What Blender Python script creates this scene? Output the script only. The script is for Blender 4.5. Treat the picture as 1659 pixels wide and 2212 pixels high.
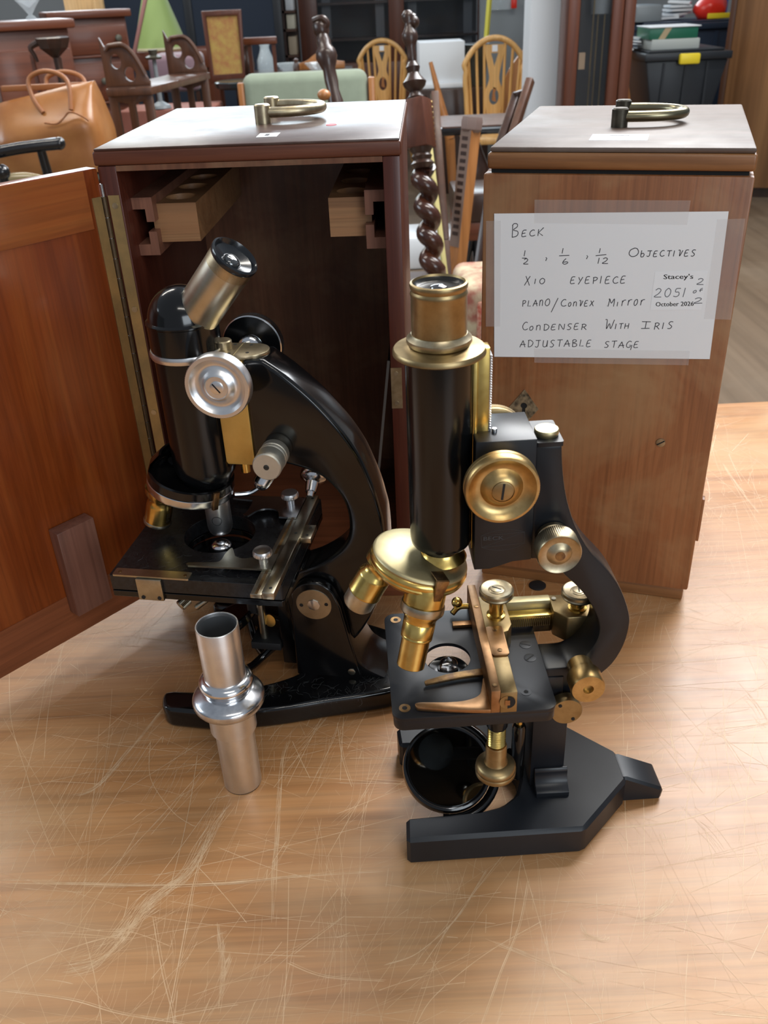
import bpy, bmesh, math, random
from mathutils import Vector, Matrix, noise as mnoise
R = math.radians
random.seed(11)
for o in list(bpy.data.objects):
    bpy.data.objects.remove(o, do_unlink=True)
scene = bpy.context.scene
COL = scene.collection

# ------------------------------------------------------------------ camera
# metres; the table top is z = 0, the floor z = -0.75, the camera stands at x = y = 0
FOCAL_PX = 1915.0
_d = Vector((150.5, 3244.0, FOCAL_PX)).normalized()          # world down, in camera axes (right, down, forward)
_up = -_d
_fw = (Vector((0, 0, 1)) - _up * _up.z).normalized()
_rt = _fw.cross(_up)
W2C = Matrix((_rt, _fw, _up))                                  # camera axes -> world axes
CAM_POS = Vector((0, 0, 0.46))
_r, _u, _b = W2C @ Vector((1, 0, 0)), W2C @ Vector((0, -1, 0)), W2C @ Vector((0, 0, -1))
cam_data = bpy.data.cameras.new('camera')
cam = bpy.data.objects.new('camera', cam_data)
COL.objects.link(cam)
cam.matrix_world = Matrix(((_r.x, _u.x, _b.x, CAM_POS.x), (_r.y, _u.y, _b.y, CAM_POS.y), (_r.z, _u.z, _b.z, CAM_POS.z), (0, 0, 0, 1)))
cam_data.sensor_fit = 'VERTICAL'
cam_data.sensor_height = 36.0
cam_data.sensor_width = 27.0
cam_data.lens = FOCAL_PX / 2212.0 * 36.0
cam_data.clip_start = 0.02
cam_data.clip_end = 60
cam_data.dof.use_dof = True
cam_data.dof.focus_distance = 0.58
cam_data.dof.aperture_fstop = 20.0
scene.camera = cam

# ------------------------------------------------------------------ world and lights of the hall
world = bpy.data.worlds.new('hall_world')
scene.world = world
world.use_nodes = True
_bg = world.node_tree.nodes['Background']
_bg.inputs['Color'].default_value = (0.80, 0.88, 1.0, 1)
_bg.inputs['Strength'].default_value = 0.30

def area(name, loc, target, sx, sy, power, color):
    l = bpy.data.lights.new(name, 'AREA')
    l.shape = 'RECTANGLE'; l.size = sx; l.size_y = sy; l.energy = power; l.color = color
    o = bpy.data.objects.new(name, l); COL.objects.link(o)
    o.location = loc
    o.rotation_euler = (Vector(target) - Vector(loc)).to_track_quat('-Z', 'Y').to_euler()
    return o
area('window_light_rear', (-0.6, 9.2, 1.9), (-0.3, 0.5, 0.2), 5.0, 1.3, 210, (0.80, 0.92, 1.0))
area('window_light_side', (-5.5, 1.5, 2.2), (0, 0.6, 0.1), 3.0, 1.2, 90, (0.78, 0.9, 1.0))
area('skylight', (1.5, 3.3, 2.6), (0.3, 0.7, 0.0), 2.4, 1.6, 150, (0.95, 0.97, 1.0))
area('doorway_light', (2.2, -4.0, 1.6), (0.1, 0.6, 0.1), 2.4, 2.0, 85, (0.84, 0.93, 1.0))
for _i, (_x, _y) in enumerate(((0.9, 1.5), (-1.6, 2.4), (1.4, 4.2), (-1.8, 5.4), (0.6, -1.2))):
    area('ceiling_tube_light', (_x, _y, 2.45), (_x, _y, 0), 1.5, 0.14, (34, 24, 40, 40, 16)[_i], (1.0, 0.95, 0.86))

vs = scene.view_settings
vs.view_transform = 'Standard'
vs.look = 'None'
vs.gamma = 1.0
vs.use_curve_mapping = False
vs.exposure = 0.18

# ------------------------------------------------------------------ helpers
def at(px, py, y):
    """point at distance y in front of the camera seen at that place of the 1659 x 2212 photograph"""
    v = W2C @ Vector((px - 829.5, py - 1106.0, FOCAL_PX))
    return CAM_POS + v * ((y - CAM_POS.y) / v.y)

def tag(o, label, cat, group=None):
    o['label'] = label; o['category'] = cat
    if group: o['group'] = group
    return o

def thing(name, label, cat, loc=(0, 0, 0), rz=0.0, group=None):
    o = bpy.data.objects.new(name, None); COL.objects.link(o)
    o.empty_display_size = 0.02
    o.location = loc; o.rotation_euler = (0, 0, rz)
    return tag(o, label, cat, group)

def finish(bm, bevel=0, bseg=2, sharp=38, bang=0.5):
    bmesh.ops.remove_doubles(bm, verts=bm.verts[:], dist=1e-6)
    bmesh.ops.recalc_face_normals(bm, faces=bm.faces[:])
    if bevel:
        ed = [e for e in bm.edges if len(e.link_faces) == 2 and e.calc_face_angle(0) > bang]
        if ed:
            bmesh.ops.bevel(bm, geom=ed, offset=bevel, segments=bseg, profile=0.5, affect='EDGES', clamp_overlap=True)

def obj(name, bm, mat, parent=None, bevel=0, bseg=2, sharp=38, bang=0.5, label=None, kind=None):
    finish(bm, bevel, bseg, sharp, bang)
    me = bpy.data.meshes.new(name); bm.to_mesh(me); bm.free()
    for p in me.polygons: p.use_smooth = True
    me.set_sharp_from_angle(angle=R(sharp))
    me.materials.append(mat)
    o = bpy.data.objects.new(name, me); COL.objects.link(o)
    if parent: o.parent = parent
    if label: o['label'] = label
    if kind: o['kind'] = kind
    return o

def share(name, src, parent, mtx):
    """another piece with the same mesh data"""
    o = bpy.data.objects.new(name, src.data); COL.objects.link(o)
    o.parent = parent; o.matrix_local = mtx
    return o

def copy_tree(o, parent=None):
    c = o.copy(); COL.objects.link(c); c.parent = parent
    for ch in list(o.children): copy_tree(ch, c)
    return c

BM = bmesh.new
I4 = Matrix.Identity(4)

def axm(origin, direction, roll=0.0):
    """matrix whose z axis runs along direction, placed at origin"""
    q = Vector(direction).normalized().to_track_quat('Z', 'Y')
    return Matrix.Translation(Vector(origin)) @ q.to_matrix().to_4x4() @ Matrix.Rotation(roll, 4, 'Z')

def box(bm, x0, x1, y0, y1, z0, z1, m=I4):
    v = [bm.verts.new(m @ Vector(p)) for p in ((x0, y0, z0), (x1, y0, z0), (x1, y1, z0), (x0, y1, z0), (x0, y0, z1), (x1, y0, z1), (x1, y1, z1), (x0, y1, z1))]
    for f in ((3, 2, 1, 0), (4, 5, 6, 7), (0, 1, 5, 4), (1, 2, 6, 5), (2, 3, 7, 6), (3, 0, 4, 7)):
        bm.faces.new([v[i] for i in f])
    return bm

def lathe(bm, prof, seg=48, m=I4, a0=0.0, a1=None, knurl=None):
    """profile (r, z) turned about z; knurl = (i0, i1, depth): ribs on those profile points"""
    full = a1 is None
    n = seg if full else seg + 1
    rings = []
    for i, (r, z) in enumerate(prof):
        if r <= 1e-7:
            rings.append([bm.verts.new(m @ Vector((0, 0, z)))])
            continue
        ring = []
        for k in range(n):
            a = 2 * math.pi * k / seg if full else a0 + (a1 - a0) * k / seg
            rr = r
            if knurl and knurl[0] <= i <= knurl[1] and k % 2: rr -= knurl[2]
            ring.append(bm.verts.new(m @ Vector((rr * math.cos(a), rr * math.sin(a), z))))
        rings.append(ring)
    for A, B in zip(rings, rings[1:]):
        if len(A) == 1 and len(B) == 1: continue
        cnt = n if full else n - 1
        for k in range(cnt):
            k2 = (k + 1) % n
            if len(A) == 1: bm.faces.new((A[0], B[k], B[k2]))
            elif len(B) == 1: bm.faces.new((A[k], B[0], A[k2]))
            else: bm.faces.new((A[k], B[k], B[k2], A[k2]))
    return bm

def cyl(bm, r, z0, z1, seg=32, m=I4):
    return lathe(bm, [(0, z0), (r, z0), (r, z1), (0, z1)], seg, m)

def prism(bm, pts, a0, a1, plane='xz', m=I4):
    """closed outline pulled out along the third axis"""
    def P(p, a):
        if plane == 'xz': return Vector((p[0], a, p[1]))
        if plane == 'yz': return Vector((a, p[0], p[1]))
        return Vector((p[0], p[1], a))
    A = [bm.verts.new(m @ P(p, a0)) for p in pts]
    B = [bm.verts.new(m @ P(p, a1)) for p in pts]
    bm.faces.new(A); bm.faces.new(B[::-1])
    n = len(pts)
    for i in range(n):
        j = (i + 1) % n
        bm.faces.new((A[i], B[i], B[j], A[j]))
    return bm

def holed(bm, outer, holes, a0, a1, plane='xy', m=I4):
    """plate with openings: outline and holes as point lists"""
    def P(p, a):
        if plane == 'xz': return Vector((p[0], a, p[1]))
        if plane == 'yz': return Vector((a, p[0], p[1]))
        return Vector((p[0], p[1], a))
    edges = []
    for loop in [outer] + holes:
        vs_ = [bm.verts.new(P(p, a1)) for p in loop]
        edges += [bm.edges.new((vs_[i], vs_[(i + 1) % len(vs_)])) for i in range(len(vs_))]
    r = bmesh.ops.triangle_fill(bm, use_beauty=True, use_dissolve=False, edges=edges)
    fs = [g for g in r['geom'] if isinstance(g, bmesh.types.BMFace)]
    e = bmesh.ops.extrude_face_region(bm, geom=fs)
    axis = {'xy': Vector((0, 0, 1)), 'xz': Vector((0, 1, 0)), 'yz': Vector((1, 0, 0))}[plane]
    nv = [g for g in e['geom'] if isinstance(g, bmesh.types.BMVert)]
    bmesh.ops.translate(bm, verts=nv, vec=axis * (a0 - a1))
    if m is not I4: bmesh.ops.transform(bm, matrix=m, verts=bm.verts[:])
    return bm

def circ(cx, cy, r, n=40, ry=None, a0=0.0, a1=2 * math.pi, endpoint=False):
    ry = r if ry is None else ry
    k = n if not endpoint else n - 1
    return [(cx + r * math.cos(a0 + (a1 - a0) * i / k), cy + ry * math.sin(a0 + (a1 - a0) * i / k)) for i in range(n)]

def rrect(x0, x1, y0, y1, r, n=6):
    p = []
    for cx, cy, a in ((x1 - r, y1 - r, 0), (x0 + r, y1 - r, 90), (x0 + r, y0 + r, 180), (x1 - r, y0 + r, 270)):
        p += [(cx + r * math.cos(R(a + 90 * i / n)), cy + r * math.sin(R(a + 90 * i / n))) for i in range(n + 1)]
    return p

def smooth2(pts, sub=4, closed=False):
    """Catmull-Rom through the points (any dimension)"""
    P = [Vector(p) for p in pts]; n = len(P); out = []
    rng = range(n) if closed else range(n - 1)
    for i in rng:
        p0 = P[(i - 1) % n] if closed or i > 0 else P[0]
        p1 = P[i]; p2 = P[(i + 1) % n]
        p3 = P[(i + 2) % n] if closed or i + 2 < n else P[-1]
        for k in range(sub):
            t = k / sub
            out.append(0.5 * ((2 * p1) + (p2 - p0) * t + (2 * p0 - 5 * p1 + 4 * p2 - p3) * t * t + (3 * p1 - p0 - 3 * p2 + p3) * t ** 3))
    if not closed: out.append(P[-1])
    return [tuple(p) for p in out]

def tube(bm, pts, r, seg=10, closed=False, m=I4, flat=1.0):
    P = [Vector(p) for p in pts]; n = len(P)
    rs = r if isinstance(r, (list, tuple)) else [r] * n
    T = []
    for i in range(n):
        a = P[(i - 1) % n] if (closed or i) else P[i]
        b = P[(i + 1) % n] if (closed or i < n - 1) else P[i]
        T.append((b - a).normalized())
    ref = Vector((0, 0, 1)) if abs(T[0].z) < 0.9 else Vector((1, 0, 0))
    u = (ref - T[0] * ref.dot(T[0])).normalized()
    rings = []
    for i in range(n):
        u = (u - T[i] * u.dot(T[i])).normalized(); v = T[i].cross(u)
        rings.append([bm.verts.new(m @ (P[i] + (u * math.cos(2 * math.pi * k / seg) * flat + v * math.sin(2 * math.pi * k / seg)) * rs[i])) for k in range(seg)])
    for i in range(n if closed else n - 1):
        A, B = rings[i], rings[(i + 1) % n]
        for k in range(seg): bm.faces.new((A[k], A[(k + 1) % seg], B[(k + 1) % seg], B[k]))
    if not closed:
        bm.faces.new(rings[0][::-1]); bm.faces.new(rings[-1])
    return bm

def ball(bm, c, r, seg=20, sz=1.0):
    pr = [(r * math.sin(math.pi * i / 12), -r * sz * math.cos(math.pi * i / 12)) for i in range(13)]
    pr[0] = (0, -r * sz); pr[-1] = (0, r * sz)
    return lathe(bm, pr, seg, Matrix.Translation(Vector(c)))

def ribbon(bm, pts, w, normal, lift=0.0, taper=False):
    """flat stroke of width w along the points"""
    P = [Vector(p) for p in pts]; N = Vector(normal); L = []
    for i in range(len(P)):
        t = (P[min(i + 1, len(P) - 1)] - P[max(i - 1, 0)])
        if t.length < 1e-9: t = Vector((1, 0, 0))
        s = N.cross(t.normalized()).normalized()
        ww = w * (0.35 if taper and i in (0, len(P) - 1) else 1.0)
        L.append((bm.verts.new(P[i] + s * ww / 2 + N * lift), bm.verts.new(P[i] - s * ww / 2 + N * lift)))
    for a, b in zip(L, L[1:]): bm.faces.new((a[0], a[1], b[1], b[0]))
    return bm

def text_bm(txt, height, m, align='LEFT', width=None):
    """print lettering as flat mesh, lower left at the origin of m, in its xy plane"""
    cu = bpy.data.curves.new('lettering', 'FONT'); cu.body = txt; cu.size = 1.0; cu.resolution_u = 2
    o = bpy.data.objects.new('lettering', cu); COL.objects.link(o)
    me = bpy.data.meshes.new_from_object(o)
    bpy.data.objects.remove(o, do_unlink=True)
    bm = BM(); bm.from_mesh(me); bpy.data.meshes.remove(me)
    if not bm.verts: return bm
    xs = [v.co.x for v in bm.verts]; x0, x1 = min(xs), max(xs)
    sy = height / 0.72
    sx = (width / (x1 - x0)) if width else sy
    for v in bm.verts: v.co = m @ Vector(((v.co.x - x0) * sx, v.co.y * sy, 0))
    return bm

# ------------------------------------------------------------------ materials
def newmat(name):
    m = bpy.data.materials.new(name); m.use_nodes = True
    nt = m.node_tree
    return m, nt, nt.nodes, nt.links, nt.nodes['Principled BSDF']

def coords(nt, scale=(1, 1, 1), rot=(0, 0, 0)):
    tc = nt.nodes.new('ShaderNodeTexCoord'); mp = nt.nodes.new('ShaderNodeMapping')
    mp.inputs['Scale'].default_value = scale; mp.inputs['Rotation'].default_value = rot
    nt.links.new(tc.outputs['Object'], mp.inputs['Vector'])
    return mp.outputs['Vector']

def nz(nt, vec, scale, detail=4, rough=0.55, dist=0.0):
    n = nt.nodes.new('ShaderNodeTexNoise')
    n.inputs['Scale'].default_value = scale; n.inputs['Detail'].default_value = detail
    n.inputs['Roughness'].default_value = rough; n.inputs['Distortion'].default_value = dist
    nt.links.new(vec, n.inputs['Vector'])
    return n.outputs['Fac']

def ramp(nt, fac, stops):
    r = nt.nodes.new('ShaderNodeValToRGB')
    el = r.color_ramp.elements
    el[0].position, el[0].color = stops[0][0], (*stops[0][1], 1)
    el[1].position, el[1].color = stops[-1][0], (*stops[-1][1], 1)
    for p, c in stops[1:-1]:
        e = el.new(p); e.color = (*c, 1)
    nt.links.new(fac, r.inputs['Fac'])
    return r.outputs['Color']

def mixc(nt, fac, a, b, mode='MIX'):
    x = nt.nodes.new('ShaderNodeMix'); x.data_type = 'RGBA'; x.blend_type = mode
    for s, v in ((0, fac), (6, a), (7, b)):
        if isinstance(v, (int, float)): x.inputs[s].default_value = v
        elif isinstance(v, tuple): x.inputs[s].default_value = (*v, 1)
        else: nt.links.new(v, x.inputs[s])
    return x.outputs[2]

def bumpit(nt, bsdf, height, strength=0.2, dist=0.001):
    b = nt.nodes.new('ShaderNodeBump'); b.inputs['Strength'].default_value = strength; b.inputs['Distance'].default_value = dist
    nt.links.new(height, b.inputs['Height']); nt.links.new(b.outputs['Normal'], bsdf.inputs['Normal'])

def plain(name, col, rough=0.5, metal=0.0, coat=0.0, var=0.0, vscale=60, col2=None, rvar=0.0, bump=0.0, bscale=300, spec=0.5, sheen=0.0):
    m, nt, N, L, b = newmat(name)
    b.inputs['Base Color'].default_value = (*col, 1)
    b.inputs['Roughness'].default_value = rough; b.inputs['Metallic'].default_value = metal
    b.inputs['Coat Weight'].default_value = coat; b.inputs['Coat Roughness'].default_value = 0.08
    b.inputs['Specular IOR Level'].default_value = spec
    b.inputs['Sheen Weight'].default_value = sheen
    vec = coords(nt)
    if col2 or var:
        c2 = col2 or tuple(c * (1 - var) for c in col)
        f = ramp(nt, nz(nt, vec, vscale, 5, 0.6), [(0.38, (0, 0, 0)), (0.66, (1, 1, 1))])
        L.new(mixc(nt, f, col, c2), b.inputs['Base Color'])
    if rvar:
        mr = N.new('ShaderNodeMapRange'); mr.inputs['To Min'].default_value = max(0.02, rough - rvar); mr.inputs['To Max'].default_value = min(1, rough + rvar)
        L.new(nz(nt, vec, vscale * 0.7, 4), mr.inputs['Value']); L.new(mr.outputs['Result'], b.inputs['Roughness'])
    if bump: bumpit(nt, b, nz(nt, vec, bscale, 3), bump)
    return m

def wood(name, dark, mid, light, axis='Z', s=1.0, rough=0.4, coat=0.0, bump=0.12, stain=None, stain_amt=0.5, dist=1.2, spec=0.5, stain_scale=9, rvar=0.06):
    m, nt, N, L, b = newmat(name)
    ac, al = 42 * s, 2.6 * s
    sc = {'X': (al, ac, ac), 'Y': (ac, al, ac), 'Z': (ac, ac, al)}[axis]
    grain = nz(nt, coords(nt, sc), 1.0, 7, 0.62, dist)
    col = ramp(nt, grain, [(0.30, dark), (0.52, mid), (0.74, light)])
    sc2 = tuple(v * 7 if v == ac else v * 2.5 for v in sc)
    fine = nz(nt, coords(nt, sc2), 1.0, 3, 0.6)
    f2 = ramp(nt, fine, [(0.36, (0.72, 0.72, 0.72)), (0.56, (1, 1, 1))])
    col = mixc(nt, 0.7, col, f2, 'MULTIPLY')
    if stain:
        sf = ramp(nt, nz(nt, coords(nt), stain_scale, 5, 0.6, 0.4), [(0.46, (0, 0, 0)), (0.66, (stain_amt,) * 3)])
        col = mixc(nt, sf, col, stain)
    L.new(col, b.inputs['Base Color'])
    b.inputs['Coat Weight'].default_value = coat; b.inputs['Coat Roughness'].default_value = 0.12
    b.inputs['Specular IOR Level'].default_value = spec
    mr = N.new('ShaderNodeMapRange'); mr.inputs['To Min'].default_value = max(0.03, rough - rvar); mr.inputs['To Max'].default_value = rough + rvar
    L.new(nz(nt, coords(nt), 25, 4), mr.inputs['Value']); L.new(mr.outputs['Result'], b.inputs['Roughness'])
    if bump: bumpit(nt, b, fine, bump, 0.0006)
    return m

def glass(name, tint=(1, 1, 1), rough=0.0, ior=1.45):
    m, nt, N, L, b = newmat(name)
    b.inputs['Base Color'].default_value = (*tint, 1); b.inputs['Roughness'].default_value = rough
    b.inputs['Transmission Weight'].default_value = 1.0; b.inputs['IOR'].default_value = ior
    return m

def clear_film(name, tint, amount, rough=0.25):
    """clear tape, film or thin pane: part see-through, part glossy"""
    m, nt, N, L, b = newmat(name)
    b.inputs['Base Color'].default_value = (*tint, 1); b.inputs['Roughness'].default_value = rough
    t = N.new('ShaderNodeBsdfTransparent'); mx = N.new('ShaderNodeMixShader'); mx.inputs[0].default_value = amount
    L.new(t.outputs[0], mx.inputs[1]); L.new(b.outputs[0], mx.inputs[2]); L.new(mx.outputs[0], N['Material Output'].inputs['Surface'])
    return m

M = {}
M['enamel'] = plain('black_gloss_enamel', (0.003, 0.003, 0.0033), 0.15, coat=0.25, spec=0.4, rvar=0.05, vscale=40)
M['enamel_dusty'] = plain('dusty_black_enamel', (0.006, 0.006, 0.007), 0.3, var=0, col2=(0.014, 0.0145, 0.016), vscale=420, rvar=0.1)
M['satin'] = plain('black_satin_enamel', (0.006, 0.0072, 0.010), 0.36, col2=(0.009, 0.011, 0.015), vscale=25, rvar=0.07, spec=0.4)
M['blacktube'] = plain('black_tube_lacquer', (0.003, 0.0034, 0.004), 0.2, coat=0.1, rvar=0.05, spec=0.4)
M['blackmatt'] = plain('matt_black', (0.008, 0.008, 0.009), 0.6)
M['brass'] = plain('lacquered_brass', (0.74, 0.53, 0.17), 0.24, 1.0, col2=(0.58, 0.38, 0.10), vscale=90, rvar=0.06)
M['brass_pale'] = plain('pale_brass', (0.56, 0.49, 0.29), 0.46, 1.0, col2=(0.46, 0.39, 0.22), vscale=70, rvar=0.08)
M['brass_aged'] = plain('aged_brass', (0.38, 0.28, 0.14), 0.4, 1.0, col2=(0.27, 0.19, 0.09), vscale=85, rvar=0.1)
M['brass_grey'] = plain('worn_grey_brass', (0.52, 0.44, 0.30), 0.36, 1.0, col2=(0.36, 0.29, 0.18), vscale=110, rvar=0.1)
M['copper'] = plain('copper_toned_brass', (0.43, 0.25, 0.125), 0.4, 1.0, col2=(0.30, 0.165, 0.08), vscale=90, rvar=0.08)
M['brass_orange'] = plain('orange_brass', (0.56, 0.39, 0.17), 0.36, 1.0, col2=(0.40, 0.27, 0.11), vscale=120, rvar=0.1)
M['brass_dark'] = plain('tarnished_dark_brass', (0.16, 0.10, 0.06), 0.42, 1.0, col2=(0.36, 0.22, 0.09), vscale=160, rvar=0.1)
M['gold'] = plain('yellow_brass_paint', (0.70, 0.47, 0.14), 0.42, 0.75, col2=(0.62, 0.40, 0.11), vscale=50)
M['nickel'] = plain('nickel_plate', (0.50, 0.47, 0.38), 0.3, 1.0, col2=(0.40, 0.36, 0.27), vscale=90, rvar=0.08)
M['steel'] = plain('bright_steel', (0.66, 0.67, 0.69), 0.2, 1.0, rvar=0.06)
M['chrome'] = plain('polished_chrome', (0.72, 0.73, 0.75), 0.17, 1.0, rvar=0.04)
M['alu'] = plain('turned_aluminium', (0.80, 0.80, 0.80), 0.33, 1.0, col2=(0.72, 0.72, 0.73), vscale=60, rvar=0.07)
M['alu_frost'] = plain('frosted_aluminium', (0.64, 0.61, 0.53), 0.48, 0.85, col2=(0.56, 0.53, 0.45), vscale=50)
M['silver_dull'] = plain('dull_silvered_brass', (0.58, 0.55, 0.46), 0.33, 1.0, col2=(0.46, 0.41, 0.29), vscale=45, rvar=0.08)
M['dark'] = plain('dark_recess', (0.004, 0.004, 0.004), 0.7)
M['lens'] = glass('lens_glass')
M['lens_dark'] = plain('dark_coated_lens', (0.03, 0.032, 0.034), 0.04, spec=0.9, coat=1.0)
M['mirror'] = plain('old_mirror', (0.42, 0.44, 0.44), 0.05, 1.0, rvar=0.02)
# ================================================================== TABLE
M['table'] = wood('scratched_beech_veneer', (0.36, 0.152, 0.048), (0.47, 0.222, 0.080), (0.53, 0.275, 0.115), 'X', 1.0, 0.40, 0.0, 0.10,
                  stain=(0.56, 0.36, 0.19), stain_amt=0.5, dist=0.9, stain_scale=5, rvar=0.1, spec=0.75)
M['table_edge'] = wood('beech_edge', (0.30, 0.15, 0.06), (0.40, 0.21, 0.09), (0.45, 0.26, 0.12), 'X', 1.0, 0.45)
M['leg_wood'] = wood('brown_table_leg', (0.16, 0.08, 0.035), (0.22, 0.11, 0.05), (0.26, 0.14, 0.07), 'Z', 1.0, 0.45)

M['scratch'] = plain('pale_scratch', (0.66, 0.45, 0.265), 0.5, col2=(0.56, 0.34, 0.175), vscale=150, spec=0.7)

table = thing('wooden_table', 'scratched light brown wooden table top carrying both microscopes', 'table', (0.05, 0.4, -0.75))
TL = Matrix.Translation((-0.05, -0.4, 0.75))
b = BM(); box(b, -0.80, 0.95, -0.25, 1.008, -0.028, 0.0, TL); obj('table_top', b, M['table'], table, 0.002)
b = BM(); box(b, -0.74, 0.89, -0.19, -0.165, -0.12, -0.028, TL); obj('apron', b, M['table_edge'], table, 0.002)
b = BM(); box(b, -0.74, 0.89, 0.935, 0.96, -0.12, -0.028, TL); obj('apron', b, M['table_edge'], table, 0.002)
for lx, ly in ((-0.74, -0.19), (0.84, -0.19), (-0.74, 0.91), (0.84, 0.91)):
    b = BM(); box(b, lx, lx + 0.05, ly, ly + 0.05, -0.75, -0.0281, TL); obj('leg', b, M['leg_wood'], table, 0.003)

SCR = [
 (0.006,[(-0.1088, 0.414), (-0.117, 0.3954), (-0.123, 0.3759), (-0.1313, 0.3561), (-0.1423, 0.347), (-0.1523, 0.335), (-0.1612, 0.3148), (-0.1714, 0.3027), (-0.1872, 0.2994)]),
 (0.003,[(-0.1427, 0.3345), (-0.1531, 0.326), (-0.1693, 0.3152)]),
 (0.0022,[(-0.2444, 0.3563), (-0.1983, 0.3531), (-0.147, 0.3498), (-0.1023, 0.3496), (-0.0633, 0.3524), (-0.0099, 0.3534)]),
 (0.0015,[(-0.2452, 0.3586), (-0.2103, 0.3557)]),
 (0.0013,[(-0.3068, 0.5559), (-0.285, 0.4969), (-0.2548, 0.4409), (-0.2325, 0.4001), (-0.2163, 0.3742)]),
 (0.0012,[(-0.2746, 0.548), (-0.2612, 0.4765), (-0.2536, 0.4089), (-0.2513, 0.3761)]),
 (0.0012,[(-0.2782, 0.453), (-0.2281, 0.4486), (-0.1716, 0.4422), (-0.1242, 0.4478), (-0.0821, 0.4474), (-0.05, 0.4541)]),
 (0.0012,[(-0.1759, 0.4711), (-0.1687, 0.4357), (-0.1491, 0.4067), (-0.1349, 0.3946), (-0.13, 0.3924)]),
 (0.0013,[(-0.238, 0.3379), (-0.211, 0.3305), (-0.1761, 0.3213), (-0.1542, 0.3187), (-0.1312, 0.309)]),
 (0.0018,[(-0.1256, 0.2654), (-0.1252, 0.3045), (-0.1251, 0.3525), (-0.1217, 0.3865)]),
 (0.0016,[(-0.2223, 0.2931), (-0.2099, 0.3019), (-0.1819, 0.313), (-0.1544, 0.3196)]),
 (0.0016,[(-0.1456, 0.3286), (-0.1335, 0.2941), (-0.1246, 0.2731), (-0.1219, 0.2652)]),
 (0.0012,[(-0.1142, 0.3754), (-0.0748, 0.3563), (-0.0407, 0.3463)]),
 (0.0022,[(-0.0745, 0.319), (-0.0763, 0.3564), (-0.077, 0.384), (-0.0785, 0.4429), (-0.0752, 0.4647)]),
 (0.0018,[(-0.2204, 0.2878), (-0.1807, 0.2808), (-0.1513, 0.2719), (-0.1158, 0.2649)]),
 (0.0016,[(-0.0114, 0.2921), (0.0067, 0.298), (0.0289, 0.3167), (0.0414, 0.3341), (0.0515, 0.3495)]),
 (0.0014,[(0.1349, 0.3702), (0.1375, 0.358), (0.1363, 0.3322), (0.1365, 0.323)]),
 (0.0035,[(0.1334, 0.3113), (0.145, 0.3151), (0.1537, 0.3221), (0.1586, 0.3295)]),
 (0.0025,[(0.1006, 0.3116), (0.1017, 0.3044), (0.11, 0.3012), (0.1132, 0.3038)]),
 (0.0018,[(0.1247, 0.3761), (0.1659, 0.3774), (0.1976, 0.3847), (0.2414, 0.3991)]),
 (0.0012,[(-0.0102, 0.3431), (0.0251, 0.335), (0.0626, 0.3299), (0.1048, 0.3246), (0.1357, 0.32)]),
 (0.0016,[(0.0754, 0.3417), (0.0653, 0.3119), (0.0511, 0.2851), (0.0378, 0.2578)]),
 (0.0014,[(0.0046, 0.2594), (0.0152, 0.274), (0.0449, 0.2961), (0.0788, 0.3141)]),
 (0.0014,[(0.0798, 0.3055), (0.0809, 0.2837), (0.0961, 0.2628), (0.0991, 0.255)]),
 (0.0014,[(0.1263, 0.2763), (0.1246, 0.2615), (0.1295, 0.2536)]),
 (0.0018,[(0.1569, 0.2576), (0.1838, 0.2539)]),
 (0.0022,[(0.0459, 0.3044), (0.0652, 0.2951), (0.0814, 0.2863), (0.0941, 0.2753)]),
 (0.0012,[(0.1625, 0.5395), (0.1821, 0.4665), (0.1972, 0.4301)]),
 (0.0018,[(0.2715, 0.6391), (0.3402, 0.648)]),
 (0.0016,[(0.2666, 0.624), (0.3333, 0.6305)]),
 (0.0014,[(0.2336, 0.5945), (0.2663, 0.5762), (0.2926, 0.565)]),
 (0.0016,[(0.3711, 0.8517), (0.3683, 0.7897), (0.3692, 0.7428)]),
 (0.0014,[(0.3235, 0.756), (0.3597, 0.7665), (0.3918, 0.7778)]),
 (0.0016,[(0.1901, 0.4951), (0.1952, 0.4657), (0.191, 0.4305)]),
 (0.0013,[(0.1917, 0.5264), (0.2074, 0.484), (0.2184, 0.446)]),
 (0.0014,[(-0.0902, 0.4656), (-0.0782, 0.4835), (-0.0512, 0.4889)]),
 (0.0016,[(-0.0407, 0.4763), (-0.0368, 0.4446), (-0.0301, 0.4192)]),
 (0.0012,[(-0.0609, 0.4131), (-0.0437, 0.4627), (-0.0408, 0.481)]),
 (0.003,[(-0.2311, 0.5978), (-0.1778, 0.5846), (-0.1574, 0.5771)]),
 (0.0022,[(-0.2175, 0.4224), (-0.2016, 0.4336), (-0.1781, 0.49), (-0.1617, 0.5348)]),
 (0.0014,[(-0.3047, 0.5285), (-0.2712, 0.5369), (-0.1997, 0.5428)]),
 (0.0016,[(-0.0649, 0.2961), (-0.0442, 0.2871), (-0.0116, 0.283)]),
 (0.0022,[(-0.0995, 0.2872), (-0.0965, 0.3031)]),
 (0.0022,[(-0.0996, 0.2695), (-0.1009, 0.2979), (-0.1066, 0.3207)]),
]
b = BM(); bs = BM()
rs = random.Random(5)
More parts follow.
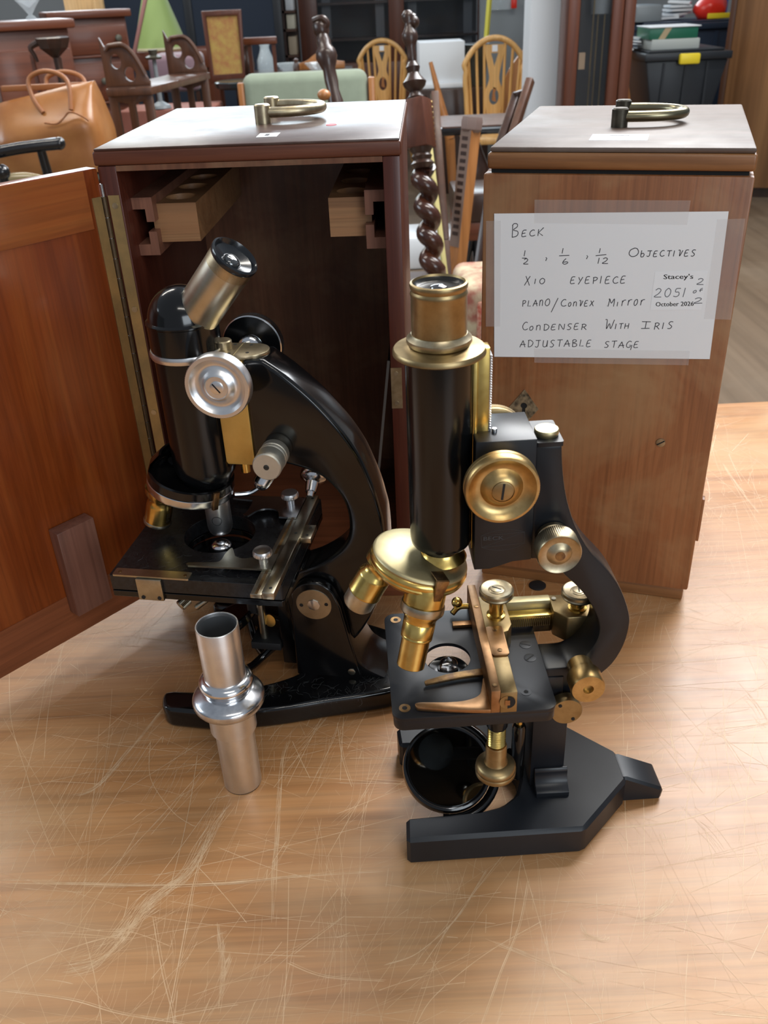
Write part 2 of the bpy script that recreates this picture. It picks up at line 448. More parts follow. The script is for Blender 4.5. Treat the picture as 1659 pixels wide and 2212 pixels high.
def scr(pts, w, dense=1):
    global b
    c0 = smooth2(pts, 8)
    for k in range(dense):
        c = c0; g_ = rs.gauss(0, 0.42) * w * (dense > 1); dx, dy = g_, rs.gauss(0, 0.42) * w * (dense > 1)
        if dense > 1:
            n_ = len(c0); i0 = rs.randrange(0, max(1, int(n_ * 0.75))); i1 = min(n_, i0 + max(4, int(n_ * rs.uniform(0.12, 0.6)))); c = c0[i0:i1]
            if len(c) < 3: continue
        wb_ = rs.uniform(0, 6.28)
        ribbon(b, [(p[0] + dx + 0.15 * w * (dense > 1) * math.sin(wb_ + 0.5 * q), p[1] + dy, 0) for q, p in enumerate(c)], (w if dense == 1 else rs.uniform(0.0001, 0.00034)), (0, 0, 1), 0.00006 + rs.random() * 0.00003, True)
for w, pts in SCR:
    if w > 0.0019:
        b, keep = bs, b; scr(pts, w, 24 if w < 0.005 else 80); b = keep
    else:
        scr(pts, w * 0.30)
        if w > 0.0014: scr([(x + 0.0012, y + 0.0007) for x, y in pts], w * 0.16)
for k in range(2600):
    x, y = rs.uniform(-0.34, 0.42), rs.uniform(0.235, 1.0)
    u = rs.random()
    a = R(rs.gauss(76, 13)) if u < 0.42 else R(rs.gauss(4, 10)) if u < 0.68 else R(rs.uniform(0, 180))
    ln = rs.choice((0.008, 0.015, 0.03, 0.05, 0.09, 0.14)) * rs.uniform(0.7, 1.3); cv = rs.gauss(0, 0.07)
    p = [(x + math.cos(a + cv * t) * ln * t - 0.5 * ln * math.cos(a), y + math.sin(a + cv * t) * ln * t - 0.5 * ln * math.sin(a)) for t in (0, 0.33, 0.66, 1)]
    p = [q for q in p if q[1] < 1.0]
    if len(p) > 2: scr(p, rs.choice((0.00012, 0.00015, 0.0002, 0.00026, 0.0004)))
for k in range(260):      # short fans of fine parallel rubs
    x, y, a = rs.uniform(-0.3, 0.4), rs.uniform(0.24, 0.95), R(rs.gauss(70, 25))
    for j in range(6):
        xx, yy, ln = x + rs.gauss(0, 0.006), y + rs.gauss(0, 0.006), rs.uniform(0.01, 0.04)
        scr([(xx, yy), (xx + math.cos(a) * ln * 0.5, yy + math.sin(a) * ln * 0.5), (xx + math.cos(a + 0.1) * ln, yy + math.sin(a + 0.1) * ln)], 0.00014)
bmesh.ops.transform(b, matrix=TL, verts=b.verts[:]); bmesh.ops.transform(bs, matrix=TL, verts=bs.verts[:])
obj('scuff_marks', bs, M['scratch'], table, kind='stuff', label='broad pale scuffs rubbed into the table varnish')
obj('scratch_marks', b, M['scratch'], table, kind='stuff', label='pale scratches and scuffs in the table varnish')
b = BM()
for px_, py_, r_ in ((0.1325, 0.6389, 0.0075),):
    lathe(b, [(0, 0.0), (r_, 0.0), (r_, 0.0012), (r_ * 0.8, 0.0016), (0, 0.0016)], 28, Matrix.Diagonal((1, 0.95, 1, 1)))
pad = obj('felt_pad', b, M['blackmatt']); pad.location = (0.1325, 0.6389, 0.0001)
tag(pad, 'small round black pad lying on the table before the closed case', 'pad')

# ================================================================== OPEN CASE (left)
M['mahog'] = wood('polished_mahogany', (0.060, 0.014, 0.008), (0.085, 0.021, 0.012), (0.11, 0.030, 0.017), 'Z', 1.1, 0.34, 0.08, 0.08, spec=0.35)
M['mahog_h'] = wood('mahogany_lid', (0.045, 0.018, 0.012), (0.065, 0.027, 0.018), (0.09, 0.040, 0.027), 'X', 1.0, 0.34, 0.0, 0.08, stain=(0.14, 0.11, 0.095), stain_amt=0.55, stain_scale=14, rvar=0.16, spec=0.4)
M['mahog_lid'] = wood('dark_lid_edge', (0.085, 0.024, 0.012), (0.12, 0.036, 0.018), (0.15, 0.050, 0.025), 'X', 1.0, 0.4, 0.0, 0.1, spec=0.35)
M['mahog_edge'] = wood('mahogany_rail', (0.15, 0.045, 0.018), (0.22, 0.066, 0.026), (0.28, 0.09, 0.036), 'X', 1.0, 0.3, 0.15, 0.08)
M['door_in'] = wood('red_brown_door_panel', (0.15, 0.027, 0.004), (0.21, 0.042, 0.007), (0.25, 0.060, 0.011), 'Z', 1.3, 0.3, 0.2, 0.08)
M['inside'] = wood('brown_case_lining', (0.10, 0.036, 0.017), (0.15, 0.056, 0.026), (0.19, 0.075, 0.036), 'Z', 1.0, 0.4, 0.1, 0.06, stain=(0.28, 0.17, 0.09), stain_amt=0.35, stain_scale=18)  # brown wood of the case interior, its own colour
M['rack'] = wood('pale_rack_block', (0.24, 0.11, 0.045), (0.31, 0.15, 0.065), (0.36, 0.19, 0.085), 'X', 1.4, 0.45)
M['rack_dark'] = wood('rack_bracket', (0.16, 0.065, 0.04), (0.22, 0.09, 0.055), (0.27, 0.12, 0.07), 'Z', 1.4, 0.45)
M['hinge'] = plain('stained_hinge_brass', (0.33, 0.26, 0.13), 0.42, 0.9, col2=(0.50, 0.36, 0.16), vscale=30, rvar=0.1)
M['hinge_dark'] = plain('dark_hinge_knuckle', (0.10, 0.075, 0.05), 0.45, 0.9, col2=(0.17, 0.12, 0.07), vscale=60)
M['white_label'] = plain('white_paper_label', (0.78, 0.79, 0.80), 0.6)
M['ink'] = plain('dark_ink', (0.035, 0.035, 0.045), 0.6)
M['red_spot'] = plain('red_sticker', (0.62, 0.03, 0.05), 0.5)

LCM = Matrix.Translation((0.0216, 0.634, 0)) @ Matrix.Rotation(R(-3.68), 4, 'Z')
case1 = thing('microscope_case', 'open red brown mahogany microscope case behind the silver-headed microscope', 'case', (0.0216, 0.634, 0), R(-3.68))
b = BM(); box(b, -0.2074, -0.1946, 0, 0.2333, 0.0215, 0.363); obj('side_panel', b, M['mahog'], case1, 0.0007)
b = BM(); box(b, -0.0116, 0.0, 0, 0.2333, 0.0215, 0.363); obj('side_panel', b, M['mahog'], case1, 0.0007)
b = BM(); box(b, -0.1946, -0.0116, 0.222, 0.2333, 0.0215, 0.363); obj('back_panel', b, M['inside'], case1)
b = BM(); box(b, -0.2085, 0.001, -0.001, 0.2343, 0.0, 0.0214); obj('bottom_panel', b, M['mahog_edge'], case1, 0.001)
b = BM(); box(b, -0.209, 0.0012, -0.001, 0.2345, 0.3632, 0.3726); obj('lid_edge', b, M['mahog_lid'], case1, 0.0016, 3)
b = BM(); box(b, -0.2080, 0.0002, 0.0, 0.2335, 0.3722, 0.3744); obj('lid', b, M['mahog_h'], case1, 0.0014, 2)
b = BM(); box(b, -0.1945, -0.0117, 0.0, 0.2219, 0.3595, 0.3631); obj('lid_lining', b, M['inside'], case1)
b = BM(); prism(b, [(-0.011, 0.020), (-0.001, 0.020), (-0.001, 0.3), (-0.011, 0.3)], 0.219, 0.2215, 'xz')
b.free()

def case_handle(parent, p0, p1, xr, z, mp, mr, post_h=0.0135, pr=0.0062):
    """two posts and the half-ring loop that lies flat between them"""
    for p in (p0, p1):
        b = BM(); lathe(b, [(0, 0), (pr, 0), (pr, post_h - 0.001), (pr - 0.001, post_h), (0, post_h)], 28, Matrix.Translation((p[0], p[1], z)))
        obj('handle_post', b, mp, parent)
    cy, ry, rx = (p0[1] + p1[1]) / 2, abs(p1[1] - p0[1]) / 2, xr - p0[0]
    pts = []
    for i in range(29):
        a = R(-90 + 180 * i / 28)
        pts.append((p0[0] + rx * max(0.0, math.cos(a)) ** 0.75, cy + ry * math.sin(a), z + 0.0072))
    b = BM(); tube(b, pts, 0.0039, 14); obj('handle_ring', b, mr, parent)
case_handle(case1, (-0.1075, 0.104), (-0.1085, 0.158), -0.0645, 0.3744, M['brass_grey'], M['brass_grey'])
b = BM(); box(b, -0.1005, -0.0860, 0.026, 0.045, 0.3744, 0.3746); st = obj('label_sticker', b, M['white_label'], case1)
b = BM(); box(b, -0.0955, -0.0925, 0.031, 0.040, 0.3746, 0.37465); obj('print_mark', b, M['ink'], st)
b = BM(); lathe(b, [(0, 0), (0.004, 0), (0.004, 0.0002), (0, 0.0002)], 20, Matrix.Translation((-0.0525, 0.078, 0.3744)) @ Matrix.Diagonal((1, 1.5, 1, 1))); obj('red_sticker', b, M['red_spot'], case1)
# strike plate on the right edge
b = BM(); box(b, -0.0116, -0.0032, -0.0006, 0.0, 0.179, 0.2123); sp = obj('strike_plate', b, M['brass_grey'], case1)
for zz in (0.1835, 0.2078):
    b = BM(); cyl(b, 0.0016, 0, 0.0004, 14, axm((-0.0076, -0.0006, zz), (0, -1, 0))); obj('screw', b, M['nickel'], sp)
# racks inside: block held in two notched brackets each side
def rack(x0, x1, bx0, bx1, brack):
    b = BM()
    hl = [circ((x0 + x1) / 2, yy, 0.0115, 24) for yy in (0.055, 0.095, 0.135)]
    holed(b, [(x0, 0.03), (x1, 0.03), (x1, 0.2), (x0, 0.2)], hl, 0.304, 0.3316)
    obj('rack_block', b, M['rack'], case1)
    for z0, z1 in ((0.326, 0.338), (0.297, 0.309)):
        b = BM()
        up = z0 > 0.31
        xs = (bx0, bx1)
        near = x0 if brack < 0 else x1
        far = bx0 if brack < 0 else bx1
        if up: pts = [(far, z1), (near + brack * -0.004, z1), (near + brack * -0.004, z0 - 0.005), (near + brack * 0.002, z0 - 0.005), (near + brack * 0.002, z0 + 0.004), (far, z0 + 0.004)]
        else: pts = [(far, z0), (near + brack * -0.004, z0), (near + brack * -0.004, z1 + 0.005), (near + brack * 0.002, z1 + 0.005), (near + brack * 0.002, z1 - 0.004), (far, z1 - 0.004)]
        prism(b, pts, 0.02, 0.21); obj('rack_bracket', b, M['rack_dark'], case1)
rack(-0.1835, -0.1505, -0.1945, -0.182, -1)
rack(-0.0535, -0.0225, -0.0225, -0.0117, 1)
# piano hinge: leaf on the case edge, knuckles, leaf on the door
b = BM(); box(b, -0.2035, -0.1957, -0.0007, 0.0, 0.030, 0.344); hl = obj('hinge_leaf', b, M['hinge'], case1)
for zz in (0.337, 0.263, 0.18, 0.10, 0.04):
    b = BM(); cyl(b, 0.0021, 0, 0.0006, 16, axm((-0.1995, -0.0007, zz), (0, -1, 0))); box(b, -0.0019, 0.0019, -0.0003, 0.0003, 0.0006, 0.0007, axm((-0.1995, -0.0007, zz), (0, -1, 0), 0.7)); obj('screw', b, M['brass_grey'], hl)
HP = Vector((-0.2062, -0.0016, 0))
k0 = None
for i in range(22):
    zz = 0.030 + i * 0.01427
    mt = Matrix.Translation((HP.x, HP.y, zz))
    if k0 is None:
        b = BM(); cyl(b, 0.0019, 0.0002, 0.0139, 14); k0 = obj('hinge_knuckle', b, M['hinge_dark'], case1); k0.matrix_local = mt
    else: share('hinge_knuckle', k0, case1, mt)
b = BM(); cyl(b, 0.0011, 0.025, 0.352, 10, Matrix.Translation(HP)); obj('hinge_pin', b, M['steel'], case1)
door = None
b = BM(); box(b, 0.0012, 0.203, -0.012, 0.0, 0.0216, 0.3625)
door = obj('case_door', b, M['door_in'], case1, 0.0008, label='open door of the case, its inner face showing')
door.matrix_local = Matrix.Translation((HP.x, HP.y + 0.0004, 0)) @ Matrix.Rotation(R(231.7), 4, 'Z')
b = BM(); box(b, 0.0125, 0.2025, 0.0, 0.0006, 0.324, 0.3618); obj('door_rail', b, M['door_rail'] if 'door_rail' in M else wood('orange_door_rail', (0.20, 0.045, 0.008), (0.28, 0.072, 0.013), (0.34, 0.10, 0.020), 'X', 0.9, 0.3, 0.2, 0.08), door)
b = BM(); box(b, 0.0125, 0.2025, 0.0, 0.0006, 0.0222, 0.060); obj('door_rail', b, M['mahog_edge'], door)
b = BM(); box(b, 0.070, 0.1015, 0.0006, 0.013, 0.046, 0.122); obj('stop_block', b, wood('grey_brown_block', (0.13, 0.052, 0.035), (0.18, 0.075, 0.05), (0.22, 0.10, 0.07), 'Z', 1.0, 0.35, 0.2), door, 0.0008)
b = BM(); box(b, 0.0026, 0.0098, 0.0, 0.0007, 0.030, 0.344); dl = obj('hinge_leaf', b, M['hinge'], door)

# black board leaning inside the case
M['card'] = plain('black_board', (0.006, 0.006, 0.006), 0.35)
M['card_edge'] = plain('pale_board_edge', (0.38, 0.36, 0.33), 0.5)
lean = Matrix.Translation((0.0216, 0.634, 0)) @ Matrix.Rotation(R(-3.68), 4, 'Z') @ Matrix.Translation((-0.038, 0.06, 0.0216)) @ Matrix.Rotation(R(7.0), 4, 'Y')
b = BM(); box(b, 0, 0.0016, 0.0, 0.13, 0.0, 0.175); card = obj('leaning_board', b, M['card'])
card.matrix_world = lean
tag(card, 'thin black board leaning inside the open mahogany case', 'board')
b = BM(); box(b, -0.0003, 0.0019, -0.0011, 0.0, 0.0, 0.175); obj('board_edge', b, M['card_edge'], card)

# ================================================================== CLOSED CASE (right)
M['case2'] = wood('worn_brown_case', (0.20, 0.070, 0.024), (0.27, 0.100, 0.036), (0.33, 0.135, 0.052), 'Z', 1.3, 0.42, 0.05, 0.12, stain=(0.33, 0.185, 0.085), stain_amt=0.9, dist=1.6, stain_scale=9)
M['case2_lid'] = wood('worn_case_lid', (0.085, 0.052, 0.038), (0.11, 0.070, 0.052), (0.135, 0.09, 0.068), 'X', 0.7, 0.5, 0.0, 0.08, spec=0.35, stain=(0.17, 0.14, 0.12), stain_amt=0.6, stain_scale=12, rvar=0.12)
M['case2_lidedge'] = wood('case_lid_edge', (0.16, 0.062, 0.02), (0.24, 0.10, 0.033), (0.31, 0.14, 0.052), 'X', 1.0, 0.4, 0.1, 0.14)
case2 = thing('microscope_case', 'closed worn brown microscope case with the white notice taped on', 'case', (0.252, 0.6051, 0), R(-18.2))
b = BM(); box(b, -0.1795, 0.0008, 0.012, 0.2351, 0.012, 0.3445); obj('case_body', b, M['case2'], case2, 0.0012)
b = BM(); box(b, -0.1795, 0.0008, 0.0, 0.0117, 0.0125, 0.3445); obj('case_door', b, M['case2'], case2, 0.0016)
b = BM(); box(b, -0.176, -0.0022, 0.003, 0.232, 0.0, 0.012); obj('plinth', b, M['case2_lidedge'], case2, 0.0015)
b = BM(); box(b, -0.1768, 0.0005, -0.001, 0.2355, 0.3475, 0.3585); obj('lid_edge', b, M['case2_lidedge'], case2, 0.0022, 3)
b = BM(); box(b, -0.1752, -0.0008, 0.0005, 0.2345, 0.3585, 0.3622); obj('lid', b, M['case2_lid'], case2, 0.0015, 2)
b = BM(); box(b, -0.1745, -0.003, 0.004, 0.2335, 0.3445, 0.3475); obj('lid_gap', b, M['dark'], case2)
b = BM(); box(b, 0.0008, 0.0032, 0.004, 0.011, 0.0597, 0.0989); obj('side_strip', b, M['case2'], case2, 0.0005)
M['iron'] = plain('dark_bronze', (0.055, 0.05, 0.04), 0.35, 0.8, col2=(0.09, 0.08, 0.06), vscale=120)
M['handle2'] = plain('olive_brass', (0.25, 0.22, 0.14), 0.3, 1.0, rvar=0.08)
case_handle(case2, (-0.0945, 0.097), (-0.0955, 0.150), -0.0480, 0.3622, M['iron'], M['handle2'])
b = BM(); box(b, -0.1105, -0.0705, 0.029, 0.058, 0.3622, 0.3624); st = obj('label_sticker', b, M['white_label'], case2)
b = BM(); box(b, -0.1000, -0.0760, 0.0455, 0.0475, 0.3624, 0.36245); obj('print_line', b, plain('grey_print', (0.4, 0.4, 0.42), 0.6), st)
b = BM(); box(b, -0.0980, -0.0840, 0.0505, 0.0525, 0.3624, 0.36245); obj('print_line', b, M['ink'], st)
M['esc'] = plain('tarnished_escutcheon', (0.46, 0.40, 0.27), 0.42, 0.8, col2=(0.06, 0.055, 0.045), vscale=170, rvar=0.1)
b = BM()
kh = circ(0, 0.0022, 0.0026, 14, a0=R(-60), a1=R(240), endpoint=True) + [(-0.0014, -0.0062), (0.0014, -0.0062)]
holed(b, [(0, 0.0160), (-0.0117, 0), (0, -0.0160), (0.0117, 0)], [kh], -0.0008, 0.0, 'xz', Matrix.Translation((-0.1437, 0, 0.1672)))
esc = obj('escutcheon', b, M['esc'], case2)
b = BM(); prism(b, kh, -0.0001, 0.0001, 'xz', Matrix.Translation((-0.1437, -0.0001, 0.1672))); obj('keyhole', b, M['dark'], esc)
b = BM(); lathe(b, [(0, 0), (0.0036, 0), (0.0034, 0.0008), (0, 0.0011)], 20, axm((-0.0363, 0, 0.1476), (0, -1, 0))); sc = obj('screw', b, M['nickel'], case2)
b = BM(); box(b, -0.0032, 0.0032, -0.0004, 0.0004, 0.0010, 0.0013, axm((-0.0363, 0, 0.1476), (0, -1, 0), 0.6)); obj('screw_slot', b, M['dark'], sc)

# ------------------------------------------------------------------ the notice
M['paper'] = plain('white_copy_paper', (0.80, 0.81, 0.82), 0.75, bump=0.05, bscale=25)
M['pen'] = plain('grey_black_pen', (0.05, 0.05, 0.06), 0.5)
M['print'] = plain('black_print', (0.02, 0.02, 0.02), 0.5)
M['tape'] = clear_film('clear_tape', (0.78, 0.74, 0.72), 0.10, 0.22)
M['tape_label'] = plain('glossy_white_label', (0.84, 0.86, 0.88), 0.35)
note = None
b = BM()
nx, nzv = 14, 10
cor = [(-0.1710, 0.3173), (-0.0124, 0.3224), (-0.0100, 0.2182), (-0.1684, 0.2088)]
g = {}
for i in range(nx + 1):
    for j in range(nzv + 1):
        u, v = i / nx, j / nzv
        t = [cor[0][k] * (1 - u) + cor[1][k] * u for k in (0, 1)]; w_ = [cor[3][k] * (1 - u) + cor[2][k] * u for k in (0, 1)]
        p = [t[k] * (1 - v) + w_[k] * v for k in (0, 1)]
        g[i, j] = (b.verts.new((p[0], -0.00075, p[1])), b.verts.new((p[0], -0.00055, p[1])))
for i in range(nx):
    for j in range(nzv):
        b.faces.new([g[q][0] for q in ((i, j), (i, j + 1), (i + 1, j + 1), (i + 1, j))]); b.faces.new([g[q][1] for q in ((i, j), (i + 1, j), (i + 1, j + 1), (i, j + 1))])
bd = [(i, 0) for i in range(nx)] + [(nx, j) for j in range(nzv)] + [(i, nzv) for i in range(nx, 0, -1)] + [(0, j) for j in range(nzv, 0, -1)]
for q, r_ in zip(bd, bd[1:] + bd[:1]): b.faces.new((g[q][0], g[r_][0], g[r_][1], g[q][1]))
note = obj('notice_sheet', b, M['paper'])
note.location = (0.252, 0.6051, 0); note.rotation_euler = (0, 0, R(-18.2))
tag(note, 'white handwritten notice taped to the front of the closed case', 'notice')
for pts in ([(-0.1424, 0.3275), (-0.0375, 0.3290), (-0.0378, 0.3130), (-0.1419, 0.3115)], [(-0.1376, 0.2175), (-0.0245, 0.2235), (-0.0240, 0.2125), (-0.1370, 0.2062)],
            [(-0.0190, 0.3170), (-0.0012, 0.3180), (0.0000, 0.2484), (-0.0180, 0.2480)], [(-0.1768, 0.3120), (-0.1660, 0.3125), (-0.1645, 0.2335), (-0.1755, 0.2328)]):
    b = BM(); prism(b, pts, -0.00088, -0.00080, 'xz'); obj('tape_strip', b, M['tape'], note)
b = BM(); prism(b, [(-0.0552, 0.2800), (-0.0200, 0.2822), (-0.0208, 0.2545), (-0.0556, 0.2524)], -0.00088, -0.00080, 'xz'); lot = obj('lot_sticker', b, M['tape_label'], note, label='clear printed lot sticker')

GL = {  # pen strokes of each letter on a unit square, and its width
 'A': (0.75, [[(0, 0), (0.45, 1)], [(0.45, 1), (0.9, 0)], [(0.05, 0.38), (0.95, 0.42)]]),
 'B': (0.7, [[(0.15, 0), (0.05, 0.95)], [(0.0, 0.85), (0.2, 1.0), (0.6, 0.95), (0.65, 0.75), (0.2, 0.55), (0.75, 0.42), (0.85, 0.2), (0.6, 0.05), (0.15, 0.03)]]),
 'C': (0.7, [[(0.8, 0.9), (0.5, 1), (0.15, 0.75), (0.05, 0.4), (0.25, 0.08), (0.6, 0.02), (0.95, 0.15)]]),
 'D': (0.75, [[(0.15, 0), (0.12, 1)], [(0.0, 0.95), (0.4, 1), (0.85, 0.7), (0.8, 0.3), (0.5, 0.05), (0.1, 0.0)]]),
 'E': (0.65, [[(0.75, 1), (0.15, 0.92), (0.05, 0.05), (0.8, 0.08)], [(0.1, 0.5), (0.6, 0.55)]]),
 'G': (0.75, [[(0.8, 0.9), (0.4, 1), (0.05, 0.6), (0.1, 0.15), (0.5, 0.05), (0.8, 0.3)], [(0.5, 0.38), (0.95, 0.4), (0.85, -0.35)]]),
 'H': (0.75, [[(0.1, 0), (0.1, 1)], [(0.85, 0), (0.85, 1)], [(0.1, 0.5), (0.85, 0.52)]]),
 'I': (0.4, [[(0.2, 0), (0.2, 1)]]),
 '#': (0.8, [[(0.0, 1.0), (1.0, 0.97)], [(0.5, 0.98), (0.5, 0.02)], [(0.05, 0.0), (1.0, 0.04)]]),
 'J': (0.7, [[(0, 0.98), (0.9, 1)], [(0.55, 1), (0.55, 0.2), (0.3, 0), (0.0, 0.12)]]),
 'K': (0.75, [[(0.1, 0), (0.12, 1)], [(0.85, 1.2), (0.15, 0.5), (0.85, 0.0)]]),
 'L': (0.65, [[(0.15, 1), (0.08, 0.05), (0.8, 0.08)]]),
 'M': (1.0, [[(0, 0.15), (0.15, 0.05), (0.22, 1)], [(0.1, 0.95), (0.22, 1), (0.5, 0.45), (0.8, 1), (0.85, 0.0)]]),
 'N': (0.8, [[(0.08, 0), (0.1, 1), (0.8, 0.05), (0.85, 1)]]),
 'n': (0.7, [[(0.1, 0), (0.12, 0.85)], [(0.12, 0.6), (0.4, 0.85), (0.7, 0.7), (0.75, 0.0)]]),
 'O': (0.8, [[(0.45, 1), (0.1, 0.75), (0.05, 0.3), (0.35, 0.02), (0.75, 0.15), (0.9, 0.55), (0.7, 0.95), (0.4, 1)]]),
 'o': (0.6, [[(0.4, 0.75), (0.1, 0.5), (0.15, 0.1), (0.45, 0.0), (0.75, 0.3), (0.65, 0.7), (0.4, 0.75)]]),
 'P': (0.65, [[(0.18, 0), (0.1, 1)], [(0.0, 0.9), (0.35, 1), (0.8, 0.85), (0.6, 0.55), (0.15, 0.45)]]),
 'R': (0.7, [[(0.1, 0), (0.12, 1)], [(0.0, 0.92), (0.4, 1), (0.75, 0.8), (0.5, 0.52), (0.15, 0.48)], [(0.35, 0.5), (0.9, 0.0)]]),
 'S': (0.65, [[(0.85, 0.95), (0.4, 1), (0.15, 0.75), (0.45, 0.52), (0.75, 0.3), (0.5, 0.02), (0.05, 0.06)]]),
 'T': (0.7, [[(0, 0.95), (0.95, 1)], [(0.5, 0.97), (0.48, 0)]]),
 'U': (0.7, [[(0.1, 1), (0.1, 0.2), (0.4, 0), (0.75, 0.2), (0.8, 1), (0.85, 0.0)]]),
 'V': (0.7, [[(0.0, 1), (0.35, 0.98), (0.4, 0.05), (0.85, 1)]]),
 'W': (1.0, [[(0, 1), (0.2, 0.95), (0.25, 0), (0.5, 0.6), (0.7, 0.02), (0.95, 1)]]),
 'X': (0.7, [[(0, 0), (0.8, 1)], [(0.1, 1), (0.85, 0)]]),
 'Y': (0.65, [[(0.05, 1), (0.35, 0.5)], [(0.8, 1), (0.15, -0.1)]]),
 'b': (0.65, [[(0.1, 1), (0.1, 0.05), (0.6, 0.0), (0.75, 0.35), (0.45, 0.55), (0.1, 0.4)]]),
 'i': (0.35, [[(0.2, 0), (0.2, 0.55)], [(0.18, 0.0), (0.24, 0.04)]]),
 'r': (0.55, [[(0.15, 0), (0.15, 0.7)], [(0.15, 0.45), (0.45, 0.72), (0.9, 0.75)]]),
 'f': (0.5, [[(0.3, 0), (0.3, 0.9), (0.8, 1.1)], [(0.0, 0.5), (0.9, 0.55)]]),
 '0': (0.7, [[(0.45, 1), (0.1, 0.7), (0.1, 0.25), (0.45, 0.0), (0.8, 0.3), (0.8, 0.75), (0.45, 1)]]),
 '1': (0.35, [[(0.3, 1), (0.15, 0)]]),
 '2': (0.75, [[(0.05, 0.8), (0.4, 1), (0.75, 0.8), (0.5, 0.4), (0.0, 0.05), (0.95, 0.02)]]),
 '5': (0.7, [[(0.85, 1), (0.25, 0.97), (0.2, 0.58), (0.65, 0.55), (0.75, 0.2), (0.4, 0.0), (0.0, 0.08)]]),
 '6': (0.7, [[(0.5, 1), (0.15, 0.6), (0.05, 0.2), (0.4, 0), (0.85, 0.2), (0.75, 0.42), (0.1, 0.35)]]),
 '/': (1.0, [[(0.0, 0.0), (1.0, 1.0)]]), '-': (1.0, [[(0.0, 0.0), (1.0, 0.0)]]), ',': (0.6, [[(0.3, 1), (0.8, 0.7), (0.4, 0.0)]]),
}
RUNS= [('B', -0.1583, 0.3006, -0.1526, 0.3014, 0.0098),
 ('ECK', -0.1506, 0.3015, -0.1347, 0.303, 0.0046),
 ('1', -0.1484, 0.2876, -0.147, 0.2876, 0.0044),
 ('-', -0.1497, 0.2862, -0.1463, 0.2863, 0.0007),
 ('2', -0.1485, 0.2818, -0.1447, 0.282, 0.0041),
 (',', -0.1331, 0.2848, -0.1314, 0.2849, 0.0027),
 ('1', -0.1211, 0.2906, -0.1197, 0.2906, 0.0036),
 ('-', -0.1229, 0.2888, -0.1157, 0.2894, 0.0007),
 ('6', -0.1203, 0.2829, -0.116, 0.2831, 0.0043),
 (',', -0.1041, 0.2872, -0.1024, 0.2873, 0.0026),
 ('1', -0.095, 0.2918, -0.0937, 0.2919, 0.0036),
 ('-', -0.0971, 0.2898, -0.0898, 0.291, 0.0007),
 ('12', -0.0954, 0.2842, -0.0879, 0.2845, 0.004),
 ('O', -0.0746, 0.29, -0.0674, 0.2902, 0.0058),
 ('bJECTIVES', -0.0664, 0.2903, -0.0297, 0.2919, 0.0042),
 ('X', -0.1472, 0.2661, -0.1427, 0.2663, 0.0066),
 ('10', -0.14, 0.2675, -0.1318, 0.2678, 0.0041),
 ('EYEPIECE', -0.1137, 0.2687, -0.0744, 0.2711, 0.0051),
 ('PLAnO', -0.1483, 0.2498, -0.1276, 0.2517, 0.005),
 ('/', -0.1263, 0.2468, -0.1218, 0.247, 0.0116),
 ('C', -0.1197, 0.2517, -0.1153, 0.252, 0.0056),
 ('onVEX', -0.1143, 0.252, -0.0955, 0.253, 0.0042),
 ('Mirror', -0.0862, 0.2531, -0.06, 0.2559, 0.0058),
 ('C', -0.1475, 0.2318, -0.143, 0.2321, 0.0062),
 ('onDENSER', -0.1422, 0.2318, -0.0992, 0.2351, 0.0047),
 ('W', -0.0868, 0.2363, -0.0801, 0.2367, 0.0067),
 ('ITH', -0.0791, 0.2367, -0.0692, 0.2377, 0.0042),
 ('#', -0.0607, 0.2382, -0.0545, 0.2386, 0.0052),
 ('RIS', -0.0515, 0.238, -0.0384, 0.2395, 0.0052),
 ('ADJUSTABLE', -0.1488, 0.218, -0.0948, 0.222, 0.0056),
 ('STAGE', -0.0856, 0.2219, -0.0605, 0.2233, 0.005)]
STK= [('2051', -0.0539, 0.262, -0.0322, 0.2634, 0.0064), ('2', -0.0262, 0.2723, -0.0215, 0.2725, 0.0046), ('of', -0.0281, 0.266, -0.0215, 0.2676, 0.0023), ('2', -0.0265, 0.2587, -0.0204, 0.2593, 0.0043)]
def write(runs, w, ydep):
    b = BM(); rj = random.Random(3)
    for t, x0, z0, x1, z1, h in runs:
        tot = sum(GL[c][0] for c in t) + 0.22 * (len(t) - 1)
        L_ = x1 - x0; k = L_ / tot; cx = 0.0
        for c in t:
            gw, st_ = GL[c]
            jz, js = rj.uniform(-0.04, 0.04) * h * (len(t) > 1), rj.uniform(0.93, 1.06)
            for s in st_:
                s2 = smooth2(s, 4) if len(s) > 3 else s
                pts = []
                for (u, v) in s2:
                    xx = (cx + u * gw) * k
                    pts.append((x0 + xx + 0.08 * v * h * (c not in '-/'), ydep, z0 + (z1 - z0) * xx / L_ + jz + v * h * js))
                ribbon(b, pts, w, (0, -1, 0))
            cx += gw + 0.22
    return b
obj('handwriting', write(RUNS, 0.00058, -0.00079), M['pen'], note)
obj('handwriting', write(STK, 0.0006, -0.00091), plain('grey_pencil', (0.16, 0.17, 0.19), 0.5), lot)
def onface(x, z, ang): return Matrix.Translation((x, -0.00091, z)) @ Matrix.Rotation(R(90), 4, 'X') @ Matrix.Rotation(ang, 4, 'Z')
def bold(bm, w):
    g2 = bmesh.ops.duplicate(bm, geom=bm.verts[:] + bm.edges[:] + bm.faces[:])
    bmesh.ops.translate(bm, verts=[v for v in g2['geom'] if isinstance(v, bmesh.types.BMVert)], vec=(w, -0.00001, 0))
    return bm
obj('printed_name', bold(text_bm("Stacey's", 0.0034, onface(-0.049, 0.2752, 0.06), width=0.0198), 0.00022), M['print'], lot)
obj('printed_date', bold(text_bm("October 2026", 0.0033, onface(-0.0521, 0.2553, 0.07), width=0.0258), 0.0002), M['print'], lot)
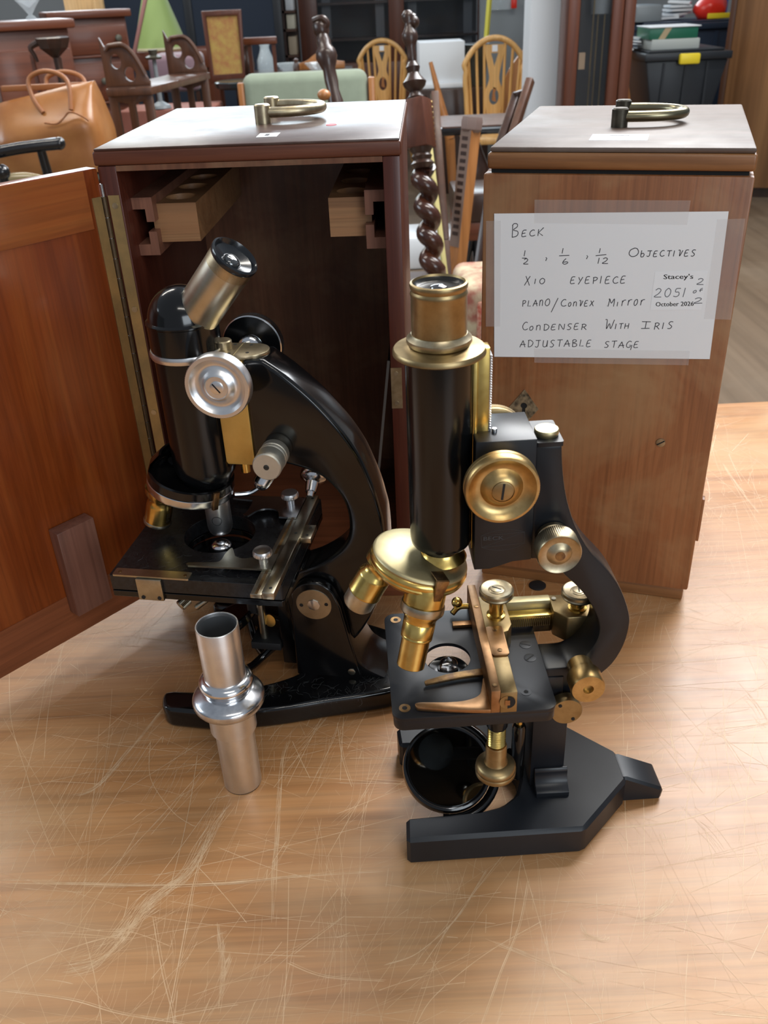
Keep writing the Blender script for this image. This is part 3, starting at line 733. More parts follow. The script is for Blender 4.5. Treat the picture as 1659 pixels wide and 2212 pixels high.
# ================================================================== MICROSCOPE WITH SLANTED EYEPIECE (left)
def slot_screw(parent, m, r, mat, slot=True, h=0.0008, name='screw'):
    b = BM(); lathe(b, [(0, 0), (r, 0), (r, h * 0.7), (r * 0.85, h), (0, h)], 20, m); s = obj(name, b, mat, parent)
    if slot:
        b = BM(); box(b, -r * 0.85, r * 0.85, -r * 0.11, r * 0.11, h, h + 0.00012, m); obj('screw_slot', b, M['dark'], s)
    return s

s1 = thing('microscope', 'glossy black microscope with slanted silver eyepiece before the open case', 'microscope', (-0.1221, 0.5492, 0), R(-10.7))
# --- foot
near = [(-0.0345, -0.0665), (-0.029, -0.0712), (-0.02, -0.0722), (0.0127, -0.0712), (0.0513, -0.0617), (0.0829, -0.0500), (0.115, -0.0390), (0.132, -0.0310), (0.140, -0.018)]
inner = [(0.063, 0.008), (0.0605, 0.017), (0.050, 0.0275), (0.0308, 0.0385), (0.004, 0.0480), (-0.02, 0.0510), (-0.032, 0.0520), (-0.0375, 0.0560)]
outl = near + [(x, -y) for x, y in near[::-1]] + [(x, y) for x, y in inner[::-1]] + [(x, -y) for x, y in inner]
outl = smooth2(outl, 4, True)
b = BM(); prism(b, outl, 0.0, 0.018, 'xy'); obj('foot', b, M['enamel'], s1, 0.0038, 4, 50, 0.9, label='black enamelled horseshoe foot')
# --- cheeks
ck = [(0.0562, 0.0165), (0.0568, 0.0742), (0.0585, 0.0862)] + [(0.0745 + 0.0168 * math.cos(a), 0.0855 + 0.0168 * math.sin(a)) for a in [R(165 - 15 * i) for i in range(10)]] + [(0.0935, 0.0820), (0.0985, 0.0524), (0.1035, 0.030), (0.1065, 0.0165)]
for s in (-1, 1):
    b = BM(); prism(b, ck, s * 0.0145, s * 0.0225); obj('pillar_cheek', b, M['enamel'], s1, 0.0014, 3, 40)
b = BM(); prism(b, smooth2([(0.098, 0.056), (0.1025, 0.038), (0.109, 0.026), (0.124, 0.0178)], 5) + [(0.098, 0.0178)], -0.0205, 0.0205); obj('pillar_skirt', b, M['enamel'], s1, 0.001)
pm = axm((0.0745, -0.0225, 0.0835), (0, -1, 0))
b = BM(); lathe(b, [(0, 0), (0.0130, 0), (0.0128, 0.0005), (0, 0.0006)], 40, pm); pd = obj('pivot_plate', b, M['nickel'], s1)
b = BM(); lathe(b, [(0, 0.0006), (0.0048, 0.0006), (0.0046, 0.0012), (0.0022, 0.0018), (0, 0.0019)], 8, pm); obj('pivot_nut', b, M['steel'], pd, sharp=20)
for dx in (-0.0092, 0.0092):
    b = BM(); cyl(b, 0.0014, 0.0005, 0.0007, 14, pm @ Matrix.Translation((dx, -0.001 * (1 if dx < 0 else -1), 0))); obj('key_hole', b, M['dark'], pd)
slot_screw(s1, axm((0.0985, -0.0225, 0.0235), (0, -1, 0)), 0.0028, M['nickel'], False)
# --- limb
lo = smooth2([(0.0543, 0.2636), (0.0674, 0.2538), (0.0824, 0.2400), (0.0925, 0.2287), (0.1025, 0.2158), (0.1100, 0.2035), (0.1149, 0.1926), (0.1213, 0.1735), (0.1245, 0.1594), (0.1262, 0.1498), (0.1270, 0.130), (0.1255, 0.110), (0.1215, 0.0895), (0.1147, 0.0712), (0.1031, 0.0500), (0.090, 0.036)], 3)
li = smooth2([(0.0535, 0.098), (0.061, 0.1049), (0.0750, 0.1111), (0.0877, 0.1196), (0.0965, 0.1285), (0.1014, 0.1390), (0.1019, 0.1531), (0.0992, 0.1647), (0.0941, 0.1735), (0.0861, 0.1819), (0.0756, 0.1870), (0.0635, 0.1905), (0.0520, 0.1925)], 3)
limb = lo + [(0.062, 0.036), (0.0525, 0.055), (0.050, 0.085)] + li + [(0.0405, 0.1925), (0.0405, 0.2636)]
b = BM(); prism(b, limb, -0.0138, 0.0138); obj('limb', b, M['enamel'], s1, 0.0030, 4, 50, 0.9, label='curved black enamelled limb')
# --- slide, top plate, screws
b = BM(); prism(b, [(0.0200, 0.262), (0.0203, 0.1905), (0.0215, 0.1885), (0.0385, 0.1885), (0.0404, 0.1890), (0.0404, 0.262)], -0.0122, 0.0122); obj('focus_slide', b, M['gold'], s1, 0.0006, label='plain yellow brass focusing slide')
b = BM(); cyl(b, 0.0033, 0.1795, 0.1885, 18, Matrix.Translation((0.0305, -0.004, 0))); obj('slide_pin', b, M['brass'], s1)
tp = [(0.016, -0.0115)] + [(0.0435, -0.0115)] + circ(0.0435, 0, 0.0115, 14, a0=R(-80), a1=R(80), endpoint=True) + [(0.0435, 0.0115), (0.016, 0.0115)]
b = BM(); prism(b, tp, 0.2625, 0.2658, 'xy'); pl = obj('top_plate', b, M['brass_grey'], s1, 0.0005)
b = BM(); lathe(b, [(0, 0.2658), (0.0055, 0.2658), (0.0055, 0.2705), (0.0048, 0.2712), (0, 0.2714)], 24, Matrix.Translation((0.0245, 0.0015, 0))); obj('stop_screw', b, M['brass_grey'], pl)
for px_, py_ in ((0.030, 0.008), (0.031, -0.0085), (0.0425, -0.0065), (0.041, 0.0075)):
    b = BM(); cyl(b, 0.0012, 0.2658, 0.26592, 12, Matrix.Translation((px_, py_, 0))); obj('screw_hole', b, M['dark'], pl)
b = BM(); box(b, 0.0345, 0.0349, -0.0115, 0.0115, 0.2658, 0.2660); obj('plate_joint', b, M['brass_pale'], pl)
# --- body tube, collar, dome
b = BM(); lathe(b, [(0, 0.166), (0.0135, 0.166), (0.0160, 0.1675), (0.0213, 0.180), (0.0216, 0.184), (0.0216, 0.262), (0, 0.262)], 64); obj('body_tube', b, M['blacktube'], s1)
b = BM(); lathe(b, [(0.0205, 0.2618), (0.0232, 0.2622), (0.0238, 0.2638), (0.0238, 0.2652), (0.0232, 0.2668), (0.0205, 0.267)], 120, knurl=(2, 3, 0.00018)); obj('collar_ring', b, M['alu'], s1)
b = BM(); lathe(b, [(0, 0.2668), (0.0226, 0.2668), (0.0226, 0.2835), (0.0232, 0.2842), (0.0232, 0.2852), (0.0222, 0.2860)] + [(0.0216 * math.cos(R(5 + 8.5 * i)), 0.2845 + 0.0222 * math.sin(R(5 + 8.5 * i))) for i in range(10)] + [(0, 0.3067)], 64); hd = obj('prism_head', b, M['enamel'], s1, label='domed black prism head')
ea, ez = R(41), R(-12)
ed = Vector((math.sin(ea) * math.cos(ez), math.sin(ea) * math.sin(ez), math.cos(ea)))
em = axm((0.0020, 0.0, 0.2785), ed)
b = BM(); lathe(b, [(0, 0.008), (0.0141, 0.008), (0.0143, 0.010), (0.0143, 0.0545), (0.0139, 0.0548), (0, 0.0548)], 56, em); ey_ = obj('eyepiece', b, M['silver_dull'], s1, label='slanted dull silver eyepiece')
b = BM(); lathe(b, [(0.0139, 0.0545), (0.0144, 0.0547), (0.0144, 0.0612), (0.0139, 0.0615)], 56, em); obj('brass_band', b, M['brass_grey'], ey_)
b = BM(); lathe(b, [(0.0139, 0.0612), (0.0149, 0.0618), (0.0152, 0.0630), (0.0150, 0.0645), (0.0138, 0.0652), (0.0130, 0.0640), (0.0122, 0.0622), (0.0060, 0.0600), (0.0056, 0.0604), (0, 0.0598)], 56, em); obj('eye_cap', b, plain('black_eye_cap', (0.012, 0.014, 0.017), 0.18), ey_)
b = BM(); lathe(b, [(0.0056, 0.0600), (0.0052, 0.0612), (0.0038, 0.0622), (0.0018, 0.0627), (0, 0.0628)], 28, em); obj('eye_lens', b, M['lens_dark'], ey_)
# --- coarse focus wheels
wp = [(0, 0.0), (0.0060, 0.0), (0.0060, 0.006), (0.0085, 0.0085), (0.0200, 0.0105), (0.0206, 0.0112), (0.0206, 0.0178), (0.0200, 0.0186), (0.0178, 0.0186), (0.0168, 0.0178), (0.0150, 0.0158), (0.0128, 0.0154), (0.0105, 0.0166), (0.0090, 0.0186), (0.0074, 0.0192), (0.0070, 0.0186), (0, 0.0186)]
for s, nm in ((-1, 'near'), (1, 'far')):
    wm = axm((0.0325, s * 0.0225, 0.2560), (0, s, 0))
    b = BM(); lathe(b, wp, 168, wm, knurl=(6, 6, 0.00022)); w_ = obj('focus_wheel', b, M['alu'] if s < 0 else M['steel'], s1, label='turned aluminium coarse focus wheel')
    slot_screw(w_, wm @ Matrix.Translation((0, 0, 0.0186)) @ Matrix.Rotation(R(-52), 4, 'Z'), 0.0042, M['alu'], True, 0.0009)
    b = BM(); cyl(b, 0.0045, -0.011, 0.001, 20, wm); obj('wheel_axle', b, M['steel'], w_)
# back of the far wheel: black hollow with a bright hub ball
wm = axm((0.0325, 0.0225, 0.2560), (0, 1, 0))
b = BM(); lathe(b, [(0.0088, 0.0080), (0.0198, 0.0100), (0.0198, 0.0099), (0.0090, 0.0078)], 64, wm); obj('wheel_hollow', b, M['blacktube'], s1)
b = BM(); ball(b, (0.0325, 0.0285, 0.2560), 0.0088, 28); obj('wheel_hub', b, M['chrome'], s1)
# --- fine focus drum
fm = axm((0.0560, -0.0135, 0.2000), (0, -1, 0))
b = BM(); lathe(b, [(0, 0), (0.0092, 0), (0.0096, 0.0008), (0.0096, 0.0060), (0.0091, 0.0066), (0.0091, 0.0075), (0.0098, 0.0083), (0.0098, 0.0094), (0.0092, 0.0102), (0.0096, 0.0112), (0.0096, 0.0215), (0.0088, 0.0224), (0, 0.0224)], 120, fm, knurl=(10, 10, 0.00014)); fd = obj('fine_focus_drum', b, M['alu_frost'], s1)
slot_screw(fd, fm @ Matrix.Translation((0, 0, 0.0223)), 0.0019, plain('dark_screw', (0.05, 0.05, 0.045), 0.5, 0.6), True, 0.0004)
# --- nosepiece
t_ = R(13); nv = Vector((math.sin(t_), 0, math.cos(t_))); e1 = Vector((math.cos(t_), 0, -math.sin(t_)))
nm_ = Matrix.Translation((-0.0128, 0, 0.1672)) @ Matrix.Rotation(t_, 4, 'Y')
b = BM(); lathe(b, [(0, -0.0050), (0.0270, -0.0050), (0.0300, -0.0042), (0.0303, -0.0030), (0.0303, 0.0012), (0.0292, 0.0020), (0, 0.0020)], 72, nm_); obj('nosepiece_ring', b, M['steel'], s1, label='bright revolving nosepiece ring')
b = BM(); lathe(b, [(0.0285, 0.0018), (0.0300, 0.0022), (0.0296, 0.0075), (0.0278, 0.0080), (0.0270, 0.0060), (0.0160, 0.0040), (0, 0.0040)], 72, nm_); sh = obj('nosepiece_shell', b, M['enamel'], s1)
b = BM(); lathe(b, [(0.0296, 0.0070), (0.0286, 0.0130), (0.0230, 0.0205), (0.0215, 0.0205), (0.0268, 0.0125), (0.0272, 0.0070)], 30, nm_, R(85), R(205)); obj('nosepiece_guard', b, M['enamel'], s1)
b = BM(); cyl(b, 0.0034, 0, 0.0012, 18, nm_ @ axm((-0.0185, 0.012, 0.0048), (0.25, -0.1, 1))); obj('plug_screw', b, plain('grey_plug', (0.05, 0.05, 0.055), 0.3, 0.7), sh)
b = BM(); cyl(b, 0.0122, -0.0, 0.016, 32, Matrix.Translation((0, 0, 0.1545))); obj('nosepiece_mount', b, M['blacktube'], s1)
b = BM(); box(b, -0.0022, 0.0022, -0.0012, 0.0012, -0.0055, 0.0085, nm_ @ Matrix.Rotation(R(-38), 4, 'Z') @ Matrix.Translation((0.0308, 0, 0)) @ Matrix.Rotation(R(90), 4, 'Z')); obj('nosepiece_clip', b, M['brass_dark'], s1, 0.0005)
# objectives
om = axm((0.0038, 0.0, 0.1560), (0, 0, -1))
b = BM(); lathe(b, [(0, -0.004), (0.0090, -0.004), (0.0090, 0.0235), (0.0083, 0.0268), (0.0072, 0.0288), (0.0045, 0.0300), (0, 0.0300)], 48, om); ob = obj('objective', b, M['alu'], s1, label='silver objective above the stage opening')
b = BM()
for rr in (0.0036, 0.0032):
    pts = [(0.00912 * math.cos(R(-100) + p[0] / 0.0091), 0.00912 * math.sin(R(-100) + p[0] / 0.0091), p[1]) for p in circ(0, 0.0155, rr, 36)]
    tube(b, pts, 0.00010, 4, True, om)
obj('engraved_circle', b, M['dark'], ob)
lm = axm((-0.0345, -0.004, 0.1590), (-0.30, -0.02, -1))
b = BM(); lathe(b, [(0, -0.004), (0.0118, -0.004), (0.0112, 0.001), (0.0092, 0.0035), (0.0086, 0.0060), (0.0092, 0.0085), (0.0094, 0.0100), (0.0094, 0.0228), (0, 0.0228)], 48, lm); ob2 = obj('objective', b, M['brass'], s1, label='yellow brass objective on the nosepiece')
b = BM(); lathe(b, [(0.0090, 0.0226), (0.0099, 0.0231), (0.0102, 0.0242), (0.0098, 0.0254), (0.0070, 0.0258), (0.0066, 0.0244), (0, 0.0244)], 48, lm); obj('objective_tip', b, M['nickel'], ob2)
def wrap_text(txt, h, m, r, a_c, z_c, rot, mat, parent, name='engraving'):
    tb = text_bm(txt, h, Matrix.Rotation(rot, 4, 'Z'))
    xs = [v.co.x for v in tb.verts]; ys = [v.co.y for v in tb.verts]; mx, my = (min(xs) + max(xs)) / 2, (min(ys) + max(ys)) / 2
    for v in tb.verts:
        a = a_c + (v.co.x - mx) / r
        v.co = m @ Vector((r * math.cos(a), r * math.sin(a), z_c - (v.co.y - my)))
    return obj(name, tb, mat, parent)
wrap_text('0.22', 0.0032, lm, 0.00948, R(-62), 0.0165, R(90), M['dark'], ob2)
wrap_text('10', 0.0032, lm, 0.00948, R(-100), 0.0175, R(90), M['dark'], ob2)
# --- stage
def stage_plate(z0, z1, grow=0.0): return holed(BM(), rrect(-0.0560 - grow, 0.0655 + grow, -0.0605 - grow, 0.0555 + grow, 0.0015, 3), [circ(0.003, -0.001, 0.0255, 48)], z0, z1)
obj('stage_plate', stage_plate(0.1140, 0.1255), M['enamel_dusty'], s1, 0.0004, 1, 30, 0.9, label='square black stage plate with round opening')
obj('stage_underplate', stage_plate(0.1085, 0.1130), M['enamel'], s1, 0.0004, 1, 30, 0.9)
b = BM(); box(b, 0.045, 0.0655, -0.013, 0.013, 0.090, 0.1084); obj('stage_bracket', b, M['enamel'], s1, 0.001)
# mechanical stage: two rails on the right, two fingers, thumb screws
b = BM(); box(b, 0.0565, 0.0648, -0.0765, 0.0510, 0.1257, 0.1312); rl = obj('stage_rail', b, M['nickel'], s1, 0.0007)
b = BM(); box(b, 0.0485, 0.0563, -0.0760, 0.0510, 0.1257, 0.1290); r2 = obj('stage_rail', b, M['nickel'], s1, 0.0005)
b = BM(); box(b, 0.0515, 0.0535, -0.0755, 0.0505, 0.1290, 0.1292); obj('rail_groove', b, M['brass_dark'], r2)
b = BM(); box(b, 0.0648, 0.0725, -0.0080, 0.0100, 0.1257, 0.1300); obj('rail_tab', b, M['nickel'], s1, 0.0004)
for px_, py_ in ((0.0612, -0.071), (0.0612, 0.046), (0.061, -0.004), (0.069, 0.006), (0.069, -0.004)):
    b = BM(); cyl(b, 0.0011, 0.1312 if px_ < 0.065 else 0.13, 0.1314 if px_ < 0.065 else 0.1302, 10, Matrix.Translation((px_, py_, 0))); obj('screw', b, M['dark'], rl)
fn = smooth2([(0.0556, -0.0495), (0.030, -0.0500), (-0.0025, -0.0505)], 2) + smooth2([(-0.0042, -0.0490), (-0.0025, -0.0470), (0.009, -0.0455), (0.0175, -0.0435), (0.0185, -0.0340), (0.0205, -0.0265), (0.0225, -0.0285)], 4) + smooth2([(0.0262, -0.0360), (0.032, -0.0385), (0.040, -0.0360), (0.0556, -0.0300)], 3)
b = BM(); prism(b, fn, 0.1292, 0.1306, 'xy'); obj('slide_finger', b, M['nickel'], s1)
ff = smooth2([(0.0556, 0.0470), (0.030, 0.0470), (0.0005, 0.0440)], 2) + [(0.0000, 0.0415), (0.016, 0.0400)] + smooth2([(0.0170, 0.0330), (0.0165, 0.0230), (0.0150, 0.0185), (0.0190, 0.0170), (0.0235, 0.0250), (0.0310, 0.0290), (0.0390, 0.0265), (0.0425, 0.0180)], 4) + [(0.0556, 0.0180)]
b = BM(); prism(b, ff, 0.1292, 0.1306, 'xy'); obj('slide_finger', b, M['steel'], s1)
for px_, py_ in ((0.0480, -0.0415), (0.0465, 0.0370)):
    b = BM(); lathe(b, [(0, 0), (0.0030, 0), (0.0030, 0.0050), (0.0058, 0.0056), (0.0066, 0.0064), (0.0066, 0.0088), (0.0058, 0.0100), (0, 0.0112)], 64, Matrix.Translation((px_, py_, 0.1306)), knurl=(4, 5, 0.00022)); obj('thumb_screw', b, M['alu'], s1)
km = axm((0.0585, 0.0480, 0.1310), (0.03, 0.82, 0.57))
b = BM(); lathe(b, [(0, 0), (0.0028, 0), (0.0030, 0.004), (0.0042, 0.0042), (0.0052, 0.0120), (0.0060, 0.0125), (0.0098, 0.0150), (0.0105, 0.0170), (0.0105, 0.0205), (0.0095, 0.0225), (0.0060, 0.0240), (0, 0.0244)], 36, km); obj('traverse_knob', b, M['chrome'], s1)
# small ball-ended stop lever behind the nosepiece
b = BM(); ball(b, (0.0330, 0.018, 0.1590), 0.0062, 22); tube(b, [(0.0330, 0.018, 0.1590), (0.0370, 0.021, 0.1650)], 0.0064, 14); tube(b, smooth2([(0.0330, 0.016, 0.1570), (0.0250, 0.012, 0.1530), (0.0150, 0.008, 0.1535)], 4), 0.0016, 8); obj('stop_lever', b, M['chrome'], s1)
# L plate at the left front corner
b = BM(); prism(b, rrect(-0.0530, 0.0012, -0.0612, -0.0530, 0.001, 2), 0.1255, 0.1268, 'xy'); lp = obj('edge_plate', b, M['nickel'], s1)
b = BM(); box(b, -0.0362, -0.0182, -0.0628, -0.0606, 0.1083, 0.1252); tb = obj('edge_tab', b, M['nickel'], s1, 0.0004)
for xx in (-0.0328, -0.0212):
    b = BM(); cyl(b, 0.0014, 0, 0.0003, 14, axm((xx, -0.0628, 0.1106), (0, -1, 0))); obj('screw', b, M['dark'], tb)
for xx in (-0.049, -0.0025):
    b = BM(); cyl(b, 0.0013, 0.1268, 0.1270, 14, Matrix.Translation((xx, -0.0572, 0))); obj('screw', b, M['brass_dark'], lp)
# --- below the stage
b = BM(); lathe(b, [(0, 0.083), (0.0150, 0.083), (0.0250, 0.0900), (0.0268, 0.0950), (0.0268, 0.1080), (0, 0.1080)], 48, Matrix.Translation((0.003, -0.004, 0))); obj('condenser_mount', b, M['enamel'], s1)
b = BM(); lathe(b, [(0, 0.108), (0.0100, 0.108), (0.0090, 0.1190), (0.0076, 0.1210), (0, 0.1210)], 36, Matrix.Translation((0.006, -0.0085, 0))); cn = obj('condenser_top', b, M['blacktube'], s1)
b = BM(); lathe(b, [(0.0075, 0.1208), (0.0066, 0.1222), (0.0040, 0.1236), (0, 0.1240)], 28, Matrix.Translation((0.006, -0.0085, 0))); obj('condenser_lens', b, M['chrome'], cn)
b = BM(); lathe(b, [(0, 0), (0.0018, 0), (0.0018, 0.006), (0.0040, 0.0065), (0.0042, 0.0135), (0.0034, 0.0142), (0, 0.0142)], 48, axm((-0.0140, -0.024, 0.0880), (-0.55, -0.75, -0.35)), knurl=(3, 4, 0.0003)); obj('centring_screw', b, M['nickel'], s1)
b = BM(); lathe(b, [(0, 0), (0.0020, 0), (0.0022, 0.0115), (0.0016, 0.0125), (0, 0.0127)], 20, axm((-0.0020, -0.026, 0.0860), (-0.75, -0.5, -0.45))); obj('iris_lever', b, M['nickel'], s1)
b = BM(); box(b, 0.0415, 0.0525, -0.0085, 0.0085, 0.0145, 0.1084); obj('tail_bar', b, M['enamel'], s1, 0.0012)
b = BM(); box(b, 0.0180, 0.0415, -0.0105, 0.0105, 0.0280, 0.0345); cyl(b, 0.0062, 0.055, 0.108, 24, Matrix.Translation((0.020, 0.004, 0))); obj('substage_carrier', b, M['blackmatt'], s1, 0.0006)
b = BM(); cyl(b, 0.0030, 0.0345, 0.066, 18, Matrix.Translation((0.0270, -0.003, 0))); obj('substage_rod', b, M['nickel'], s1)
b = BM(); lathe(b, [(0, 0), (0.0052, 0), (0.0050, 0.0012), (0, 0.0016)], 24, axm((0.0335, -0.003, 0.0510), (-0.3, -1, 0.2))); gd = obj('brass_disc', b, M['brass'], s1)
mc = Vector((-0.0035, 0.0, 0.0430)); mn = Vector((-0.45, 0.10, 0.88)).normalized(); mm = axm(mc, mn)
b = BM(); lathe(b, [(0, -0.003), (0.0245, -0.003), (0.0255, -0.0015), (0.0255, 0.0030), (0.0240, 0.0036), (0.0232, 0.0028), (0, 0.0028)], 48, mm); mi = obj('mirror_cell', b, M['enamel'], s1)
b = BM(); lathe(b, [(0, 0.0028), (0.0230, 0.0028), (0.0230, 0.0030), (0, 0.0030)], 40, mm); obj('mirror_glass', b, M['mirror'], mi)
fk = [(0.0025 + 0.0315 * math.cos(a), 0.0315 * math.sin(a), 0.0415 - 0.0335 * max(0, math.cos(a * 0.5)) * 0) for a in [R(0)]]
arc = smooth2([(-0.0035, -0.0290, 0.0430), (0.002, -0.0285, 0.0310), (0.0075, -0.0230, 0.0165), (0.0150, -0.0120, 0.0105), (0.0230, 0.0000, 0.0130), (0.0340, 0.0030, 0.0230), (0.0400, 0.0030, 0.0300)], 6)
b = BM(); tube(b, arc, 0.0031, 12); tube(b, smooth2([(-0.0035, 0.0290, 0.0430), (0.002, 0.0285, 0.0310), (0.0075, 0.0230, 0.0165), (0.0150, 0.0120, 0.0105), (0.0230, 0.0000, 0.0130)], 6), 0.0031, 12); obj('mirror_fork', b, M['enamel'], s1)

# --- lint caught on the foot and stage
rl_ = random.Random(21)
b = BM()
def fibre(x, y, z, ln, r=0.00005):
    a = rl_.uniform(0, 6.28); pts = []
    for k in range(5):
        pts.append((x, y, z + 0.00015 + 0.0004 * rl_.random())); x += math.cos(a) * ln / 4; y += math.sin(a) * ln / 4; a += rl_.gauss(0, 0.6)
    tube(b, pts, r, 4)
for k in range(90): fibre(rl_.uniform(0.02, 0.115), rl_.uniform(-0.052, -0.030), 0.0182, rl_.uniform(0.002, 0.010))
for k in range(40): fibre(rl_.uniform(0.105, 0.128), rl_.uniform(-0.030, 0.0), 0.0182, rl_.uniform(0.003, 0.012))
for k in range(50): fibre(rl_.uniform(-0.05, 0.05), rl_.uniform(-0.057, -0.03), 0.1257, rl_.uniform(0.002, 0.009), 0.00005)
obj('lint', b, plain('grey_lint', (0.07, 0.07, 0.07), 0.9), s1, kind='stuff')
# ================================================================== BRASS AND BLACK MICROSCOPE (right)
s2 = thing('microscope', 'black and brass microscope with upright tube before the closed case', 'microscope', (0.0300, 0.4040, 0), R(1.6))
# --- foot
o_ = [(-0.027, -0.0475), (0.0803, -0.0478), (0.1160, -0.0125), (0.1160, 0.0125), (0.0803, 0.0478), (-0.027, 0.0475)]
inn = [(-0.026, 0.030), (0.020, 0.0285), (0.034, 0.0255), (0.0440, 0.0180), (0.0485, 0.006), (0.0485, -0.006), (0.0440, -0.0180), (0.034, -0.0255), (0.020, -0.0285), (-0.026, -0.030)]
b = BM(); prism(b, o_ + inn, 0.0, 0.022, 'xy'); ft = obj('foot', b, M['satin'], s2, 0.0022, 1, 30, 0.4, label='black horseshoe foot with a spur at the back')
b = BM(); prism(b, [(0.112, 0.0), (0.112, 0.0218), (0.1165, 0.0218), (0.1395, 0.0105), (0.1415, 0.0085), (0.1405, 0.0)], -0.0112, 0.0112); obj('foot_spur', b, M['satin'], s2, 0.0016, 1)
# --- pillar
b = BM(); box(b, 0.0535, 0.0745, -0.0122, 0.0122, 0.0220, 0.0960); obj('pillar', b, M['satin'], s2, 0.0006)
for s in (-1, 1):
    pr = [(0.0118, 0.0220), (0.0222, 0.0220), (0.0222, 0.0255)] + smooth2([(0.0212, 0.0262), (0.0172, 0.0285), (0.0150, 0.0325), (0.0145, 0.0362)], 4) + [(0.0135, 0.0380), (0.0118, 0.0380)]
    b = BM(); prism(b, [(s * y, z) for y, z in pr], 0.0560, 0.0765, 'yz'); obj('pillar_foot', b, M['satin'], s2, 0.0003)
pm2 = axm((0.0708, -0.0150, 0.0918), (0, -1, 0))
b = BM(); lathe(b, [(0, 0), (0.0094, 0), (0.0094, 0.0058), (0.0090, 0.0064), (0, 0.0066)], 40, pm2); pd2 = obj('pivot_disc', b, M['brass_aged'], s2)
for dx, dz in ((-0.0042, 0.0052), (0.0040, -0.0056)):
    b = BM(); cyl(b, 0.0011, 0.0064, 0.0068, 12, pm2 @ Matrix.Translation((dx, dz, 0))); obj('key_hole', b, M['dark'], pd2)
# --- limb
lo2 = smooth2([(0.0596, 0.2615), (0.0606, 0.2500), (0.0627, 0.2365), (0.0659, 0.2240), (0.0709, 0.2110), (0.0795, 0.1959), (0.0901, 0.1831), (0.0981, 0.1702), (0.1041, 0.1539), (0.1051, 0.1441), (0.1033, 0.1309), (0.0979, 0.1177), (0.0892, 0.1079), (0.0790, 0.0970), (0.0770, 0.0850)], 3)
li2 = smooth2([(0.0585, 0.1172), (0.0690, 0.1172), (0.0745, 0.1187), (0.0815, 0.1250), (0.0868, 0.1345), (0.0882, 0.1430), (0.0866, 0.1515), (0.0810, 0.1635), (0.0745, 0.1730), (0.0660, 0.1825), (0.0573, 0.1925)], 3)
b = BM(); prism(b, lo2 + [(0.0640, 0.0850), (0.0585, 0.095)] + li2 + [(0.0490, 0.1945), (0.0465, 0.1945), (0.0465, 0.2615)], -0.0118, 0.0118); obj('limb', b, M['satin'], s2, 0.0011, 2, 40, 0.6, label='black limb, its edges rubbed bright')
b = BM(); prism(b, rrect(0.0466, 0.0602, -0.0130, 0.0130, 0.0012, 2), 0.2615, 0.2640, 'xy'); obj('limb_cap', b, M['satin'], s2)
b = BM(); lathe(b, [(0, 0.2640), (0.0058, 0.2640), (0.0062, 0.2650), (0.0062, 0.2668), (0.0058, 0.2674), (0, 0.2676)], 32, Matrix.Translation((0.0533, -0.0035, 0))); obj('cap_button', b, M['brass_pale'], s2)
b = BM(); box(b, 0.0300, 0.0700, -0.0128, 0.0128, 0.0960, 0.1115); obj('stage_bracket', b, M['satin'], s2, 0.001)
# --- head block with engraved mark
hb = [(0.0158, 0.1930), (0.0240, 0.1930), (0.0300, 0.1948), (0.0360, 0.1968), (0.0460, 0.1975), (0.0460, 0.2680), (0.0158, 0.2680)]
b = BM(); prism(b, hb, -0.0165, 0.0165); hk = obj('head_block', b, M['satin'], s2, 0.0005)
M['engrave'] = plain('faint_engraving', (0.045, 0.05, 0.055), 0.5)
b = BM(); yv = -0.01662
TLc, TRc, BRc, BLc = (0.0192, 0.2142), (0.0418, 0.2150), (0.0420, 0.2082), (0.0196, 0.2070)
for q in ([TLc, TRc], [TRc, BRc], [BRc, BLc], [BLc, TLc], [BLc, TRc], smooth2([TLc, (0.025, 0.2163), (0.031, 0.2172), (0.037, 0.2167), TRc], 4), smooth2([BLc, (0.025, 0.2052), (0.031, 0.2047), (0.037, 0.2056), BRc], 4)):
    ribbon(b, [(x, yv, z) for x, z in q], 0.00011, (0, -1, 0))
obj('engraved_mark', b, M['engrave'], hk)
obj('engraved_name', text_bm('BECK', 0.0024, Matrix.Translation((0.0205, yv, 0.2112)) @ Matrix.Rotation(R(90), 4, 'X'), width=0.0105), M['engrave'], hk)
slot_screw(hk, Matrix.Translation((0.0265, -0.006, 0.2680)), 0.0014, M['steel'], False, 0.0022)
# --- body tube, flange, eyepiece
b = BM(); lathe(b, [(0, 0.1965), (0.0098, 0.1965), (0.0105, 0.1975), (0.0105, 0.2020), (0.0150, 0.2020), (0.0160, 0.2035), (0.0164, 0.2060), (0.0168, 0.3085), (0, 0.3085)], 64); obj('body_tube', b, M['blacktube'], s2, label='upright black body tube')
b = BM(); lathe(b, [(0.010, 0.3085), (0.0216, 0.3085), (0.0225, 0.3092), (0.0225, 0.3108), (0.0218, 0.3118), (0.0180, 0.3122), (0.0150, 0.3130), (0.0136, 0.3140), (0.010, 0.3140)], 72); obj('tube_flange', b, M['brass_aged'], s2)
b = BM(); lathe(b, [(0.0125, 0.3135), (0.0150, 0.3138), (0.0158, 0.3152), (0.0156, 0.3168), (0.0142, 0.3180), (0.0135, 0.3190), (0.0125, 0.3190)], 64); obj('draw_collar', b, M['brass_grey'], s2)
b = BM(); lathe(b, [(0.010, 0.3180), (0.0132, 0.3180), (0.0132, 0.3372), (0.0135, 0.3380), (0.0132, 0.3390), (0.0129, 0.3398), (0.0134, 0.3408), (0.0136, 0.3420), (0.0133, 0.3430), (0.0124, 0.3434), (0.0120, 0.3424), (0.0112, 0.3406), (0.0100, 0.3400), (0, 0.3400)], 72); ey2 = obj('eyepiece', b, M['brass_aged'], s2, label='brass eyepiece on top of the tube')
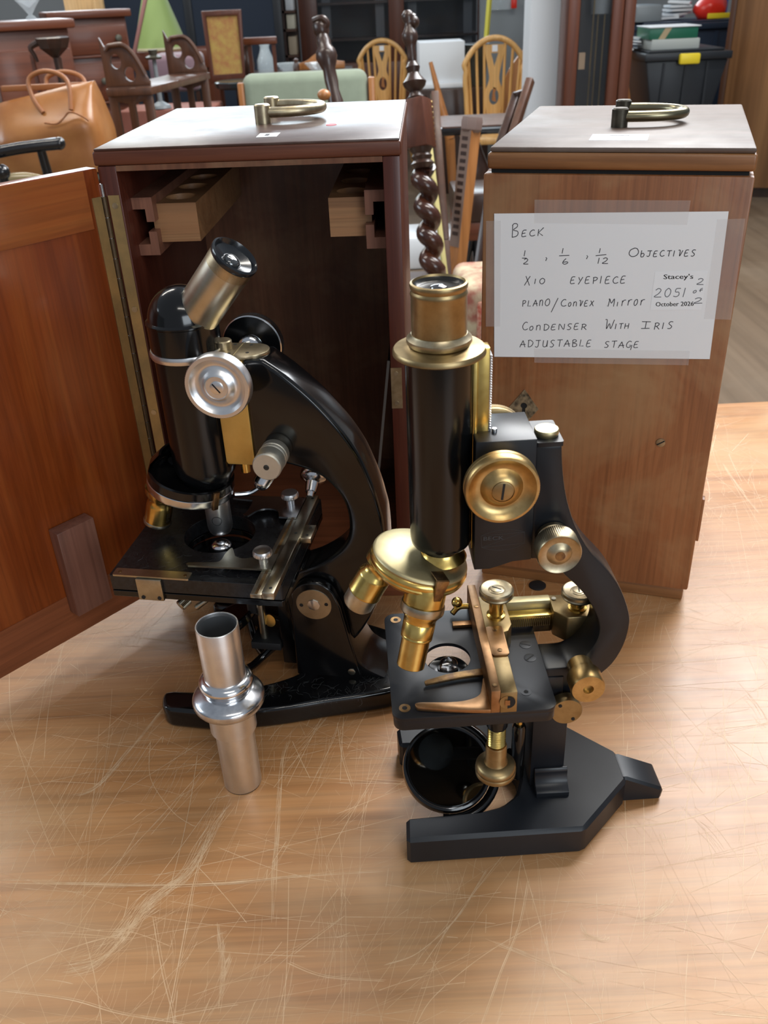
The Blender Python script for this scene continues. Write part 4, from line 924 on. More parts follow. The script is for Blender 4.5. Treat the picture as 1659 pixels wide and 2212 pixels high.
b = BM(); lathe(b, [(0.0119, 0.3424), (0.0108, 0.3408), (0.0098, 0.3404), (0.0045, 0.3404), (0.0040, 0.3398)], 48); obj('eye_cup', b, plain('black_eye_cup', (0.03, 0.028, 0.025), 0.25, 0.5), ey2)
b = BM(); lathe(b, [(0.0043, 0.3402), (0.0038, 0.3412), (0.0022, 0.3418), (0, 0.3420)], 28); obj('eye_lens', b, M['lens_dark'], ey2)
# --- rack
b = BM(); box(b, 0.0155, 0.0178, -0.0065, 0.0065, 0.2000, 0.3080); box(b, 0.0178, 0.0240, -0.0042, 0.0042, 0.2000, 0.3115); rk = obj('rack_bar', b, M['brass'], s2, 0.0006)
t0 = None
for i in range(44):
    mt = Matrix.Translation((0.0240, 0, 0.2500 + i * 0.00132))
    if t0 is None:
        b = BM(); prism(b, [(0, 0), (0.0012, 0.00025), (0.0012, 0.00065), (0, 0.0009)], -0.0040, 0.0040); t0 = obj('rack_tooth', b, M['steel'], rk); t0.matrix_local = mt
    else: share('rack_tooth', t0, rk, mt)
# --- coarse wheels
wp2 = [(0, 0), (0.0060, 0), (0.0060, 0.0040), (0.0085, 0.0052), (0.0175, 0.0060), (0.0184, 0.0066), (0.0184, 0.0090), (0.0179, 0.0094), (0.0184, 0.0099), (0.0184, 0.0128), (0.0178, 0.0138), (0.0166, 0.0140), (0.0150, 0.0122), (0.0125, 0.0106), (0.0105, 0.0106), (0.0086, 0.0124), (0.0070, 0.0142), (0.0056, 0.0146), (0.0054, 0.0140), (0, 0.0140)]
for s in (-1, 1):
    wm = axm((0.0267 if s < 0 else 0.0312, s * 0.0195, 0.2496 if s < 0 else 0.2478), (0, s, 0))
    b = BM(); lathe(b, wp2, 180, wm, knurl=(9, 9, 0.00018)); w_ = obj('focus_wheel', b, M['brass_orange'] if s < 0 else M['brass_aged'], s2, label='dished brass coarse focus wheel')
    slot_screw(w_, wm @ Matrix.Translation((0, 0, 0.0140)) @ Matrix.Rotation(R(84), 4, 'Z'), 0.0052, M['brass_aged'], True, 0.0008)
    b = BM(); cyl(b, 0.0048, -0.004, 0.002, 18, wm); obj('wheel_axle', b, M['brass_dark'], w_)
# --- fine focus knobs
for s in (-1, 1):
    km2 = axm((0.0575, s * 0.0125, 0.2085), (0, s, 0))
    b = BM(); lathe(b, [(0, 0), (0.0090, 0), (0.0092, 0.0010), (0.0092, 0.0030), (0.0078, 0.0046), (0.0078, 0.0062), (0.0108, 0.0068), (0.0116, 0.0076), (0.0116, 0.0172), (0.0110, 0.0180), (0.0098, 0.0172), (0.0066, 0.0168), (0.0046, 0.0184), (0.0030, 0.0190), (0, 0.0190)], 144, km2, knurl=(7, 8, 0.00022)); fk2 = obj('fine_focus_knob', b, M['brass_grey'], s2)
    b = BM(); cyl(b, 0.0026, 0.0188, 0.0193, 20, km2); obj('knob_centre', b, M['brass_dark'], fk2)
# --- nosepiece
t2 = R(16); nm2 = Matrix.Translation((-0.0110, 0, 0.1940)) @ Matrix.Rotation(t2, 4, 'Y')
n2 = Vector((math.sin(t2), 0, math.cos(t2))); f1 = Vector((math.cos(t2), 0, -math.sin(t2))); f2 = Vector((0, 1, 0)); c2 = Vector((-0.0110, 0, 0.1940))
b = BM(); lathe(b, [(0, 0.0022), (0.0120, 0.0022), (0.0250, 0.0006), (0.0262, -0.0002), (0.0266, -0.0012), (0.0262, -0.0024), (0, -0.0024)], 80, nm2); np_ = obj('nosepiece_plate', b, M['brass_pale'], s2, label='pale domed nosepiece plate')
b = BM(); lathe(b, [(0.0, -0.0020), (0.0258, -0.0022), (0.0270, -0.0034), (0.0274, -0.0048), (0.0270, -0.0062), (0.0262, -0.0066), (0.0268, -0.0074), (0.0262, -0.0090), (0.0240, -0.0098), (0, -0.0098)], 80, nm2); obj('nosepiece_rim', b, M['brass'], s2)
b = BM(); lathe(b, [(0, -0.0095), (0.0235, -0.0096), (0.0225, -0.0125), (0.0140, -0.0150), (0, -0.0155)], 64, nm2); obj('nosepiece_cone', b, M['brass_dark'], s2)
b = BM(); lathe(b, [(0, 0.1905), (0.0140, 0.1925), (0.0128, 0.1945), (0.0112, 0.1962), (0.0105, 0.1978), (0, 0.1978)], 48); obj('nosepiece_mount', b, M['brass'], s2)
cm = nm2 @ Matrix.Rotation(R(-72), 4, 'Z')
b = BM(); prism(b, [(-0.0038, 0.0030), (0.0038, 0.0030), (0.0022, -0.0100), (-0.0018, -0.0100)], -0.0290, -0.0274, 'xz', cm @ Matrix.Rotation(R(90), 4, 'Z')); box(b, -0.0036, 0.0036, -0.0285, -0.0200, 0.0026, 0.0033, cm @ Matrix.Rotation(R(90), 4, 'Z')); obj('index_spring', b, M['brass_dark'], s2, 0.0002)
def obj_axis(phi, s=0.0172, a=R(12), drop=-0.0100):
    u = f1 * math.cos(phi) + f2 * math.sin(phi)
    return c2 + u * s + n2 * drop, (-n2 * math.cos(a) + u * math.sin(a))
p_, d_ = obj_axis(R(-76)); m_ = axm(p_, d_)
b = BM(); lathe(b, [(0, -0.003), (0.0108, -0.003), (0.0112, 0.0), (0.0112, 0.0078), (0.0108, 0.0082), (0, 0.0082)], 56, m_); o1 = obj('objective', b, M['brass'], s2, label='longest brass objective at the front of the nosepiece')
b = BM(); lathe(b, [(0.0100, 0.0080), (0.0118, 0.0084), (0.0120, 0.0092), (0.0120, 0.0124), (0.0116, 0.0132), (0.0100, 0.0132)], 120, m_, knurl=(2, 3, 0.0002)); obj('knurled_ring', b, M['nickel'], o1)
b = BM(); lathe(b, [(0.0104, 0.0130), (0.0102, 0.0150), (0.0090, 0.0165), (0.0088, 0.0190), (0.0086, 0.0192), (0.0088, 0.0195), (0.0088, 0.0272), (0.0085, 0.0275), (0.0087, 0.0280), (0.0087, 0.0288), (0.0078, 0.0296), (0.0077, 0.0462), (0.0070, 0.0468), (0, 0.0468)], 56, m_); obj('objective_barrel', b, M['brass'], o1)
b = BM(); cyl(b, 0.0030, 0.0466, 0.0472, 20, m_); obj('front_lens', b, M['lens_dark'], o1)
p_, d_ = obj_axis(R(168), 0.0185, R(13)); m_ = axm(p_, d_)
b = BM(); lathe(b, [(0, -0.003), (0.0098, -0.003), (0.0098, 0.0020), (0.0078, 0.0040), (0.0074, 0.0065), (0.0080, 0.0090), (0.0092, 0.0108), (0.0095, 0.0120), (0.0095, 0.0225), (0.0098, 0.0232), (0.0098, 0.0242), (0.0092, 0.0248), (0, 0.0248)], 56, m_); o2 = obj('objective', b, M['brass'], s2, label='brass objective with silver tip at the left')
b = BM(); lathe(b, [(0.0090, 0.0246), (0.0089, 0.0330), (0.0078, 0.0346), (0, 0.0350)], 56, m_); obj('objective_tip', b, M['silver_dull'], o2)
p_, d_ = obj_axis(R(45), 0.0180, R(10)); m_ = axm(p_, d_)
b = BM(); lathe(b, [(0, -0.003), (0.0098, -0.003), (0.0096, 0.0060), (0.0090, 0.0075), (0.0088, 0.0170), (0.0086, 0.0173), (0.0088, 0.0177), (0.0088, 0.0265), (0.0078, 0.0290), (0.0050, 0.0298), (0, 0.0298)], 56, m_); o3 = obj('objective', b, M['brass'], s2, label='brass objective at the back of the nosepiece')
wrap_text('BECK', 0.0018, m_, 0.0089, R(0), 0.0120, R(90), M['brass_dark'], o3)
# --- stage
b = holed(BM(), rrect(-0.0312, 0.0574, -0.0479, 0.0444, 0.0056, 6), [rrect(-0.026, 0.052, -0.0427, 0.0392, 0.003, 4)], 0.1115, 0.1188); obj('stage_skirt', b, M['satin'], s2, 0.0005, 2, 30, 0.9)
b = holed(BM(), rrect(-0.0318, 0.0580, -0.0485, 0.0450, 0.0062, 6), [circ(0.0032, -0.0005, 0.0134, 44)], 0.1186, 0.1210)
sg = obj('stage_plate', b, M['satin'], s2, 0.0007, 2, 30, 0.9, label='square black stage with round opening')
for (x, y, r, m_) in ((-0.0248, 0.0385, 0.0032, 'brass_dark'), (-0.0248, -0.0405, 0.0032, 'brass_dark'), (0.0432, -0.0340, 0.0030, 'satin')):
    b = BM(); lathe(b, [(0, 0.1210), (r, 0.1210), (r, 0.1212), (0, 0.1212)], 24, Matrix.Translation((x, y, 0))); q = obj('stage_socket', b, M[m_], sg)
    b = BM(); cyl(b, r * 0.45, 0.1212, 0.12126, 14, Matrix.Translation((x, y, 0))); obj('socket_hole', b, M['dark'], q)
slot_screw(sg, Matrix.Translation((0.0505, 0.0065, 0.1210)) @ Matrix.Rotation(R(-25), 4, 'Z'), 0.0036, M['satin'], True, 0.0003)
slot_screw(sg, Matrix.Translation((0.0510, -0.0055, 0.1210)) @ Matrix.Rotation(R(40), 4, 'Z'), 0.0036, M['satin'], True, 0.0003)
# --- condenser
cx = 0.0036
b = BM(); lathe(b, [(0.0, 0.0860), (0.0122, 0.0860), (0.0126, 0.0880), (0.0126, 0.1110), (0.0118, 0.1120), (0.0112, 0.1116), (0.0062, 0.1116), (0.0058, 0.1128), (0.0, 0.1128)], 44, Matrix.Translation((cx, 0.0, 0))); cd = obj('condenser', b, M['blacktube'], s2)
b = BM(); ball(b, (cx + 0.0004, 0.0, 0.1150), 0.0056, 26, 0.8); obj('condenser_lens', b, M['lens'], cd)
b = BM(); box(b, cx + 0.010, 0.0535, -0.006, 0.002, 0.0880, 0.0960); obj('condenser_arm', b, M['satin'], s2, 0.0008)
# --- focusing screw of the condenser
sm = Matrix.Translation((0.0283, -0.0300, 0))
b = BM(); prof = [(0, 0.0930), (0.0050, 0.0930)]
z = 0.0925
while z > 0.0790:
    prof += [(0.0053, z), (0.0044, z - 0.0009)]; z -= 0.0018
prof += [(0.0050, 0.0785), (0, 0.0785)]
lathe(b, prof, 32, sm); cs = obj('condenser_screw', b, M['brass'], s2)
b = BM(); lathe(b, [(0, 0.1115), (0.0062, 0.1115), (0.0062, 0.0945), (0.0054, 0.0928), (0, 0.0928)], 32, sm); obj('screw_seat', b, M['blacktube'], cs)
b = BM(); lathe(b, [(0, 0.0790), (0.0058, 0.0790), (0.0062, 0.0780), (0.0063, 0.0670), (0.0070, 0.0652), (0.0105, 0.0640), (0.0118, 0.0622), (0.0121, 0.0600), (0.0117, 0.0592), (0.0121, 0.0585), (0.0119, 0.0562), (0.0108, 0.0552), (0, 0.0552)], 48, sm); obj('screw_knob', b, M['brass_aged'], cs)
# --- mirror on its fork and the tail rod
mc = Vector((0.0022, -0.0030, 0.0330)); mn = Vector((0.05, -0.42, 0.90)).normalized(); mm = axm(mc, mn)
b = BM(); lathe(b, [(0, -0.0045), (0.0255, -0.0045), (0.0278, -0.0030), (0.0282, 0.0005), (0.0278, 0.0030), (0.0266, 0.0036), (0.0252, 0.0026), (0, 0.0026)], 64, mm); mi = obj('mirror_cell', b, M['enamel'], s2)
b = BM(); lathe(b, [(0, 0.0026), (0.0248, 0.0026), (0.0248, 0.0029), (0, 0.0029)], 56, mm); obj('mirror_glass', b, M['mirror'], mi)
xr = Vector((1, 0, 0)); yr = mn.cross(xr).normalized(); xr = yr.cross(mn).normalized()
arc = [tuple(mc + xr * 0.0315 * math.cos(a) + yr * 0.0315 * math.sin(a) - mn * 0.001) for a in [R(-100 + 8 * i) for i in range(24)]]
b = BM(); tube(b, arc, 0.0030, 12); tube(b, smooth2([arc[12], (0.040, -0.001, 0.036), (0.0430, -0.002, 0.042)], 4), 0.0030, 12); obj('mirror_fork', b, M['enamel'], s2)
b = BM(); lathe(b, [(0, 0.0300), (0.0036, 0.0300), (0.0042, 0.0312), (0.0042, 0.0720), (0.0034, 0.0740), (0, 0.0740)], 24, Matrix.Translation((0.0455, -0.0105, 0))); tr = obj('tail_rod', b, M['enamel'], s2)
b = BM(); cyl(b, 0.0022, 0.0738, 0.0960, 16, Matrix.Translation((0.0455, -0.0105, 0))); obj('tail_pin', b, M['brass'], tr)
# --- lower clamp knob
km3 = axm((0.0785, -0.0118, 0.1190), (0.0, -1, 0.0))
b = BM(); lathe(b, [(0, 0), (0.0072, 0), (0.0076, 0.006), (0.0078, 0.0085), (0.0094, 0.0095), (0.0098, 0.0105), (0.0098, 0.0205), (0.0092, 0.0214), (0.0030, 0.0214), (0.0028, 0.0190), (0, 0.0190)], 120, km3, knurl=(5, 6, 0.0002)); obj('clamp_knob', b, M['brass_orange'], s2)
# --- mechanical stage
b = BM(); box(b, 0.0212, 0.0262, -0.0490, 0.0490, 0.1212, 0.1368); sb = obj('slide_bar', b, M['copper'], s2, 0.0004, label='upright brass slide bar of the mechanical stage')
for yy in (0.0265, -0.0445):
    slot_screw(sb, Matrix.Translation((0.0237, yy, 0.1368)), 0.0015, M['brass_dark'], False, 0.0003)
b = BM(); prism(b, [(0.0262, 0.1212), (0.0352, 0.1212), (0.0352, 0.1355), (0.0262, 0.1355)], -0.0492, -0.0030); hs = obj('slide_housing', b, M['brass_aged'], s2, 0.0004)
b = BM(); cyl(b, 0.0044, 0, 0.0003, 24, axm((0.0300, -0.0492, 0.1288), (0, -1, 0))); hh = obj('housing_bore', b, M['brass_aged'], hs)
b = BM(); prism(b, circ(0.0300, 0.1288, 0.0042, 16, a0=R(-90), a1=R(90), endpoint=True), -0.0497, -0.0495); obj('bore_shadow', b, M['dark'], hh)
b = BM(); box(b, 0.0285, 0.0312, -0.0502, -0.0497, 0.1272, 0.1306); obj('bore_pin', b, M['copper'], hh)
b = BM(); prism(b, rrect(0.0262, 0.0362, -0.0195, 0.0065, 0.0018, 3), 0.1355, 0.1366, 'xy'); cp = obj('cover_plate', b, M['copper'], s2, 0.0002)
for yy in (0.0030, -0.0155):
    slot_screw(cp, Matrix.Translation((0.0312, yy, 0.1366)), 0.0014, M['brass_dark'], False, 0.0003)
b = BM(); prism(b, [(0.0262, -0.0030), (0.0390, 0.0020), (0.0420, 0.0080), (0.0420, 0.0370), (0.0262, 0.0370)], 0.1212, 0.1362, 'xy'); obj('slide_carriage', b, M['brass_aged'], s2, 0.0006)
def pinion(x, y, z0, z1, nm='pinion_knob'):
    T_ = Matrix.Translation((x, y, 0))
    b = BM(); lathe(b, [(0, z0), (0.0056, z0), (0.0056, z0 + 0.0014), (0.0042, z0 + 0.0020), (0.0042, z1), (0, z1)], 28, T_); k = obj('pinion_stem', b, M['brass'], s2)
    b = BM(); lathe(b, [(0, z1 - 0.0004), (0.0070, z1), (0.0098, z1 + 0.0012), (0.0102, z1 + 0.0022), (0.0097, z1 + 0.0029), (0.0102, z1 + 0.0036), (0.0101, z1 + 0.0052), (0.0092, z1 + 0.0060), (0.0080, z1 + 0.0054), (0.0050, z1 + 0.0050), (0.0042, z1 + 0.0056), (0, z1 + 0.0056)], 56, T_); w = obj('pinion_knob', b, M['brass_grey'], k)
    return k
k = pinion(0.0342, 0.0170, 0.1362, 0.1500)
slot_screw(s2, Matrix.Translation((0.0342, 0.0170, 0.1556)) @ Matrix.Rotation(R(-35), 4, 'Z'), 0.0036, M['brass_grey'], True, 0.0006)
b = BM(); box(b, 0.0420, 0.0690, 0.0270, 0.0330, 0.1270, 0.1375); cb = obj('cross_rail', b, M['brass_pale'], s2, 0.0005)
b = BM(); box(b, 0.0420, 0.0690, 0.0205, 0.0270, 0.1235, 0.1315); cb = obj('cross_rack', b, M['brass'], s2, 0.0004)
t0 = None
for i in range(20):
    mt = Matrix.Translation((0.0440 + i * 0.00122, 0.0205, 0.1240))
    if t0 is None:
        b = BM(); prism(b, [(0, 0), (0.0006, 0), (0.0006, 0.0058), (0, 0.0058)], -0.0006, 0.0); t0 = obj('rack_tooth', b, M['brass_dark'], cb); t0.matrix_local = mt
    else: share('rack_tooth', t0, cb, mt)
b = BM(); prism(b, [(0.0690, 0.0340), (0.0690, 0.0180), (0.0760, 0.0105), (0.0940, 0.0105), (0.0945, 0.0340)], 0.1180, 0.1362, 'xy'); obj('cross_block', b, M['brass_aged'], s2, 0.0008)
b = BM(); box(b, 0.0580, 0.0690, 0.0220, 0.0320, 0.1180, 0.1235); obj('cross_foot', b, M['brass_dark'], s2)
slot_screw(s2, Matrix.Translation((0.0715, 0.0295, 0.1362)), 0.0016, M['nickel'], False, 0.0008)
pinion(0.0835, 0.0190, 0.1362, 0.1440)
slot_screw(s2, Matrix.Translation((0.0835, 0.0190, 0.1496)) @ Matrix.Rotation(R(80), 4, 'Z'), 0.0036, M['brass_grey'], True, 0.0006)
# fingers that hold the slide
fA = smooth2([(0.0212, -0.0492), (0.0000, -0.0470), (-0.0180, -0.0438)], 3) + smooth2([(-0.0192, -0.0415), (-0.0170, -0.0398), (-0.0020, -0.0410), (0.0090, -0.0405), (0.0165, -0.0370), (0.0190, -0.0300), (0.0205, -0.0240)], 4) + [(0.0212, -0.0235)]
b = BM(); prism(b, fA, 0.1214, 0.1240, 'xy'); obj('slide_finger', b, M['copper'], s2, 0.0003)
b = BM(); prism(b, smooth2([(0.0212, -0.0205), (0.0080, -0.0215), (-0.0120, -0.0252)], 3) + [(-0.0124, -0.0228)] + smooth2([(-0.0110, -0.0218), (0.0050, -0.0170), (0.0212, -0.0150)], 3), 0.1222, 0.1238, 'xy'); obj('slide_finger', b, M['brass_dark'], s2, 0.0002)
b = BM(); box(b, 0.0095, 0.0212, 0.0260, 0.0305, 0.1212, 0.1235); obj('slide_finger', b, M['copper'], s2, 0.0004)
b = BM(); tube(b, smooth2([(0.0212, 0.0400, 0.1270), (0.0150, 0.0410, 0.1260), (0.0105, 0.0380, 0.1235)], 4), 0.0018, 10); ball(b, (0.0140, 0.0420, 0.1290), 0.0035, 16); obj('slide_spring', b, M['brass'], s2)

# ================================================================== ALUMINIUM DRAW TUBE
dt = thing('draw_tube', 'loose silver aluminium draw tube standing upright on the table', 'microscope part', (-0.1042, 0.4290, 0))
b = BM(); lathe(b, [(0.0110, 0.0006), (0.0123, 0.0006), (0.0126, 0.0012), (0.0126, 0.0530), (0.0110, 0.0530)], 64); obj('lower_barrel', b, M['alu'], dt)
b = BM(); lathe(b, [(0, 0.0), (0.0122, 0.0), (0.0122, 0.0007), (0, 0.0007)], 48); obj('base_rim', b, M['blackmatt'], dt)
b = BM(); lathe(b, [(0.0110, 0.0505), (0.0146, 0.0505), (0.0150, 0.0510), (0.0150, 0.0690), (0.0110, 0.0690)], 64); obj('middle_sleeve', b, M['alu'], dt)
b = BM(); lathe(b, [(0.0110, 0.0685), (0.0170, 0.0690), (0.0215, 0.0720), (0.0226, 0.0738), (0.0230, 0.0752), (0.0230, 0.0772), (0.0224, 0.0786), (0.0205, 0.0800), (0.0165, 0.0825), (0.0146, 0.0835), (0.0110, 0.0838)], 180, knurl=(4, 5, 0.0003)); obj('flange', b, plain('polished_smudged_aluminium', (0.68, 0.69, 0.71), 0.22, 1.0, col2=(0.50, 0.51, 0.54), vscale=110, rvar=0.08), dt, label='broad polished flange with knurled rim')
b = BM(); lathe(b, [(0.0110, 0.0832), (0.0144, 0.0832), (0.0148, 0.0842), (0.0146, 0.0862), (0.0150, 0.0872), (0.0168, 0.0884), (0.0172, 0.0892), (0.0172, 0.0902), (0.0164, 0.0920), (0.0148, 0.0932), (0.0136, 0.0940), (0.0110, 0.0940)], 160, knurl=(6, 7, 0.0002)); obj('upper_collar', b, M['chrome'], dt)
b = BM(); lathe(b, [(0.0120, 0.0930), (0.0131, 0.0930), (0.0131, 0.1332), (0.0129, 0.1336), (0.0122, 0.1336), (0.0120, 0.1330), (0.0120, 0.0930)], 64); obj('upper_barrel', b, M['alu'], dt)
b = BM(); lathe(b, [(0.01195, 0.1310), (0.01195, 0.0940), (0, 0.0940)], 48); obj('barrel_lining', b, plain('grey_tube_lining', (0.10, 0.105, 0.11), 0.5, 0.5), dt)
# ================================================================== THE HALL BEHIND
FZ = -0.75
def bthing(name, label, cat, loc, group=None): return thing(name, label, cat, tuple(loc), 0, group)
def wobj(name, bm, mat, root, bevel=0, bseg=2, sharp=38, label=None, top=None):
    """part built in world coordinates, stored relative to its thing (or to the part of that thing it belongs to)"""
    base = top or root
    bmesh.ops.translate(bm, verts=bm.verts[:], vec=-Vector(base.location))
    return obj(name, bm, mat, root, bevel, bseg, sharp, label=label)
def solo(name, bm, mat, label, cat, loc, bevel=0, group=None, sharp=38):
    bmesh.ops.translate(bm, verts=bm.verts[:], vec=-Vector(loc))
    o = obj(name, bm, mat, None, bevel, 2, sharp); o.location = loc
    return tag(o, label, cat, group)
def span(px0, px1, py0, py1, y):
    xm, ym = (px0 + px1) / 2, (py0 + py1) / 2
    return at(px0, ym, y).x, at(px1, ym, y).x, at(xm, py1, y).z, at(xm, py0, y).z
def pbox(bm, px0, px1, py0, py1, y, d, floor=False):
    x0, x1, z0, z1 = span(px0, px1, py0, py1, y)
    return box(bm, x0, x1, y, y + d, FZ if floor else z0, z1)
def leg_tube(bm, a, b_, r0, r1, seg=12): return tube(bm, [a, b_], [r0, r1], seg)

W = {}
W['red'] = wood('red_mahogany', (0.09, 0.024, 0.010), (0.15, 0.042, 0.018), (0.20, 0.064, 0.028), 'X', 0.25, 0.36, 0.05, 0)
W['redz'] = wood('red_mahogany_upright', (0.07, 0.020, 0.010), (0.105, 0.031, 0.015), (0.14, 0.046, 0.022), 'Z', 0.25, 0.36, 0.05, 0)
W['dark'] = wood('dark_oak', (0.028, 0.013, 0.009), (0.045, 0.021, 0.014), (0.065, 0.03, 0.02), 'Z', 0.5, 0.3, 0.1, 0)
W['brown'] = wood('mid_brown_wood', (0.06, 0.024, 0.012), (0.09, 0.036, 0.018), (0.12, 0.050, 0.026), 'Z', 0.4, 0.38, 0.05, 0)
W['gold'] = wood('golden_elm', (0.60, 0.31, 0.09), (0.72, 0.41, 0.14), (0.78, 0.48, 0.19), 'Z', 0.5, 0.35, 0.2, 0)
W['orange'] = wood('orange_pine', (0.32, 0.12, 0.03), (0.42, 0.17, 0.05), (0.50, 0.22, 0.07), 'Z', 0.4, 0.35, 0.2, 0)
W['ward'] = wood('walnut_wardrobe', (0.14, 0.062, 0.022), (0.25, 0.12, 0.05), (0.38, 0.20, 0.085), 'Z', 0.16, 0.35, 0.2, 0, dist=0.6)
W['pale'] = wood('pale_pine_board', (0.50, 0.30, 0.12), (0.60, 0.38, 0.17), (0.66, 0.44, 0.22), 'Z', 0.5, 0.45, 0, 0)
W['post'] = plain('white_painted_post', (0.80, 0.84, 0.88), 0.6)
W['black'] = plain('black_lacquer', (0.008, 0.008, 0.009), 0.15, coat=0.5)
W['navy'] = plain('navy_cloth', (0.012, 0.022, 0.042), 0.8, bump=0.05)
W['leather'] = plain('tan_leather', (0.36, 0.15, 0.045), 0.3, col2=(0.27, 0.10, 0.028), vscale=7, rvar=0.08)
W['leather_dk'] = plain('tan_leather_strap', (0.30, 0.11, 0.035), 0.4)
W['sage'] = plain('sage_green_cloth', (0.27, 0.32, 0.24), 0.85, var=0.08, vscale=20, sheen=0.2)
W['lime'] = plain('green_silk_shade', (0.25, 0.36, 0.11), 0.55, sheen=0.2)
W['tapestry'] = plain('gold_tapestry', (0.45, 0.30, 0.08), 0.8, col2=(0.38, 0.16, 0.06), vscale=28)
W['grey'] = plain('grey_panel', (0.22, 0.25, 0.27), 0.4)
W['white'] = plain('white_card', (0.80, 0.84, 0.88), 0.5)
W['olive'] = plain('dull_pewter', (0.12, 0.115, 0.09), 0.4, 0.7)
W['yellow'] = plain('yellow_plastic', (0.85, 0.66, 0.03), 0.4)
W['tote'] = plain('black_plastic', (0.012, 0.015, 0.02), 0.4)
W['bluetote'] = plain('dark_blue_plastic', (0.02, 0.035, 0.065), 0.4)
W['greenbook'] = plain('green_box_file', (0.01, 0.12, 0.07), 0.4)
W['greybox'] = plain('grey_card_box', (0.42, 0.46, 0.45), 0.6)
W['redbag'] = plain('red_carrier_bag', (0.75, 0.03, 0.015), 0.3)
W['bluebag'] = plain('blue_carrier_bag', (0.05, 0.12, 0.55), 0.35)
W['film'] = clear_film('clear_glass', (0.75, 0.85, 0.9), 0.28, 0.05)
W['pane'] = clear_film('cabinet_pane', (0.06, 0.07, 0.08), 0.16, 0.06)
W['brassb'] = plain('brass_fitting', (0.55, 0.40, 0.16), 0.35, 1.0)
W['floral'] = plain('cream_floral_cloth', (0.50, 0.42, 0.28), 0.85, col2=(0.30, 0.10, 0.07), vscale=22)
W['fringe'] = plain('red_fringe', (0.40, 0.08, 0.05), 0.85, col2=(0.55, 0.35, 0.25), vscale=90)
W['lilac'] = plain('lilac_velvet', (0.22, 0.14, 0.17), 0.7, sheen=0.3)
W['floor'] = wood('brown_grey_floor', (0.11, 0.078, 0.05), (0.155, 0.112, 0.076), (0.195, 0.145, 0.10), 'Y', 0.06, 0.38, 0, 0, stain=(0.24, 0.19, 0.14), stain_amt=0.5, stain_scale=1.3)
W['wall'] = plain('grey_wall_paint', (0.34, 0.36, 0.37), 0.8)

def setting(name, bm, mat):
    o = obj(name, bm, mat); o['kind'] = 'structure'; return o
b = BM(); box(b, -7.2, 7.2, -5.2, 9.8, FZ - 0.1, FZ); setting('floor', b, W['floor'])
b = BM(); box(b, -7.2, 7.2, 9.65, 9.8, FZ, 2.7); setting('wall_back', b, W['wall'])
b = BM(); box(b, -7.35, -7.2, -5.2, 9.8, FZ, 2.7); setting('wall_left', b, W['wall'])
b = BM(); box(b, 7.2, 7.35, -5.2, 9.8, FZ, 2.7); setting('wall_right', b, W['wall'])

# ---- white post
x0, x1, z0, z1 = span(1143, 1228, 0, 230, 5.0)
b = BM(); box(b, x0, x1, 5.0, 5.2, FZ, 2.6); po = solo('square_post', b, W['post'], 'white painted square post beside the longcase clock', 'post', ((x0 + x1) / 2, 5.1, FZ), 0.004)

# ---- wardrobe at the right
c = at(1553, 200, 5.75)
wr = thing('wardrobe', 'tall streaky walnut wardrobe at the right edge', 'wardrobe', (c.x, 5.75, FZ), -math.atan2(c.x, 5.75) - R(1))
b = BM(); box(b, 0.032, 0.95, 0.03, 0.6, 0.06, 2.0); obj('carcase', b, W['ward'], wr, 0.004)
b = BM(); box(b, 0.0, 0.032, 0.0, 0.6, 0.06, 2.0); obj('edge_post', b, W['brown'], wr, 0.004)
b = BM(); box(b, 0.03, 0.92, 0.06, 0.57, 0.0, 0.06); obj('plinth', b, W['dark'], wr)

# ---- round table top tilted upright behind post and clock
c = at(1236, 236, 6.35); rr = 0.49
tt = bthing('tilt_top_table', 'round brown table with its top tipped upright behind the white post', 'table', (c.x, 6.45, FZ))
b = BM(); lathe(b, [(0, -0.012), (rr, -0.012), (rr + 0.005, 0), (rr, 0.012), (0, 0.012)], 72, axm((c.x, 6.35, c.z), (0, -1, 0.05))); wobj('table_top', b, W['orange'], tt)
b = BM(); lathe(b, [(0, FZ + 0.12), (0.05, FZ + 0.12), (0.035, FZ + 0.3), (0.05, c.z - 0.1), (0.03, c.z + 0.02), (0, c.z + 0.02)], 20, Matrix.Translation((c.x, 6.46, 0))); wobj('pedestal', b, W['brown'], tt)
for a in (90, 210, 330):
    b = BM(); tube(b, smooth2([(c.x, 6.46, FZ + 0.2), (c.x + 0.15 * math.cos(R(a)), 6.46 + 0.12 * math.sin(R(a)), FZ + 0.14), (c.x + 0.3 * math.cos(R(a)), 6.46 + 0.24 * math.sin(R(a)), FZ + 0.026)], 4), 0.026, 10); wobj('leg', b, W['brown'], tt)

# ---- longcase clock
Y = 4.6
x0, x1, z0, z1 = span(1224, 1366, 0, 225, Y)
ck_ = bthing('longcase_clock', 'mahogany longcase clock with glazed trunk door and hanging chains', 'clock', ((x0 + x1) / 2, Y + 0.1, FZ))
w = x1 - x0
b = BM(); box(b, x0, x0 + w * 0.17, Y, Y + 0.2, FZ + 0.35, 1.0); wobj('trunk_side', b, W['redz'], ck_, 0.004)
b = BM(); box(b, x1 - w * 0.17, x1, Y, Y + 0.2, FZ + 0.35, 1.0); wobj('trunk_side', b, W['redz'], ck_, 0.004)
b = BM(); box(b, x1 - w * 0.36, x1 - w * 0.19, Y - 0.015, Y + 0.02, FZ + 0.35, 1.0); wobj('door_stile', b, W['redz'], ck_, 0.006)
b = BM(); box(b, x0 + w * 0.17, x1 - w * 0.17, Y + 0.18, Y + 0.2, FZ + 0.35, 1.0); wobj('back_board', b, plain('dark_clock_inside', (0.03, 0.02, 0.016), 0.5), ck_)
